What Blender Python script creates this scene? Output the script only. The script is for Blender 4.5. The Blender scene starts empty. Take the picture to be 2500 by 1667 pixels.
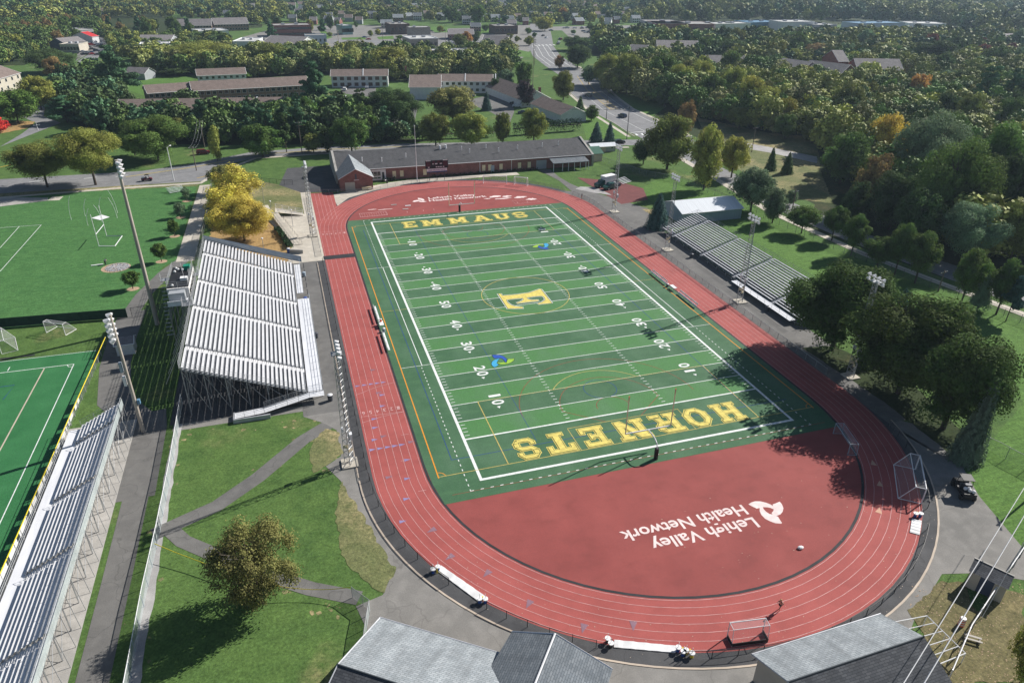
import bpy, bmesh, math, random
import numpy as np
from mathutils import Vector, Matrix
random.seed(7); rng=np.random.default_rng(7)
scene=bpy.context.scene; COL=scene.collection
PI=math.pi
# ---------------- camera (solved from the known size of the football field) ----------------
CF,CX,CY,CZ,YAW,PIT,ROL=1726.09451,-43.7079567,-127.361327,61.1178095,.310787090,.492186408,.0126034908
Cc=np.array([CX,CY,CZ])
Fv=np.array([math.sin(YAW)*math.cos(PIT),math.cos(YAW)*math.cos(PIT),-math.sin(PIT)])
R0=np.array([math.cos(YAW),-math.sin(YAW),0.]);U0=np.cross(R0,Fv)
Rv=R0*math.cos(ROL)+U0*math.sin(ROL);Uv=-R0*math.sin(ROL)+U0*math.cos(ROL)
def ray(u,v): return Fv+Rv*(u-1250)/CF-Uv*(v-833.5)/CF
def G(u,v,z=0.):            # surveyed point of the photograph -> ground position at height z
    d=ray(u,v); t=(z-CZ)/d[2]; p=Cc+t*d; return Vector(p)
def T(r,c,x,y,z=0.): return G(c*625+x*.2659,r*417+y*.2659,z)
def PR(x,y,z):
    d=np.array([x,y,z])-Cc;k=d@Fv
    return 1250+CF*(d@Rv)/k,833.5-CF*(d@Uv)/k,k
def HT(ub,vb,vt):
    b=G(ub,vb);lo,hi=0.,58.
    for _ in range(40):
        m=(lo+hi)/2
        if PR(b.x,b.y,m)[1]>vt:lo=m
        else:hi=m
    return lo
cam=bpy.data.cameras.new('camera'); co=bpy.data.objects.new('camera',cam); COL.objects.link(co); scene.camera=co
M=Matrix(((Rv[0],Uv[0],-Fv[0],CX),(Rv[1],Uv[1],-Fv[1],CY),(Rv[2],Uv[2],-Fv[2],CZ),(0,0,0,1))); co.matrix_world=M
cam.sensor_width=36; cam.lens=CF/2500*36; cam.clip_start=.5; cam.clip_end=12000
scene.render.resolution_x=1024; scene.render.resolution_y=682
# ---------------- light ----------------
SH=math.radians(-107.5); EL=math.radians(34.5)        # shadows run this way (from +y clockwise)
sd=Vector((-math.sin(SH)*math.cos(EL),-math.cos(SH)*math.cos(EL),math.sin(EL)))
w=bpy.data.worlds.new('World'); scene.world=w; w.use_nodes=True; nt=w.node_tree
sky=nt.nodes.new('ShaderNodeTexSky'); sky.sky_type='NISHITA'; sky.sun_disc=False; sky.sun_elevation=EL; sky.sun_rotation=math.atan2(sd.x,sd.y)
sky.air_density=1.0; sky.dust_density=.6; sky.altitude=150
nt.links.new(sky.outputs[0],nt.nodes['Background'].inputs[0]); nt.nodes['Background'].inputs[1].default_value=.052
sl=bpy.data.lights.new('sun','SUN'); sl.energy=4.9; sl.angle=math.radians(.5); sl.color=(1,.955,.89)
so=bpy.data.objects.new('sun',sl); COL.objects.link(so); so.rotation_euler=sd.to_track_quat('Z','Y').to_euler(); so.location=(0,0,90)
vs=scene.view_settings; vs.view_transform='Standard'; vs.look='None'; vs.exposure=.55; vs.gamma=1
# ---------------- materials ----------------
MT={}
def mat(name,col,rough=.85,var=.12,scale=.6,metal=0.,col2=None,detail=4,alpha=None,objcol=False,bump=0.,stretch=None,spec=.3):
    if name in MT: return MT[name]
    m=bpy.data.materials.new(name); m.use_nodes=True; n=m.node_tree; N=n.nodes; L=n.links
    b=N['Principled BSDF']; b.inputs['Roughness'].default_value=rough; b.inputs['Metallic'].default_value=metal
    b.inputs['Specular IOR Level'].default_value=spec
    g=N.new('ShaderNodeNewGeometry') if not objcol else N.new('ShaderNodeTexCoord')
    src=g.outputs['Position'] if not objcol else g.outputs['Object']
    if stretch:
        mp=N.new('ShaderNodeMapping'); L.new(src,mp.inputs[0]); mp.inputs['Scale'].default_value=stretch; src=mp.outputs[0]
    tx=N.new('ShaderNodeTexNoise'); tx.inputs['Scale'].default_value=scale; tx.inputs['Detail'].default_value=detail; L.new(src,tx.inputs['Vector'])
    r=N.new('ShaderNodeValToRGB'); L.new(tx.outputs['Fac'],r.inputs[0])
    c2=col2 or tuple(min(1,c*(1+var)) for c in col); c1=col if col2 else tuple(c*(1-var) for c in col)
    r.color_ramp.elements[0].position=.35; r.color_ramp.elements[1].position=.65
    r.color_ramp.elements[0].color=(*c1,1); r.color_ramp.elements[1].color=(*c2,1)
    out=r.outputs[0]
    if objcol:
        oi=N.new('ShaderNodeObjectInfo'); mx=N.new('ShaderNodeMix'); mx.data_type='RGBA'; mx.blend_type='MULTIPLY'; mx.inputs[0].default_value=1
        L.new(out,mx.inputs[6]); L.new(oi.outputs['Color'],mx.inputs[7]); out=mx.outputs[2]
    L.new(out,b.inputs['Base Color'])
    if bump:
        bp=N.new('ShaderNodeBump'); bp.inputs['Strength'].default_value=bump; bp.inputs['Distance'].default_value=.05; t2=N.new('ShaderNodeTexNoise'); t2.inputs['Scale'].default_value=scale*12
        L.new(src,t2.inputs['Vector']); L.new(t2.outputs['Fac'],bp.inputs['Height']); L.new(bp.outputs[0],b.inputs['Normal'])
    if alpha is not None: b.inputs['Alpha'].default_value=alpha
    MT[name]=m; return m
class NB:   # tiny node helper
    def __init__(s,name):
        s.m=bpy.data.materials.new(name); s.m.use_nodes=True; s.n=s.m.node_tree; s.N=s.n.nodes; s.L=s.n.links; s.b=s.N['Principled BSDF']; MT[name]=s.m
        s.pos=s.N.new('ShaderNodeNewGeometry').outputs['Position']
    def noise(s,sc,det=4,src=None,stretch=None,rough=.5):
        v=src or s.pos
        if stretch:
            mp=s.N.new('ShaderNodeMapping'); s.L.new(v,mp.inputs[0]); mp.inputs['Scale'].default_value=stretch; v=mp.outputs[0]
        t=s.N.new('ShaderNodeTexNoise'); t.inputs['Scale'].default_value=sc; t.inputs['Detail'].default_value=det; t.inputs['Roughness'].default_value=rough
        s.L.new(v,t.inputs['Vector']); return t.outputs['Fac']
    def ramp(s,v,a,b,ca=(0,0,0),cb=(1,1,1)):
        r=s.N.new('ShaderNodeValToRGB'); s.L.new(v,r.inputs[0]); e=r.color_ramp.elements
        e[0].position=a;e[1].position=b;e[0].color=(*ca,1);e[1].color=(*cb,1); return r.outputs[0]
    def mix(s,f,a,b,mode='MIX'):
        x=s.N.new('ShaderNodeMix'); x.data_type='RGBA'; x.blend_type=mode
        for i,v in ((0,f),(6,a),(7,b)):
            if isinstance(v,(int,float)): x.inputs[i].default_value=v
            elif isinstance(v,tuple): x.inputs[i].default_value=(*v,1)
            else: s.L.new(v,x.inputs[i])
        return x.outputs[2]
    def math(s,op,a,b=0.,c=0.):
        x=s.N.new('ShaderNodeMath'); x.operation=op
        for i,v in enumerate((a,b,c)):
            if isinstance(v,(int,float)): x.inputs[i].default_value=v
            else: s.L.new(v,x.inputs[i])
        return x.outputs[0]
    def xyz(s):
        x=s.N.new('ShaderNodeSeparateXYZ'); s.L.new(s.pos,x.inputs[0]); return x.outputs
    def done(s,c,rough=.9,spec=.2,bump=None,bs=.3,bd=.05):
        s.L.new(c,s.b.inputs['Base Color']); s.b.inputs['Roughness'].default_value=rough; s.b.inputs['Specular IOR Level'].default_value=spec
        if bump is not None:
            bp=s.N.new('ShaderNodeBump'); bp.inputs['Strength'].default_value=bs; bp.inputs['Distance'].default_value=bd; s.L.new(bump,bp.inputs['Height']); s.L.new(bp.outputs[0],s.b.inputs['Normal'])
        return s.m
def grassmat(name,c1,c2,dry,dryamt=.62,stripe=0,bs=.6):
    k=NB(name); big=k.noise(.045,3); mid=k.noise(.35,5); fine=k.noise(3.2,4,rough=.8); f2=k.noise(1.1,4,rough=.65)
    c=k.mix(k.ramp(mid,.3,.7),c1,c2); c=k.mix(k.ramp(big,.35,.65),c,k.mix(.5,c,c2))
    if stripe:
        s=k.noise(1.,2,stretch=(.25,2.2,1)); c=k.mix(k.math('MULTIPLY',k.ramp(s,.4,.62),.35),c,tuple(x*1.5 for x in c2))
    dm=k.math('MULTIPLY',k.ramp(k.noise(.07,5),dryamt,dryamt+.14),k.ramp(f2,.3,.6)); c=k.mix(dm,c,dry)
    v=k.ramp(fine,.25,.75,(.42,.45,.45),(1.7,1.65,1.55)); c=k.mix(1.,c,v,'MULTIPLY')
    v=k.ramp(f2,.3,.7,(.8,.8,.8),(1.2,1.2,1.2)); c=k.mix(1.,c,v,'MULTIPLY')
    return k.done(c,.95,.1,fine,bs,.08)
grassmat('grass',(.05,.1,.03),(.09,.155,.045),(.22,.2,.1),.6)
grassmat('grass_lawn',(.042,.118,.04),(.065,.155,.052),(.13,.14,.07),.68,1)
grassmat('grass_bright',(.06,.125,.032),(.09,.17,.042),(.18,.18,.08),.68,1)
grassmat('grass_dry',(.085,.115,.045),(.17,.175,.085),(.3,.25,.14),.45)
grassmat('leaf_litter',(.085,.085,.04),(.17,.15,.08),(.36,.29,.16),.45)
grassmat('orange_litter',(.27,.18,.08),(.36,.24,.11),(.22,.16,.09),.55)
grassmat('woodland_floor',(.02,.035,.014),(.04,.055,.022),(.09,.075,.04),.6)  # floor colour kept dark to imitate shade in gaps between crowns
def turf():
    k=NB('turf'); x,y,z=k.xyz(); 
    m=k.math('MODULO',k.math('ADD',y,457.2),9.144); band=k.math('LESS_THAN',m,4.572)
    inx=k.math('LESS_THAN',k.math('ABSOLUTE',x),24.38); iny=k.math('LESS_THAN',k.math('ABSOLUTE',y),45.72)
    f=k.math('MULTIPLY',k.math('MULTIPLY',band,inx),iny)
    c=k.mix(f,(.05,.125,.06),(.07,.195,.062))
    sc=k.noise(.22,5,stretch=(1,.6,1)); c=k.mix(k.math('MULTIPLY',k.ramp(sc,.42,.7),.42),c,(.11,.2,.12))
    sc=k.noise(.6,5,stretch=(.5,1.4,1)); c=k.mix(k.math('MULTIPLY',k.ramp(sc,.5,.7),.3),c,(.085,.19,.085))
    fn=k.noise(9,2); c=k.mix(1.,c,k.ramp(fn,.3,.7,(.82,.82,.82),(1.2,1.2,1.2)),'MULTIPLY'); return k.done(c,.8,.25,fn,.3)
turf()
def turf2():
    k=NB('turf_second'); c=k.mix(k.ramp(k.noise(.25,4),.3,.7),(.026,.135,.045),(.042,.175,.062)); fn=k.noise(9,2); c=k.mix(1.,c,k.ramp(fn,.3,.7,(.82,.82,.82),(1.2,1.2,1.2)),'MULTIPLY'); return k.done(c,.8,.25,fn,.3)
turf2()
def trackm(name,c1,c2):
    k=NB(name); c=k.mix(k.ramp(k.noise(.16,5),.3,.7),c1,c2); s=k.noise(.5,5,stretch=(.7,1,1)); c=k.mix(k.math('MULTIPLY',k.ramp(s,.48,.72),.24),c,tuple(v*.5 for v in c1)); s3=k.noise(.09,6,stretch=(1,.5,1),rough=.7); c=k.mix(k.math('MULTIPLY',k.ramp(s3,.5,.7),.14),c,tuple(min(1,v*1.35+.03) for v in c2))
    fn=k.noise(14,2); c=k.mix(1.,c,k.ramp(fn,.3,.7,(.9,.9,.9),(1.1,1.1,1.1)),'MULTIPLY'); return k.done(c,.85,.3,fn,.15)
trackm('track_red',(.325,.076,.068),(.385,.094,.084)); trackm('track_red_inner',(.24,.055,.05),(.305,.072,.064))
def asph(name,c1,c2,crack=.35):
    k=NB(name); c=k.mix(k.ramp(k.noise(.12,6),.3,.7),c1,c2); c=k.mix(k.math('MULTIPLY',k.ramp(k.noise(.6,6),.45,.7),.4),c,tuple(v*1.35 for v in c2))
    fn=k.noise(11,2); c=k.mix(1.,c,k.ramp(fn,.3,.7,(.88,.88,.88),(1.12,1.12,1.12)),'MULTIPLY')
    vo=k.N.new('ShaderNodeTexVoronoi'); vo.feature='DISTANCE_TO_EDGE'; vo.inputs['Scale'].default_value=.11
    dv=k.N.new('ShaderNodeVectorMath'); dv.operation='ADD'; nn=k.N.new('ShaderNodeTexNoise'); nn.inputs['Scale'].default_value=.3; k.L.new(k.pos,nn.inputs['Vector']); k.L.new(k.pos,dv.inputs[0]); sc=k.N.new('ShaderNodeVectorMath'); sc.operation='SCALE'; sc.inputs[3].default_value=6; k.L.new(nn.outputs['Color'],sc.inputs[0]); k.L.new(sc.outputs[0],dv.inputs[1]); k.L.new(dv.outputs[0],vo.inputs['Vector'])
    ck=k.ramp(vo.outputs['Distance'],.0,.012,(1,1,1),(0,0,0)); c=k.mix(k.math('MULTIPLY',ck,crack),c,tuple(v*.4 for v in c1)); return k.done(c,.9,.3,fn,.2)
asph('asphalt',(.115,.112,.108),(.165,.16,.152)); asph('dirt_red',(.13,.04,.04),(.17,.052,.05),0); asph('asphalt_dark',(.055,.056,.06),(.085,.085,.088)); asph('asphalt_road',(.17,.17,.175),(.23,.23,.235),.2); asph('asphalt_light',(.165,.16,.15),(.235,.225,.21),.3)
asph('concrete',(.42,.38,.32),(.52,.48,.41),.15); asph('concrete_grey',(.3,.29,.27),(.42,.4,.37),.2); asph('gravel',(.25,.24,.24),(.4,.39,.38),0)
def shingle(name,c1,c2,rowz=3.2,streak=.35):
    k=NB(name); tc=k.N.new('ShaderNodeTexCoord').outputs['UV']; br=k.N.new('ShaderNodeTexBrick'); k.L.new(tc,br.inputs['Vector']); br.inputs['Scale'].default_value=1
    br.inputs['Color1'].default_value=(*c1,1);br.inputs['Color2'].default_value=(*c2,1);br.inputs['Mortar'].default_value=(*[v*.5 for v in c1],1); br.inputs['Brick Width'].default_value=.6; br.inputs['Row Height'].default_value=.24; br.inputs['Mortar Size'].default_value=.02
    s=k.noise(1,5,src=tc,stretch=(.9,.12,1)); c=k.mix(k.math('MULTIPLY',k.ramp(s,.4,.68),streak),br.outputs['Color'],tuple(v*.4 for v in c1)); s2=k.noise(.5,4,src=tc); c=k.mix(1.,c,k.ramp(s2,.3,.7,(.88,.88,.88),(1.12,1.12,1.12)),'MULTIPLY'); return k.done(c,.85,.25)
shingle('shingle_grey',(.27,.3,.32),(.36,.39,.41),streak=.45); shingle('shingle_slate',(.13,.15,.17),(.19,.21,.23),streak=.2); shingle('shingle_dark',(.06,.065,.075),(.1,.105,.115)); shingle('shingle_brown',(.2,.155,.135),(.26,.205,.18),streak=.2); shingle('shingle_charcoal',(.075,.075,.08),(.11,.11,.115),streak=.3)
shingle('shingle_mauve',(.22,.2,.2),(.29,.27,.27),streak=.2)
def brick(name,c1,c2,mo):
    k=NB(name); tc=k.N.new('ShaderNodeTexCoord').outputs['UV']; br=k.N.new('ShaderNodeTexBrick'); k.L.new(tc,br.inputs['Vector']); br.inputs['Scale'].default_value=1
    br.inputs['Color1'].default_value=(*c1,1);br.inputs['Color2'].default_value=(*c2,1);br.inputs['Mortar'].default_value=(*mo,1); br.inputs['Brick Width'].default_value=.4; br.inputs['Row Height'].default_value=.14; br.inputs['Mortar Size'].default_value=.012
    c=k.mix(1.,br.outputs['Color'],k.ramp(k.noise(.7,4),.3,.7,(.8,.8,.8),(1.15,1.15,1.15)),'MULTIPLY'); return k.done(c,.9,.2)
brick('brick_red',(.21,.085,.075),(.28,.12,.1),(.27,.18,.16)); brick('brick_brown',(.2,.12,.1),(.27,.17,.14),(.3,.24,.2)); brick('brick_tan',(.36,.3,.25),(.42,.36,.3),(.45,.4,.35))
mat('white_paint',(.78,.78,.78),.5,.04,3); mat('line_white',(.72,.74,.72),.8,.12,2.5); mat('line_faint',(.56,.33,.32),.8,.2,1.5); mat('line_yellow',(.62,.43,.06),.8,.12,2); mat('line_gold',(.5,.4,.12),.8,.15,2); mat('line_orange',(.68,.27,.02),.8,.1,2)
mat('line_blue',(.02,.06,.22),.8,.1,2); mat('line_red',(.25,.05,.03),.8,.2,2); mat('letter_yellow',(.66,.55,.14),.8,.16,1.6); mat('letter_dark',(.02,.06,.025),.8,.1,2); mat('logo_pink_white',(.76,.62,.6),.8,.1,1.2)
mat('turf_green_spot',(.09,.2,.1),.8); mat('swirl_lime',(.28,.48,.05),.8,.1); mat('swirl_sky',(.05,.35,.6),.8,.1); mat('swirl_blue',(.02,.08,.4),.8,.1); mat('rubber_black',(.03,.03,.034),.8,.2); mat('mark_tan',(.55,.32,.22),.8); mat('mark_grey',(.24,.14,.18),.8); mat('mark_blue',(.25,.22,.4),.8)
mat('aluminium',(.72,.73,.76),.42,.07,1.2,.0,spec=.6,stretch=(1,.2,1)); mat('aluminium_dull',(.42,.43,.46),.45,.12,1.,.2); mat('galvanised',(.36,.37,.38),.45,.15,1.5,.4); mat('steel_dark',(.08,.085,.1),.5,.2,1.5,.3); mat('black_metal',(.018,.018,.02),.5,.2); mat('steel_blue',(.3,.36,.42),.5,.1)
mat('foot_grey',(.17,.18,.2),.5,.15,1); mat('aluminium_grey',(.5,.51,.54),.45,.1,1.,spec=.5); mat('white_metal',(.72,.72,.73),.4,.06,1); mat('concrete_post',(.42,.37,.32),.8,.2,1.2,stretch=(1,1,.15)); mat('wood_pole',(.16,.13,.11),.9,.25,2,stretch=(1,1,.15)); mat('bark',(.07,.052,.04),.95,.3,3,stretch=(1,1,.3)); mat('bark_pale',(.15,.125,.1),.95,.3,3,stretch=(1,1,.3))  # footboard grey darkened to imitate shade in the gaps between seat planks
mat('glass_dark',(.02,.025,.03),.08,.1,spec=.8); mat('glass_blue',(.05,.1,.13),.08,.2,spec=.8); mat('glass_green',(.16,.32,.34),.1,.15,spec=.8); mat('tyre',(.02,.02,.02),.8); mat('hub',(.35,.35,.36),.4); mat('carpaint',(.95,.95,.95),.25,.03,1,objcol=True,spec=.6)
mat('stucco_white',(.66,.65,.63),.8,.06,.6); mat('siding_tan',(.48,.44,.37),.8,.06,.6); mat('siding_grey',(.33,.35,.37),.8,.06,.6); mat('siding_white',(.62,.63,.64),.8,.06,.8); mat('wall_navy',(.06,.08,.13),.7,.1); mat('wall_brown',(.13,.09,.075),.8,.15); mat('wall_stone',(.33,.3,.27),.9,.2,1.5); mat('siding_beige',(.46,.42,.36),.8,.08)
mat('flat_roof',(.3,.29,.28),.9,.15,.15); mat('flat_roof_white',(.5,.5,.49),.8,.08,.15); mat('metal_white_roof',(.74,.77,.8),.35,.05,.5,stretch=(6,.1,1),spec=.5); mat('wall_bluegrey',(.3,.38,.44),.55,.08,3,stretch=(4,1,.02)); mat('black_membrane',(.02,.021,.024),.6,.2); mat('red_sign',(.5,.03,.03),.6); mat('blue_roof',(.12,.24,.36),.5,.1); mat('green_metal',(.05,.13,.09),.5,.1); mat('cream',(.7,.6,.4),.7)
mat('windscreen_green',(.018,.05,.032),.9,.15,1.5); mat('blue_plastic',(.03,.08,.3),.5); mat('yellow_plastic',(.75,.6,.02),.5,.04); mat('orange_plastic',(.75,.12,.03),.5); mat('mulch',(.42,.3,.2),.95,.2,3); mat('stone_rubble',(.35,.35,.36),.9,.5,6); mat('green_tarp',(.01,.22,.14),.7); mat('denim',(.05,.07,.12),.9); mat('skin',(.5,.3,.22),.6); mat('hair_fair',(.45,.3,.15),.8); mat('cloth_dark',(.03,.03,.04),.9); mat('cloth_maroon',(.1,.025,.035),.9); mat('cloth_white',(.7,.7,.7),.9); mat('net',(.6,.6,.62),.8,.1,alpha=.13); mat('chain_link',(.22,.23,.24),.6,.1,alpha=.2); mat('chain_link_pale',(.5,.56,.56),.6,.1,alpha=.42); mat('wood_bench',(.4,.37,.33),.8,.1); mat('curb',(.5,.42,.34),.85,.1); mat('hedge_leaf',(.02,.045,.02),.9)
def foliage():
    for nm,tr in (('foliage',.25),('foliage_conifer',.1)):
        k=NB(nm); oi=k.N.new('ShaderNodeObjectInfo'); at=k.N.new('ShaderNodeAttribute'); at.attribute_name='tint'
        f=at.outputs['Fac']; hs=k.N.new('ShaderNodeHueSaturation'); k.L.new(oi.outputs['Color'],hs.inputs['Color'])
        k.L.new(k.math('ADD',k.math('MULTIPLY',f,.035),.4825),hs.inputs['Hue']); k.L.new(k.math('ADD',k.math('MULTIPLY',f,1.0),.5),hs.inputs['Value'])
        k.L.new(hs.outputs[0],k.b.inputs['Base Color']); k.b.inputs['Roughness'].default_value=.85; k.b.inputs['Specular IOR Level'].default_value=.12
        t=k.N.new('ShaderNodeBsdfTranslucent'); k.L.new(hs.outputs[0],t.inputs[0]); mx=k.N.new('ShaderNodeMixShader'); mx.inputs[0].default_value=tr
        out=k.N['Material Output']; k.L.new(k.b.outputs[0],mx.inputs[1]); k.L.new(t.outputs[0],mx.inputs[2]); k.L.new(mx.outputs[0],out.inputs[0])
foliage()
# ---------------- object helpers ----------------
def tag(o,label=None,cat=None,group=None,kind=None):
    if label:o['label']=label
    if cat:o['category']=cat
    if group:o['group']=group
    if kind:o['kind']=kind
    return o
def empty(name,loc=(0,0,0),rz=0.,label=None,cat=None,group=None,kind=None):
    o=bpy.data.objects.new(name,None); COL.objects.link(o); o.location=loc; o.rotation_euler=(0,0,rz); o.empty_display_size=.5
    return tag(o,label,cat,group,kind)
KIDS={}
def link(o,parent=None):
    COL.objects.link(o)
    if parent is not None: o.parent=parent; KIDS.setdefault(parent.name,[]).append(o)
    return o
def copy_tree(o,parent=None):
    c=o.copy(); link(c,parent)
    for ch in KIDS.get(o.name,[])[:]: copy_tree(ch,c)
    return c
class MB:
    def __init__(s): s.v=[];s.f=[];s.uv=[]
    def face(s,pts,uv=None):
        i=len(s.v); s.v+= [tuple(p) for p in pts]; s.f.append(tuple(range(i,i+len(pts))))
        if uv is None:
            a=Vector(pts[0]);b=Vector(pts[1]);n=None
            for k in range(2,len(pts)):
                n=(b-a).cross(Vector(pts[k])-a)
                if n.length>1e-9: break
            n=n.normalized() if n and n.length>0 else Vector((0,0,1))
            if abs(n.z)>.999: ax=Vector((1,0,0))
            else: ax=Vector((0,0,1)).cross(n).normalized()
            ay=n.cross(ax)
            uv=[(Vector(p).dot(ax),Vector(p).dot(ay)) for p in pts]
        s.uv+=uv; return s
    def box(s,c,d,rz=0.,top=None):
        x,y,z=d[0]/2,d[1]/2,d[2]/2; cs,sn=math.cos(rz),math.sin(rz); t=top or (1,1)
        P=[]
        for zz,(kx,ky) in ((-z,(1,1)),(z,t)):
            for sx,sy in ((-1,-1),(1,-1),(1,1),(-1,1)):
                a,b=sx*x*kx,sy*y*ky; P.append((c[0]+a*cs-b*sn,c[1]+a*sn+b*cs,c[2]+zz))
        for q in ((3,2,1,0),(4,5,6,7),(0,1,5,4),(1,2,6,5),(2,3,7,6),(3,0,4,7)): s.face([P[i] for i in q])
        return s
    def tube(s,a,b,r,r2=None,n=6,cap=True):
        a=Vector(a);b=Vector(b);d=b-a
        if d.length<1e-6:return s
        q=d.to_track_quat('Z','Y'); r2=r if r2 is None else r2
        A=[a+q@Vector((math.cos(k*2*PI/n)*r,math.sin(k*2*PI/n)*r,0)) for k in range(n)]; B=[b+q@Vector((math.cos(k*2*PI/n)*r2,math.sin(k*2*PI/n)*r2,0)) for k in range(n)]
        for k in range(n): s.face([A[k],A[(k+1)%n],B[(k+1)%n],B[k]],uv=[(0,0)]*4)
        if cap: s.face(B); s.face(A[::-1])
        return s
    def path(s,pts,r,n=5):
        for a,b in zip(pts,pts[1:]): s.tube(a,b,r,n=n)
        return s
    def prism(s,poly,z0,z1):
        b=[(p[0],p[1],z0) for p in poly];t=[(p[0],p[1],z1) for p in poly]; n=len(poly)
        s.face(t); s.face(b[::-1])
        for k in range(n): s.face([b[k],b[(k+1)%n],t[(k+1)%n],t[k]])
        return s
    def sheet(s,poly,z): return s.face([(p[0],p[1],z) for p in poly])
    def strip(s,pts,wd,z,closed=False):
        P=[Vector((p[0],p[1],0)) for p in pts]; n=len(P); Lp=[];Rp=[]
        for i in range(n):
            a=P[i-1] if (i>0 or closed) else P[i]; b=P[(i+1)%n] if (i<n-1 or closed) else P[i]
            d=(b-a).normalized(); m=Vector((-d.y,d.x,0))*wd/2; Lp.append(P[i]+m);Rp.append(P[i]-m)
        for i in range(n if closed else n-1):
            j=(i+1)%n; s.face([(Rp[i].x,Rp[i].y,z),(Rp[j].x,Rp[j].y,z),(Lp[j].x,Lp[j].y,z),(Lp[i].x,Lp[i].y,z)])
        return s
    def ball(s,c,r,sx=1,sy=1,sz=1,n=8,m=5):
        c=Vector(c)
        def P(i,j):
            t=PI*i/m;p=2*PI*j/n; return (c.x+r*sx*math.sin(t)*math.cos(p),c.y+r*sy*math.sin(t)*math.sin(p),c.z+r*sz*math.cos(t))
        for i in range(m):
            for j in range(n):
                q=[P(i+1,j),P(i+1,j+1),P(i,j+1),P(i,j)]
                if i==0:q=q[:3]
                if i==m-1:q=[q[0],q[2],q[3]] 
                s.face(q,uv=[(0,0)]*len(q))
        return s
    def build(s,name,m,parent=None,label=None,smooth=False,**kw):
        me=bpy.data.meshes.new(name); me.from_pydata(s.v,[],s.f); uvl=me.uv_layers.new(name='UVMap')
        uvl.data.foreach_set('uv',[c for p in s.uv for c in p])
        me.materials.append(MT[m] if isinstance(m,str) else m)
        if smooth:
            bm=bmesh.new(); bm.from_mesh(me); bmesh.ops.remove_doubles(bm,verts=bm.verts,dist=.0005); bm.to_mesh(me); bm.free()
            me.polygons.foreach_set('use_smooth',[True]*len(me.polygons))
        o=bpy.data.objects.new(name,me); link(o,parent)
        return tag(o,label,kw.get('cat'),kw.get('group'),kw.get('kind'))
def struct(name,mb,m,label=None): return mb.build(name,m,kind='structure',label=label)
def arc(r,a0,a1,cy,n=24): return [(r*math.cos(a0+(a1-a0)*k/n),cy+r*math.sin(a0+(a1-a0)*k/n)) for k in range(n+1)]
CYT=50.6
def oval(r,n=40): return arc(r,0,PI,CYT,n)+arc(r,PI,2*PI,-CYT,n)
# ================= GROUND =================
def pg(*ts): return [T(*t) if len(t)==4 else G(*t) for t in ts]
b=MB().sheet([(-5000,-400),(5000,-400),(5000,9000),(-5000,9000)],0); struct('ground',b,'grass')
AZ=[0]
def rough(pts,step=.7,amp=.22):
    rr=random.Random(5); o=[]; n=len(pts)
    for i in range(n):
        a=Vector((pts[i][0],pts[i][1]));b=Vector((pts[(i+1)%n][0],pts[(i+1)%n][1])); m=min(60,max(1,int((b-a).length/step)))
        for k in range(m): p=a.lerp(b,k/m); o.append((p.x+rr.uniform(-amp,amp),p.y+rr.uniform(-amp,amp)))
    return o
RM={'grass_dry','leaf_litter','orange_litter','grass_lawn','gravel','woodland_floor','grass_bright'}
def area(name,m,z,*pts,kind='structure'):
    AZ[0]+=1
    if m in RM: pts=rough(pts,.7,.25) if m=='grass_dry' or 'litter' in m else rough(pts,1.2,.12)
    return MB().sheet([(p[0],p[1]) for p in pts],z+AZ[0]*.00012).build(name,m,kind=kind)
area('lawn','grass_lawn',.012,(-160,12),(-78,12),(-75.5,22),(-73.4,37),(-71,40),(-71,104),(-93,107),(-160,104))
area('verge','grass_dry',.016,(-160,107),(-93,105.5),(-71,103),(-70,109),(-101,111),(-160,113))
area('park_lawn','grass_bright',.012,(56,62),(58,-60),(92,-60),(88,-20),(83,34),(76,80))
area('corner_lawn','grass_bright',.012,*pg((2,3,2352,560),(2,3,2000,960),(2,3,1700,1300),(3,3,2000,0),(3,3,2270,400),(3,3,2350,250)),(110,-110),(110,-50),(70,-50))
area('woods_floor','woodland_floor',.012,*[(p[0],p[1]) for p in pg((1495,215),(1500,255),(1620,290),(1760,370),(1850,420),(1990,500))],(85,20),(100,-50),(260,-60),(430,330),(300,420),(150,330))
area('meadow','grass_dry',.02,*pg((0,2,1700,1080),(0,2,2350,1220),(0,3,450,1260),(0,3,480,1568),(1,3,600,300),(1,3,150,250),(0,2,2100,1568),(0,2,1850,1450)))
area('path_meadow','gravel',.03,*pg((0,2,2100,1360),(0,2,2350,1400),(0,3,450,1500),(0,3,450,1440),(0,2,2350,1350),(0,2,2130,1310)))
# roads
def road(name,pts,wd,z,m='asphalt_road'): return struct(name,MB().strip(pts,wd,z),m)
R1=[(-330,96),(-200,112),(-131,121),(-93,120),(-72,128),(-54,140),(-28,141.5),(0,139),(46,131),(78,125),(110,119)]
road('street',R1,9.5,.03)
road('street_parking_lane',[(-160,119),(-93,118),(-68,117)],17,.026)
R2=[(118,20),(106,72),(102,125),(106,190),(116,240),(133,298),(140,345),(150,400),(170,470),(200,555),(250,700)]
RW=[(90,-90),(91,-36),(89.5,10),(92,45),(98,90),(102,125)]
road('avenue',R2[2:],21,.034); road('avenue_south',[(110,-110),(103,-60),(100,-30),(93,10),(91,45),(94,90),(100,122)],9,.032)
struct('street_sidewalk',MB().strip([(-330,82),(-160,103),(-93,107),(-70,106.5),(-66,118),(-54,134.5),(-28,135.5),(0,133),(40,126.5),(80,116.5)],1.7,.05),'concrete')
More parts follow.
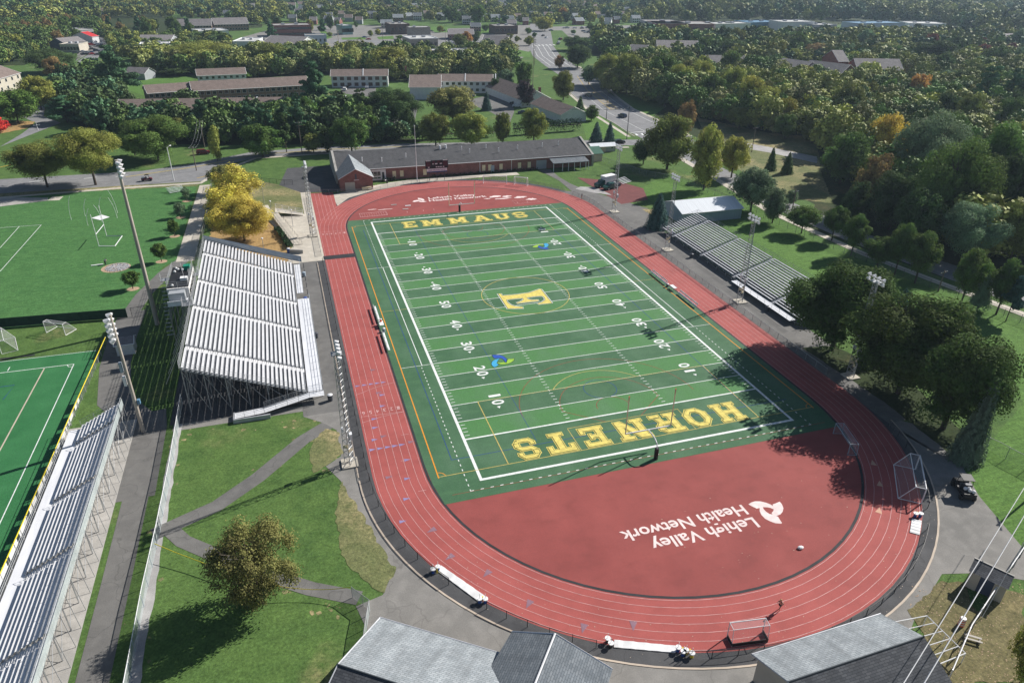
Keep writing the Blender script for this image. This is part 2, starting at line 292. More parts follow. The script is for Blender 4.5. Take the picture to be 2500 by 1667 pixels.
struct('avenue_sidewalk',MB().strip([(98,-75),(93,-36),(89,-16),(86,0),(84,34),(88,70),(92,112)],2.3,.05).strip([(113,128),(116,158),(117,189),(124,222),(133,255),(146,305),(151,340)],1.6,.05).strip([(88,133),(93,180),(104,240)],1.6,.05),'concrete')
struct('avenue_kerb',MB().strip([(90.5,133),(94,160),(96,190),(106,243)],.4,.09).strip([(113,140),(116.5,189),(127.5,240),(143.5,296)],.4,.09),'concrete_grey')
mk=MB()
def off(pts,d):
    o=[]
    for i,p in enumerate(pts):
        a=Vector(pts[max(0,i-1)]);b=Vector(pts[min(len(pts)-1,i+1)]);t=(b-a).normalized();o.append((p[0]-t.y*d,p[1]+t.x*d))
    return o
for d in (0.3,-3.6): mk.strip(off(R2[3:6],d),.22,.06)
MK=mk.build('road_marking','line_yellow',kind='structure')
mk=MB()
for (a,bb) in zip(off(R2[2:7],.3),off(R2[2:7],.3)[1:]):
    pass
for k in range(14):
    t=k/14; a=Vector(R2[3]).lerp(Vector(R2[4]),t); mk.strip([(a.x-.1,a.y),(a.x+3.8,a.y+2.2)],.35,.061)
mk.build('median_hatching','line_yellow',kind='structure')
mk=MB()
for d in (-7,4): mk.strip(off(R2[2:5],d),.18,.06)
for k in range(7): mk.strip([(92.5+k*2.6,134.5),(93.2+k*2.6,137.5)],.9,.06)
mk.strip([(92,140),(103,141.5)],.5,.06)
for k in range(6): mk.strip([(130+k*3.2,333),(130.5+k*3.2,337)],1.,.06); mk.strip([(166+k*3.4,470),(167+k*3.4,478)],1.1,.06)
for d in (-6,-2,3,7): mk.strip(off(R2[6:9],d),.3,.06)
for x in (-105,-96,-120): mk.strip([(x,121),(x+3.5,122)],.3,.06)
mk.build('lane_marking','line_white',kind='structure')
mk=MB(); mk.strip(off(R1[3:8],.2),.25,.055).strip(off(R1[3:8],-.3),.25,.055); mk.build('centre_line','line_gold',kind='structure')
struct('yellow_kerb',MB().strip([(-71.5,112.5),(-67,116),(-66.4,121)],.3,.1).strip([(-150,133),(-139,137),(-131,146)],.4,.1),'line_yellow')
area('verge_island','orange_litter',.045,*[(p[0],p[1]) for p in pg((0,0,0,1230),(0,0,250,1180),(0,0,325,1120),(0,0,160,1110),(0,0,0,1180))])
area('side_street','asphalt_road',.03,*pg((0,0,0,1350),(0,0,560,1130),(0,0,400,1070),(0,0,420,960),(0,0,200,1075),(0,0,330,1130),(0,0,200,1230)))
area('cul_de_sac','asphalt_road',.03,*pg((0,0,585,700),(0,0,700,700),(0,0,620,790),(0,0,560,770)))
# commercial ground
area('commercial_lot','asphalt_light',.02,*pg((590,92),(640,78),(700,64),(900,62),(1000,70),(1090,70),(1250,68),(1270,60),(1330,66),(1560,62),(1600,88),(1530,92),(1390,92),(1372,75),(1320,75),(1300,118),(1268,150),(1180,152),(1130,165),(1000,165),(990,140),(860,140),(830,115),(700,120)))
area('commercial_road','asphalt_road',.03,*pg((640,103),(830,97),(1000,101),(1180,92),(1260,86),(1260,92),(1180,104),(1000,112),(830,106)))
area('lot_grass','grass_bright',.035,*pg((833,93),(890,91),(895,97),(835,98)))
area('lot_grass','grass_bright',.035,*pg((920,91),(960,88),(962,96),(925,97)))
area('lot_grass','grass_bright',.035,*pg((775,70),(790,72),(812,92),(795,97)))
area('lot_grass','grass_bright',.035,*pg((1152,120),(1250,119),(1295,128),(1295,140),(1240,138),(1180,132)))
area('lot_grass','grass_bright',.035,*pg((1040,66),(1090,66),(1110,80),(1062,80)))
area('lot_grass','grass_bright',.035,*pg((1160,70),(1200,69),(1210,82),(1165,84)))
area('lot_drive','asphalt_dark',.045,*pg((1180,112),(1196,112),(1272,145),(1260,147)))
area('west_road','asphalt_road',.03,*pg((188,158),(235,148),(262,110),(290,97),(280,96),(236,121),(190,150)))
area('west_lot','asphalt_light',.02,*pg((185,150),(236,120),(285,94),(230,88),(160,92),(130,108),(190,128)))
area('store_lot','asphalt_light',.02,*pg((1390,90),(1370,68),(1560,64),(1620,90),(1760,92),(1960,80),(2140,80),(2300,76),(2290,86),(2100,90),(1900,96),(1700,106),(1560,104)))
area('apartment_lawn','grass_bright',.02,*pg((0,0,640,690),(0,0,1800,700),(0,0,1760,760),(0,0,1340,780),(0,0,1340,890),(0,0,1000,760),(0,0,660,720)))
area('apartment_lot','asphalt',.022,*pg((0,1,750,770),(0,1,1100,790),(0,1,1100,900),(0,1,800,860)))
area('apartment_lot','asphalt',.022,*pg((0,1,980,1100),(0,1,1080,900),(0,1,1500,900),(0,1,1450,1160),(0,1,980,1190)))
area('apartment_lot','asphalt',.022,*pg((0,1,1900,930),(0,1,2170,870),(0,1,2352,880),(0,2,20,1030),(0,2,-20,1130),(0,1,2150,1030)))
area('apartment_lawn','grass_bright',.022,*pg((0,1,2180,870),(0,1,2240,790),(0,2,40,790),(0,2,20,890)))
area('avenue_lawn','grass_bright',.022,*pg((0,2,780,1040),(0,2,1100,1275),(0,2,680,1275),(0,2,640,1100)))
area('avenue_lawn','grass_bright',.022,*pg((0,2,760,800),(0,2,1000,950),(0,2,1260,1090),(0,2,1420,980),(0,2,1350,900),(0,2,1000,860)))
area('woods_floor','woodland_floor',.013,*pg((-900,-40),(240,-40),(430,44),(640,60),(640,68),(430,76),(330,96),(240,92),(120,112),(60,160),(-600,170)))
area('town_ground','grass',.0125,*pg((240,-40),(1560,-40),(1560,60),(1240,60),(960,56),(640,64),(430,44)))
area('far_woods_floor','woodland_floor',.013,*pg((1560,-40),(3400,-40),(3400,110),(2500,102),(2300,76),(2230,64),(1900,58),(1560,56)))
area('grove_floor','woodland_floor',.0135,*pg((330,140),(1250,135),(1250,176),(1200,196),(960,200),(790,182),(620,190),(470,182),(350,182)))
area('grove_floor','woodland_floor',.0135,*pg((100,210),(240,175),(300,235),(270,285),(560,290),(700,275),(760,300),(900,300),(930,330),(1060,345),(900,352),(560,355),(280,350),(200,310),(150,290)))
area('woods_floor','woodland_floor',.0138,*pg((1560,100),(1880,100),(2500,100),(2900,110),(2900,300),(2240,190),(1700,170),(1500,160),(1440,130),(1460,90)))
# school grounds
area('concourse','asphalt',.02,(-38.4,88),(-43.5,88),(-43.5,31),(-46,31),(-45.3,-29.5),(-50,-31.5),(-64,-31),(-64,-25),(-60,-29),(-45.3,-32.5),(-44,-35.2),(-45.5,-38),(-52.5,-46),(-59.5,-51.5),(-64,-52.5),(-64,-50.5),(-60,-49),(-54,-44),(-47.5,-37.2),(-43.6,-36),(-42,-38),(-42,-44),(-44,-46),(-42.5,-50),(-41.5,-57),(-38.5,-68.5),(-40,-70.5),(-44,-69.4),(-52.5,-63.3),(-58.5,-58.3),(-64,-55.5),(-64,-57.5),(-58.5,-60.2),(-52.5,-65.2),(-43.2,-71.2),(-42,-75),(-46,-82),(-60,-110),(30,-110),(34,-86),(38.5,-62),(44,-57),(38.5,-50),(38.2,-20)) if 0 else None
cc=MB()
def poly(z,*p): cc.sheet(p,z)
MB().sheet([(-46.5,-33),(-38,-33),(-38,34),(-46.5,34)],.0198).build('grandstand_walk','asphalt',kind='structure')
poly(.0205,(-65,-31.5),(-46.5,-31.5),(-46.5,-30),(-65,-27))
poly(.021,(-46.5,-33),(-44,-35.3),(-42,-38),(-42,-44.5),(-44.2,-46.2),(-42.5,-50),(-41.4,-57),(-37.6,-57),(-38,-33))
poly(.022,(-41.4,-57),(-38.7,-68.3),(-40,-70.8),(-43,-71.5),(-42,-76),(-46,-82),(-50,-100),(14,-102),(9,-93.5),(13.5,-90.5),(21.5,-86.3),(26,-87.5),(31,-90.5),(34,-86.5),(37.2,-77),(40,-72),(46,-66),(38,-57),(37,-57),*[p for p in arc(38.3,0,-PI,-CYT,40)][1:-1],(-38.2,-57))
cc.build('plaza','asphalt_light',kind='structure')
cc=MB(); pw=[(-43.2,-36.3),(-46.8,-39),(-53,-46),(-58,-50.4),(-65,-53.6)]; cc.strip(pw,2.3,.024); cc.strip([(-42.5,-70.5),(-47.5,-67.6),(-52.5,-63.8),(-58,-59),(-61.5,-55.8),(-63,-53.5)],1.9,.026); cc.build('path','asphalt',kind='structure')
cc=MB(); cc.strip([(-67.9,-110),(-68.1,-74),(-68,-60),(-68,-45)],3.1,.024); cc.strip([(-68,-46),(-68.2,-30),(-68.8,-25)],4.6,.025); cc.strip([(-70,-27),(-74.5,-20),(-76.2,-8),(-76.6,2),(-76.5,14)],4.8,.023); cc.strip([(-76.8,13),(-75.5,22),(-72.5,33),(-69.5,40)],3.2,.027); cc.build('service_path','asphalt',kind='structure')
area('gravel_edge','gravel',.018,(-64.9,-24),(-63.8,-24),(-63.7,-110),(-64.9,-110)); area('bleacher_pad','concrete_grey',.03,(-80,-26.6),(-70.3,-26.6),(-70.3,-110),(-80,-110))
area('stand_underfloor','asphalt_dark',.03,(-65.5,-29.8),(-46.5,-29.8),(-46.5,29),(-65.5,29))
area('dry_grass','grass_dry',.023,(-43.9,-46),(-41.8,-44),(-41.8,-38.5),(-43.5,-37),(-46,-41),(-46,-47)); area('dry_grass','grass_dry',.0235,(-40.7,-57),(-38,-68),(-40,-70.5),(-43.5,-65),(-43.8,-57),(-42.5,-50))
area('west_walk','concrete',.03,(-71,39),(-67,39),(-67,104),(-70.2,104))
area('mulch_bed','orange_litter',.02,(-64.5,31),(-46.6,31),(-44.6,39.5),(-46.5,43),(-49,58),(-51,72),(-56,80),(-64.5,80)); area('bank_grass','grass_dry',.022,(-64.5,80),(-56,80),(-51,72),(-44,66),(-40.7,66),(-40.7,88),(-45,96),(-60,112),(-65,112)); area('bank_grass','grass_dry',.024,(-46.5,64),(-42,64),(-41,50),(-44,48.5))
area('entry_walk','concrete',.03,(-46.6,31),(-38.3,31),(-38.3,88),(-41.2,88),(-41.2,67),(-49,67),(-50.5,78),(-52,78),(-50.6,64),(-45,42.5),(-46,40)) 
area('yard_drive','asphalt_dark',.025,(-41,88),(-30,86),(-29,95),(-29,118),(-44,118),(-47,98))
area('far_walk','concrete',.024,(-38.2,83),(-31,84),(-24,88),(-14,92),(-5,93.7),(28,93.7),(28,90),(14,90.3),(0,89.5),(-10,88),(-20,84.5),(-28,79),(-31.8,72),(-32.5,81))
area('gable_walk','asphalt',.03,(36,94),(40,94),(39.5,84),(40.2,76),(42,68),(47.5,57),(52,46),(48.5,38),(47,30),(47,-60),(38.2,-60),(38.2,50.6),(36.6,60),(33,70),(37.5,68),(38,80))
area('gravel_pad','gravel',.034,(39.5,70),(42,72),(46,70),(47,66),(47.5,61),(43,65))
area('throwing_pad','dirt_red',.03,(45,82),(56,74),(60,65),(56,54),(46.5,52))
area('beds','leaf_litter',.034,(50,46),(53.5,45),(53.5,38),(50.5,38)); area('tree_bed','woodland_floor',.03,(41,-36),(47,-37),(51,-50),(47,-66),(41,-69),(42,-55))  # dark ground colour stands in for the maples' shade on the asphalt
LW=[p for p in pg((3,3,1520,690),(3,3,1600,640),(3,3,1800,640),(3,3,1900,900),(3,3,2200,720),(3,3,2350,760),(3,3,2350,1568),(3,3,1650,1568),(3,3,1300,900))]
area('leafy_verge','leaf_litter',.035,*LW)
# ================= TRACK =================
FA=0
ext=[(-38.4,50.6),(-38.4,86.5),(-31.2,85.8),(-31.9,66)]
out=arc(38.4,0,PI/2+.95,CYT,40)
A=arc(38.4,0,PI,CYT,48)
b=MB()
def ring(r1,r2,z,b):
    a=oval(r2);c=oval(r1)
    for i in range(len(a)):
        j=(i+1)%len(a); b.face([(a[i][0],a[i][1],z),(a[j][0],a[j][1],z),(c[j][0],c[j][1],z),(c[i][0],c[i][1],z)])
ring(31.35,38.4,.04,b); struct('running_track',b,'track_red')
area('track_chute','track_red',.036,(-38.4,50),(-38.4,86.5),(-31.9,85.8),(-32.3,60),(-31,50)); 
area('track_infield','track_red_inner',.032,*arc(31.4,0,PI,CYT,40),(-31.4,50)) ; area('track_infield','track_red_inner',.032,*arc(31.4,PI,2*PI,-CYT,40),(31.4,-50))
TR=bpy.data.objects['running_track']
b=MB(); ring(31.2,31.55,.05,b); b.build('track_drain','rubber_black',TR)
for k,r in enumerate((31.75,32.75,33.82,34.89,35.96,37.03,38.1)):
    b=MB(); ring(r-.027,r+.027,.052+.0003*k,b); b.build('lane_line','line_faint',TR)
b=MB()
for x in (-37.3,-36.23,-35.16,-34.1,-33.0): b.strip([(x,60),(x,85.8)],.06,.049)
b.build('chute_line','line_faint',TR)
b=MB(); b.sheet([(-38.6,31.2),(-31.2,31.2),(-31.2,33.6),(-38.6,33.6)],.075); b.build('rubber_mat','rubber_black',TR)
b=MB(); ring(38.42,40.2,.026,b); b.build('apron','asphalt_dark',kind='structure')
b=MB(); 
for a in (arc(40.2,PI,1.93*PI,-CYT,50),): b.strip(a,.22,.07)
b.strip([(-40.2,-50),(-40.2,30)],.16,.07); b.build('kerb','curb',kind='structure')
b=MB(); b.strip([(-38.2,-35.6),(-31.7,-36)],.06,.056); b.strip([(-38.1,-37.2),(-35,-36.4),(-31.7,-36)],.06,.0565); b.strip([(-38.2,-29.2),(-35,-27.8),(-31.7,-27)],.06,.057); b.strip([(-38,50.6),(-31.7,50.6)],.08,.056)
for a,bb in (((-33.1,-42),(-32,-42)),((-34.2,-48),(-32.9,-48)),((-33.1,-55),(-32,-55))): b.strip([a,bb],.06,.057)
b.build('start_line','line_faint',TR)
def tri(b,x,y,a,s,z): b.face([(x+s*math.cos(a+t),y+s*math.sin(a+t),z) for t in (0,2.5,3.78)])
bt=MB();bg=MB();bb_=MB()
for x,y in ((-34.5,-22),(-34.6,-29.5),(-35.6,-41.5),(-36.3,-51),(-32,-44)): tri(bg,x,y,0.1,.55,.058)
for a,r in ((200,35),(208,36),(216,35),(226,36.2),(236,37),(244,35.5)): tri(bg,r*math.cos(math.radians(a)),-CYT+r*math.sin(math.radians(a)),math.radians(a),.7,.058)
for a,r in ((322,33.5),(330,33.3),(312,33.5)): tri(bt,r*math.cos(math.radians(a)),-CYT+r*math.sin(math.radians(a)),math.radians(a+90),.7,.058)
for x in (-37.6,-36.5,-35.4,-34.4,-33.4): tri(bb_,x,-26.5,0,.45,.058); tri(bb_,x,-44.3,0,.5,.058)
for x,y in ((-34.2,-30.3),(-34.6,-33.5),(-36.3,-36.7),(-36.5,-39),(-37,-42),(-33.3,-48),(-34,-52),(-34.8,-56),(-36,-60)): tri(bb_,x,y,0,.5,.058)
bt.build('exchange_mark','mark_tan',TR);bg.build('exchange_mark','mark_grey',TR);bb_.build('exchange_mark','mark_blue',TR)
# ================= FIELD =================
YD=.9144; EX=52.6
edge=[(-31.2,-50),(-31.2,50),(-31.0,54),(-30.3,57.9),(30.4,57.9),(31.0,54),(31.2,50),(31.2,-50),(31,-54),(30.3,-58.5),(-30.3,-58.5),(-31,-54)]
FD=area('football_field','turf',.045,*edge)
def fm(name,m,f,z=.06,label=None):
    b=MB(); f(b,z); return b.build(name,m,FD,label)
def rect(b,x0,x1,y0,y1,z): b.sheet([(x0,y0),(x1,y0),(x1,y1),(x0,y1)],z)
def ln(b,x0,y0,x1,y1,w,z): b.strip([(x0,y0),(x1,y1)],w,z)
X=24.38;Y=54.86
for s in (-1,1):
    fm('sideline','line_white',lambda b,z:rect(b,s*X if s>0 else -X-.42,X+.42 if s>0 else -X,-Y-.42,Y+.42,z),.061)
    fm('end_line','line_white',lambda b,z:rect(b,-X-.42,X+.42,s*Y-(0 if s>0 else .42),s*Y+(.42 if s>0 else 0),z),.0635)
for k in range(-10,11):
    fm('yard_line','line_white',lambda b,z:ln(b,-X,k*5*YD,X,k*5*YD,.28 if abs(k)==10 else .13,z),.06)
def hashes(b,z):
    for i in range(-49,50):
        if i%5==0:
            for s in (-1,1): ln(b,s*8.13-.3,i*YD,s*8.13+.3,i*YD,.16,z+.003); ln(b,s*8.13,i*YD-.3,s*8.13,i*YD+.3,.1,z+.0035)
            continue
        for s in (-1,1):
            ln(b,s*8.13-.33,i*YD,s*8.13+.33,i*YD,.1,z); ln(b,s*(X-.15),i*YD,s*(X-.85),i*YD,.1,z)
fm('hash_marks','line_white',hashes,.058)
fm('boundary_dashes','line_white',lambda b,z:[b.strip([(s*26.5,y),(s*26.5,y+.42)],.12,z) for s in (-1,1) for y in np.arange(-57,57,1.1) if abs(y)>23.2]+[b.strip([(x,s*56.9),(x+.45,s*56.9)],.12,z) for s in (-1,1) for x in np.arange(-26.5,26.3,1.35)])
fm('coach_box_line','line_white',lambda b,z:[(b.strip([(s*26.3,-23),(s*26.3,23)],.13,z),b.strip([(s*24.4,-22.9),(s*29.9,-22.9)],.1,z+.001),b.strip([(s*24.4,22.9),(s*29.9,22.9)],.1,z+.001)) for s in (-1,1)])
fm('soccer_touchline','line_orange',lambda b,z:[ln(b,s*29.95,-53.2,s*29.95,52.7,.17,z) for s in (-1,1)])
fm('soccer_goal_line','line_gold',lambda b,z:[ln(b,-29.9,s*52.95,29.9,s*52.95,.11,z+.006) for s in (-1,1)])
fm('penalty_area','line_gold',lambda b,z:[(ln(b,-20.1,s*52.9,-20.1,s*36.6,.13,z),ln(b,20.1,s*52.9,20.1,s*36.6,.13,z),ln(b,-20.1,s*36.6,20.1,s*36.6,.1,z+.002),ln(b,-9.2,s*52.9,-9.2,s*47.4,.1,z),ln(b,9.2,s*52.9,9.2,s*47.4,.1,z),ln(b,-9.2,s*47.4,9.2,s*47.4,.1,z+.001),b.strip([(9.15*math.cos(a),s*(41.9-9.15*math.sin(a))) for a in np.linspace(.62,PI-.62,20)],.1,z+.001)) for s in (-1,1)],.066)
fm('centre_circle','line_gold',lambda b,z:b.strip([(9.15*math.cos(a),9.15*math.sin(a)) for a in np.linspace(0,2*PI,60)],.13,z),.066)
fm('halfway_line','line_gold',lambda b,z:(ln(b,-29.9,0,-X,0,.08,z),ln(b,X,0,29.9,0,.08,z)))
fm('corner_arc','line_orange',lambda b,z:[b.strip([(sx*(29.95-math.cos(a)),sy*(53-math.sin(a))) for a in np.linspace(0,PI/2,6)],.1,z) for sx in (-1,1) for sy in (-1,1)])
fm('field_hockey_line','line_blue',lambda b,z:[(ln(b,s*(-27.4 if s>0 else -20),-49.8,s*(-27.4 if s>0 else -20)+(0),49.5,.1,z)) for s in (1,-1)]+[ln(b,-27.4,-49.8,27.4,-49.8,.1,z+.001),ln(b,-14.6,-49,-14.6,49,.07,z),ln(b,-27.4,-49.8,-27.4,49.5,.1,z+.002)],.0592)
fm('hockey_circle','line_blue',lambda b,z:[b.strip([(2.7*math.cos(a),s*38.5+2.7*math.sin(a)) for a in np.linspace(0,2*PI,24)],.09,z) for s in (-1,1)])
fm('lacrosse_arc','line_red',lambda b,z:[(b.strip([(14.6*math.cos(a),s*(43-14.2*math.sin(a))) for a in np.linspace(0,PI,30)],.09,z),b.strip([(8.2*math.cos(a),s*(43-8.*math.sin(a))) for a in np.linspace(0,PI,24)],.09,z+.001),b.strip([(2.7*math.cos(a),s*(43.8-2.7*math.sin(a))) for a in np.linspace(0,PI,14)],.09,z),b.strip([(8.2,s*43),(3,s*47.3)],.09,z),b.strip([(-8.2,s*43),(-3,s*47.3)],.09,z),b.strip([(-29,s*(-1 if 0 else 1)*57),(29,s*57)],.07,z+.0)) for s in (-1,1)],.0575)
# ---- text ----
def textmesh(txt,w,h,bold=0.,font_h=.729):
    cu=bpy.data.curves.new('t','FONT'); cu.body=txt; cu.size=1; cu.offset=bold; cu.resolution_u=3
    o=bpy.data.objects.new('t',cu); COL.objects.link(o); dg=bpy.context.evaluated_depsgraph_get(); me=bpy.data.meshes.new_from_object(o.evaluated_get(dg))
    bpy.data.objects.remove(o); V=[v.co.copy() for v in me.vertices]; x0=min(v.x for v in V);x1=max(v.x for v in V)
    k=w/(x1-x0); 
    for v in me.vertices: v.co=Vector(((v.co.x-x0)*k,v.co.y*h/font_h,0))
    return me
def text(txt,o,rt,up,w,h,z,m,parent,name='lettering',bold=0.,label=None):
    me=textmesh(txt,w,h,bold); rt=Vector(rt);up=Vector(up);n=rt.cross(up)
    for v in me.vertices: v.co=Vector(o)+rt*v.co.x+up*v.co.y
    if n.z<0 or 1:
        pass
    me.name=name; me.materials.append(MT[m]); ob=bpy.data.objects.new(name,me); link(ob,parent)
    return tag(ob,label)
for k in range(1,10):
    n=min(k,10-k)*10; y=(5-k)*10*YD*-1
    for s in (-1,1):
        rt=(0,s*1,0); up=(-s,0,0); x=s*18.0
        # two digits on either side of the line
        for i,ch in enumerate(str(n)):
            o=(x,y+s*(-1.55 if i==0 else .35),.068); text(ch,(o[0],o[1]+(rt[1]*.3 if ch=='1' else 0),o[2]),rt,up,.6 if ch=='1' else 1.3,2.0,.068,'line_white',FD,'yard_number',.02)
        if n!=50:
            d=1 if y>0 else -1; xx=s*17.3
            fm('number_arrow','line_white',lambda b,z:b.face([(xx-.32,y+d*2.15,z),(xx+.32,y+d*2.15,z),(xx,y+d*2.75,z)]),.068)
# slab letters
def qd(x0,y0,x1,y1): return [(x0,y0),(x1,y0),(x1,y1),(x0,y1)]
LET={
'E':[qd(.1,0,.38,1),qd(0,.8,1,1),qd(0,0,1,.2),qd(.3,.41,.68,.59),qd(.8,.66,1,.9),qd(.8,.1,1,.34),qd(.56,.34,.7,.66)],
'H':[qd(.08,0,.36,1),qd(.64,0,.92,1),qd(0,.84,.44,1),qd(.56,.84,1,1),qd(0,0,.44,.16),qd(.56,0,1,.16),qd(.3,.4,.7,.6)],
'O':[qd(0,.26,.28,.74),qd(.72,.26,1,.74),qd(.28,.8,.72,1),qd(.28,0,.72,.2),[(0,.7),(.28,.66),(.4,.8),(.28,1)],[(1,.7),(.72,1),(.6,.8),(.72,.66)],[(0,.3),(.28,0),(.4,.2),(.28,.34)],[(1,.3),(.72,.34),(.6,.2),(.72,0)]],
'R':[qd(.1,0,.36,1),qd(0,.82,.72,1),qd(0,0,.46,.17),qd(.3,.4,.74,.58),qd(.68,.56,.94,.84),[(.68,.82),(.94,.8),(.74,1),(.66,1)],[(.68,.6),(.66,.4),(.76,.4),(.94,.6)],[(.52,.5),(.62,.17),(.86,.17),(.78,.46)],qd(.58,0,1,.17)],
'N':[qd(.08,0,.32,1),qd(.68,0,.92,1),qd(0,.84,.32,1),qd(.56,.84,1,1),qd(0,0,.42,.16),[(.1,1),(.68,0),(.92,0),(.38,1)]],
'T':[qd(.36,0,.64,1),qd(0,.8,1,1),qd(0,.62,.2,.9),qd(.8,.62,1,.9),qd(.22,0,.78,.17)],
'S':[qd(.2,.82,.8,1),qd(.2,.41,.8,.59),qd(.2,0,.8,.18),qd(0,.6,.28,.82),qd(.72,.18,1,.4),[(0,.8),(.28,.78),(.32,.84),(.22,1)],[(.78,1),(.68,.84),(.8,.7),(1,.78)],[(0,.62),(.22,.41),(.4,.56),(.26,.64)],[(1,.38),(.78,.59),(.6,.44),(.74,.36)],[(1,.2),(.74,.22),(.7,.16),(.8,0)],[(0,.2),(.2,0),(.34,.16),(.2,.3)],qd(.74,.66,.98,.8),qd(.02,.2,.26,.34)],
'M':[qd(.06,0,.28,1),qd(.72,0,.94,1),qd(0,.84,.28,1),qd(.72,.84,1,1),qd(0,0,.36,.16),qd(.64,0,1,.16),[(.08,1),(.4,.2),(.6,.2),(.32,1)],[(.92,1),(.68,1),(.4,.2),(.6,.2)]],
'A':[[(.08,.08),(.32,.08),(.58,1),(.38,1)],[(.68,.08),(.92,.08),(.62,1),(.42,1)],qd(.25,.28,.75,.44),qd(0,0,.4,.16),qd(.6,0,1,.16),qd(.3,.86,.62,1)],
'U':[qd(.08,.2,.34,1),qd(.66,.2,.92,1),qd(0,.84,.42,1),qd(.58,.84,1,1),qd(.3,0,.7,.2),[(.08,.24),(.3,0),(.42,.2),(.34,.3)],[(.92,.24),(.66,.3),(.58,.2),(.7,0)]]}
def grow(P,e):
    n=len(P); ar=sum(P[i][0]*P[(i+1)%n][1]-P[(i+1)%n][0]*P[i][1] for i in range(n)); P=P if ar>0 else P[::-1]
    L=[]
    for i in range(n):
        a=Vector(P[i]);b=Vector(P[(i+1)%n]);t=(b-a).normalized();nn=Vector((t.y,-t.x));L.append((a+nn*e,t))
    o=[]
    for i in range(n):
        p,t=L[i-1];q,u=L[i];d=t.x*u.y-t.y*u.x
        if abs(d)<1e-6:o.append(q);continue
        k=((q.x-p.x)*u.y-(q.y-p.y)*u.x)/d;o.append(p+t*k)
    return o
def slab(word,xs,y0,H,flip):
    for ch,(xa,xb) in zip(word,xs):
        W=abs(xb-xa); sx=-1 if flip else 1; base=None
        for e,m,z in ((.1,'letter_yellow',.070),(-.03,'letter_dark',.085),(-.12,'letter_yellow',.100)):
            b=MB()
            for i,q in enumerate(LET[ch]):
                P=grow([(p[0]*W,p[1]*H) for p in q],e); pts=[(xa+sx*p.x,y0+sx*p.y,z+i*.001) for p in P]; b.face(pts)
            if base is None: base=b.build('block_letter',m,FD)
            else: b.build('inline' if m=='letter_dark' else 'letter_face',m,base)
slab('HORNETS',[(18.4,14.2),(12.9,9.0),(8.0,3.6),(2.4,-2.6),(-4.2,-8.0),(-9.5,-13.7),(-14.9,-18.2)],-47.95,4.75,True)
slab('EMMAUS',[(-17,-13.5),(-12,-6.9),(-4.7,.2),(1.8,6.8),(7.9,12.1),(13.4,17)],48.1,4.75,False)
# monogram
EP=[(500,612),(570,612),(610,655),(900,630),(1190,590),(1430,505),(1460,515),(1700,818),(1400,848),(1375,825),(1470,800),(1545,745),(1530,700),(1480,665),(1330,672),(1140,700),(1180,735),(1260,752),(1390,745),(1410,772),(1180,795),(930,828),(910,810),(1000,785),(1065,745),(1050,712),(880,725),(690,748),(715,800),(790,860),(900,890),(1050,905),(1065,935),(900,940),(720,945)]
EP=[G(1160+x*.11054,650+y*.11054) for x,y in EP]; EP=[(p.x,p.y) for p in EP]
mono=MB().strip(EP,.4,.07,True).build('monogram','line_white',FD); MB().strip(EP,.13,.076,True).build('outline','letter_dark',mono); MB().sheet(EP,.073).build('monogram_face','line_gold' if 0 else 'letter_yellow',mono)
def petals(name,parent,off,s,shapes,z,outline=None):
    for i,(pts,m) in enumerate(shapes):
        P=[G(off[0]+x*s,off[1]+y*s) for x,y in pts]; P=[(p.x,p.y) for p in P]
        o=MB().sheet(P,z+i*.004).build(name,m,parent)
        if outline: MB().strip(P,.1,z+i*.004+.002,True).build('outline',outline,o)
PN=[([(395,262),(450,225),(530,200),(640,200),(760,230),(850,265),(905,300),(920,350),(905,362),(850,335),(780,322),(690,320),(630,335),(570,350),(480,310)],'logo_pink_white'),
([(625,330),(690,320),(710,365),(760,415),(830,462),(900,470),(1000,515),(1040,580),(1082,640),(1070,658),(950,650),(850,615),(740,560),(660,480),(625,400)],'logo_pink_white'),
([(890,265),(960,240),(1035,208),(1080,260),(1112,340),(1100,410),(1050,470),(960,502),(890,470),(870,440),(905,400),(915,360),(905,310)],'logo_pink_white')]
TI=bpy.data.objects['track_infield']; TJ=bpy.data.objects['track_infield.001']
petals('logo_petal',TJ,(1780,1200),160/1344,PN,.05)
petals('logo_petal',TI,(990,465),230/1344,[([(98,165),(120,148),(165,140),(215,148),(240,160),(180,160),(130,168)],'logo_pink_white'),([(175,110),(225,115),(265,130),(272,150),(240,152),(215,138),(180,135)],'logo_pink_white'),([(190,166),(240,155),(308,160),(260,170),(205,170)],'logo_pink_white')],.05)
petals('turf_swirl',FD,(1190,860),70/1344,[([(200,150),(320,130),(500,130),(640,155),(760,200),(860,270),(920,340),(900,440),(850,510),(825,470),(790,400),(700,320),(600,280),(430,300),(320,300),(260,230)],'swirl_blue'),([(650,285),(500,310),(330,360),(220,440),(175,540),(210,640),(320,720),(430,690),(530,600),(440,520),(470,470),(500,390),(560,330)],'swirl_sky'),([(430,520),(600,500),(760,470),(880,510),(950,330),(1120,320),(1280,310),(1230,420),(1100,500),(960,560),(800,580),(600,580)],'swirl_lime')],.075,'letter_dark')
petals('turf_swirl',FD,(1290,585),60/1344,[([(210,430),(270,370),(400,310),(560,285),(760,290),(860,290),(840,330),(620,330),(560,350),(500,440),(350,450)],'swirl_lime'),([(560,335),(640,380),(720,430),(860,450),(1000,430),(1140,530),(900,550),(720,520),(600,480),(510,430)],'swirl_blue'),([(840,230),(960,210),(1060,240),(1120,310),(1090,370),(1020,420),(900,460),(780,450),(880,410),(880,340),(840,300)],'swirl_sky')],.075,'letter_dark')
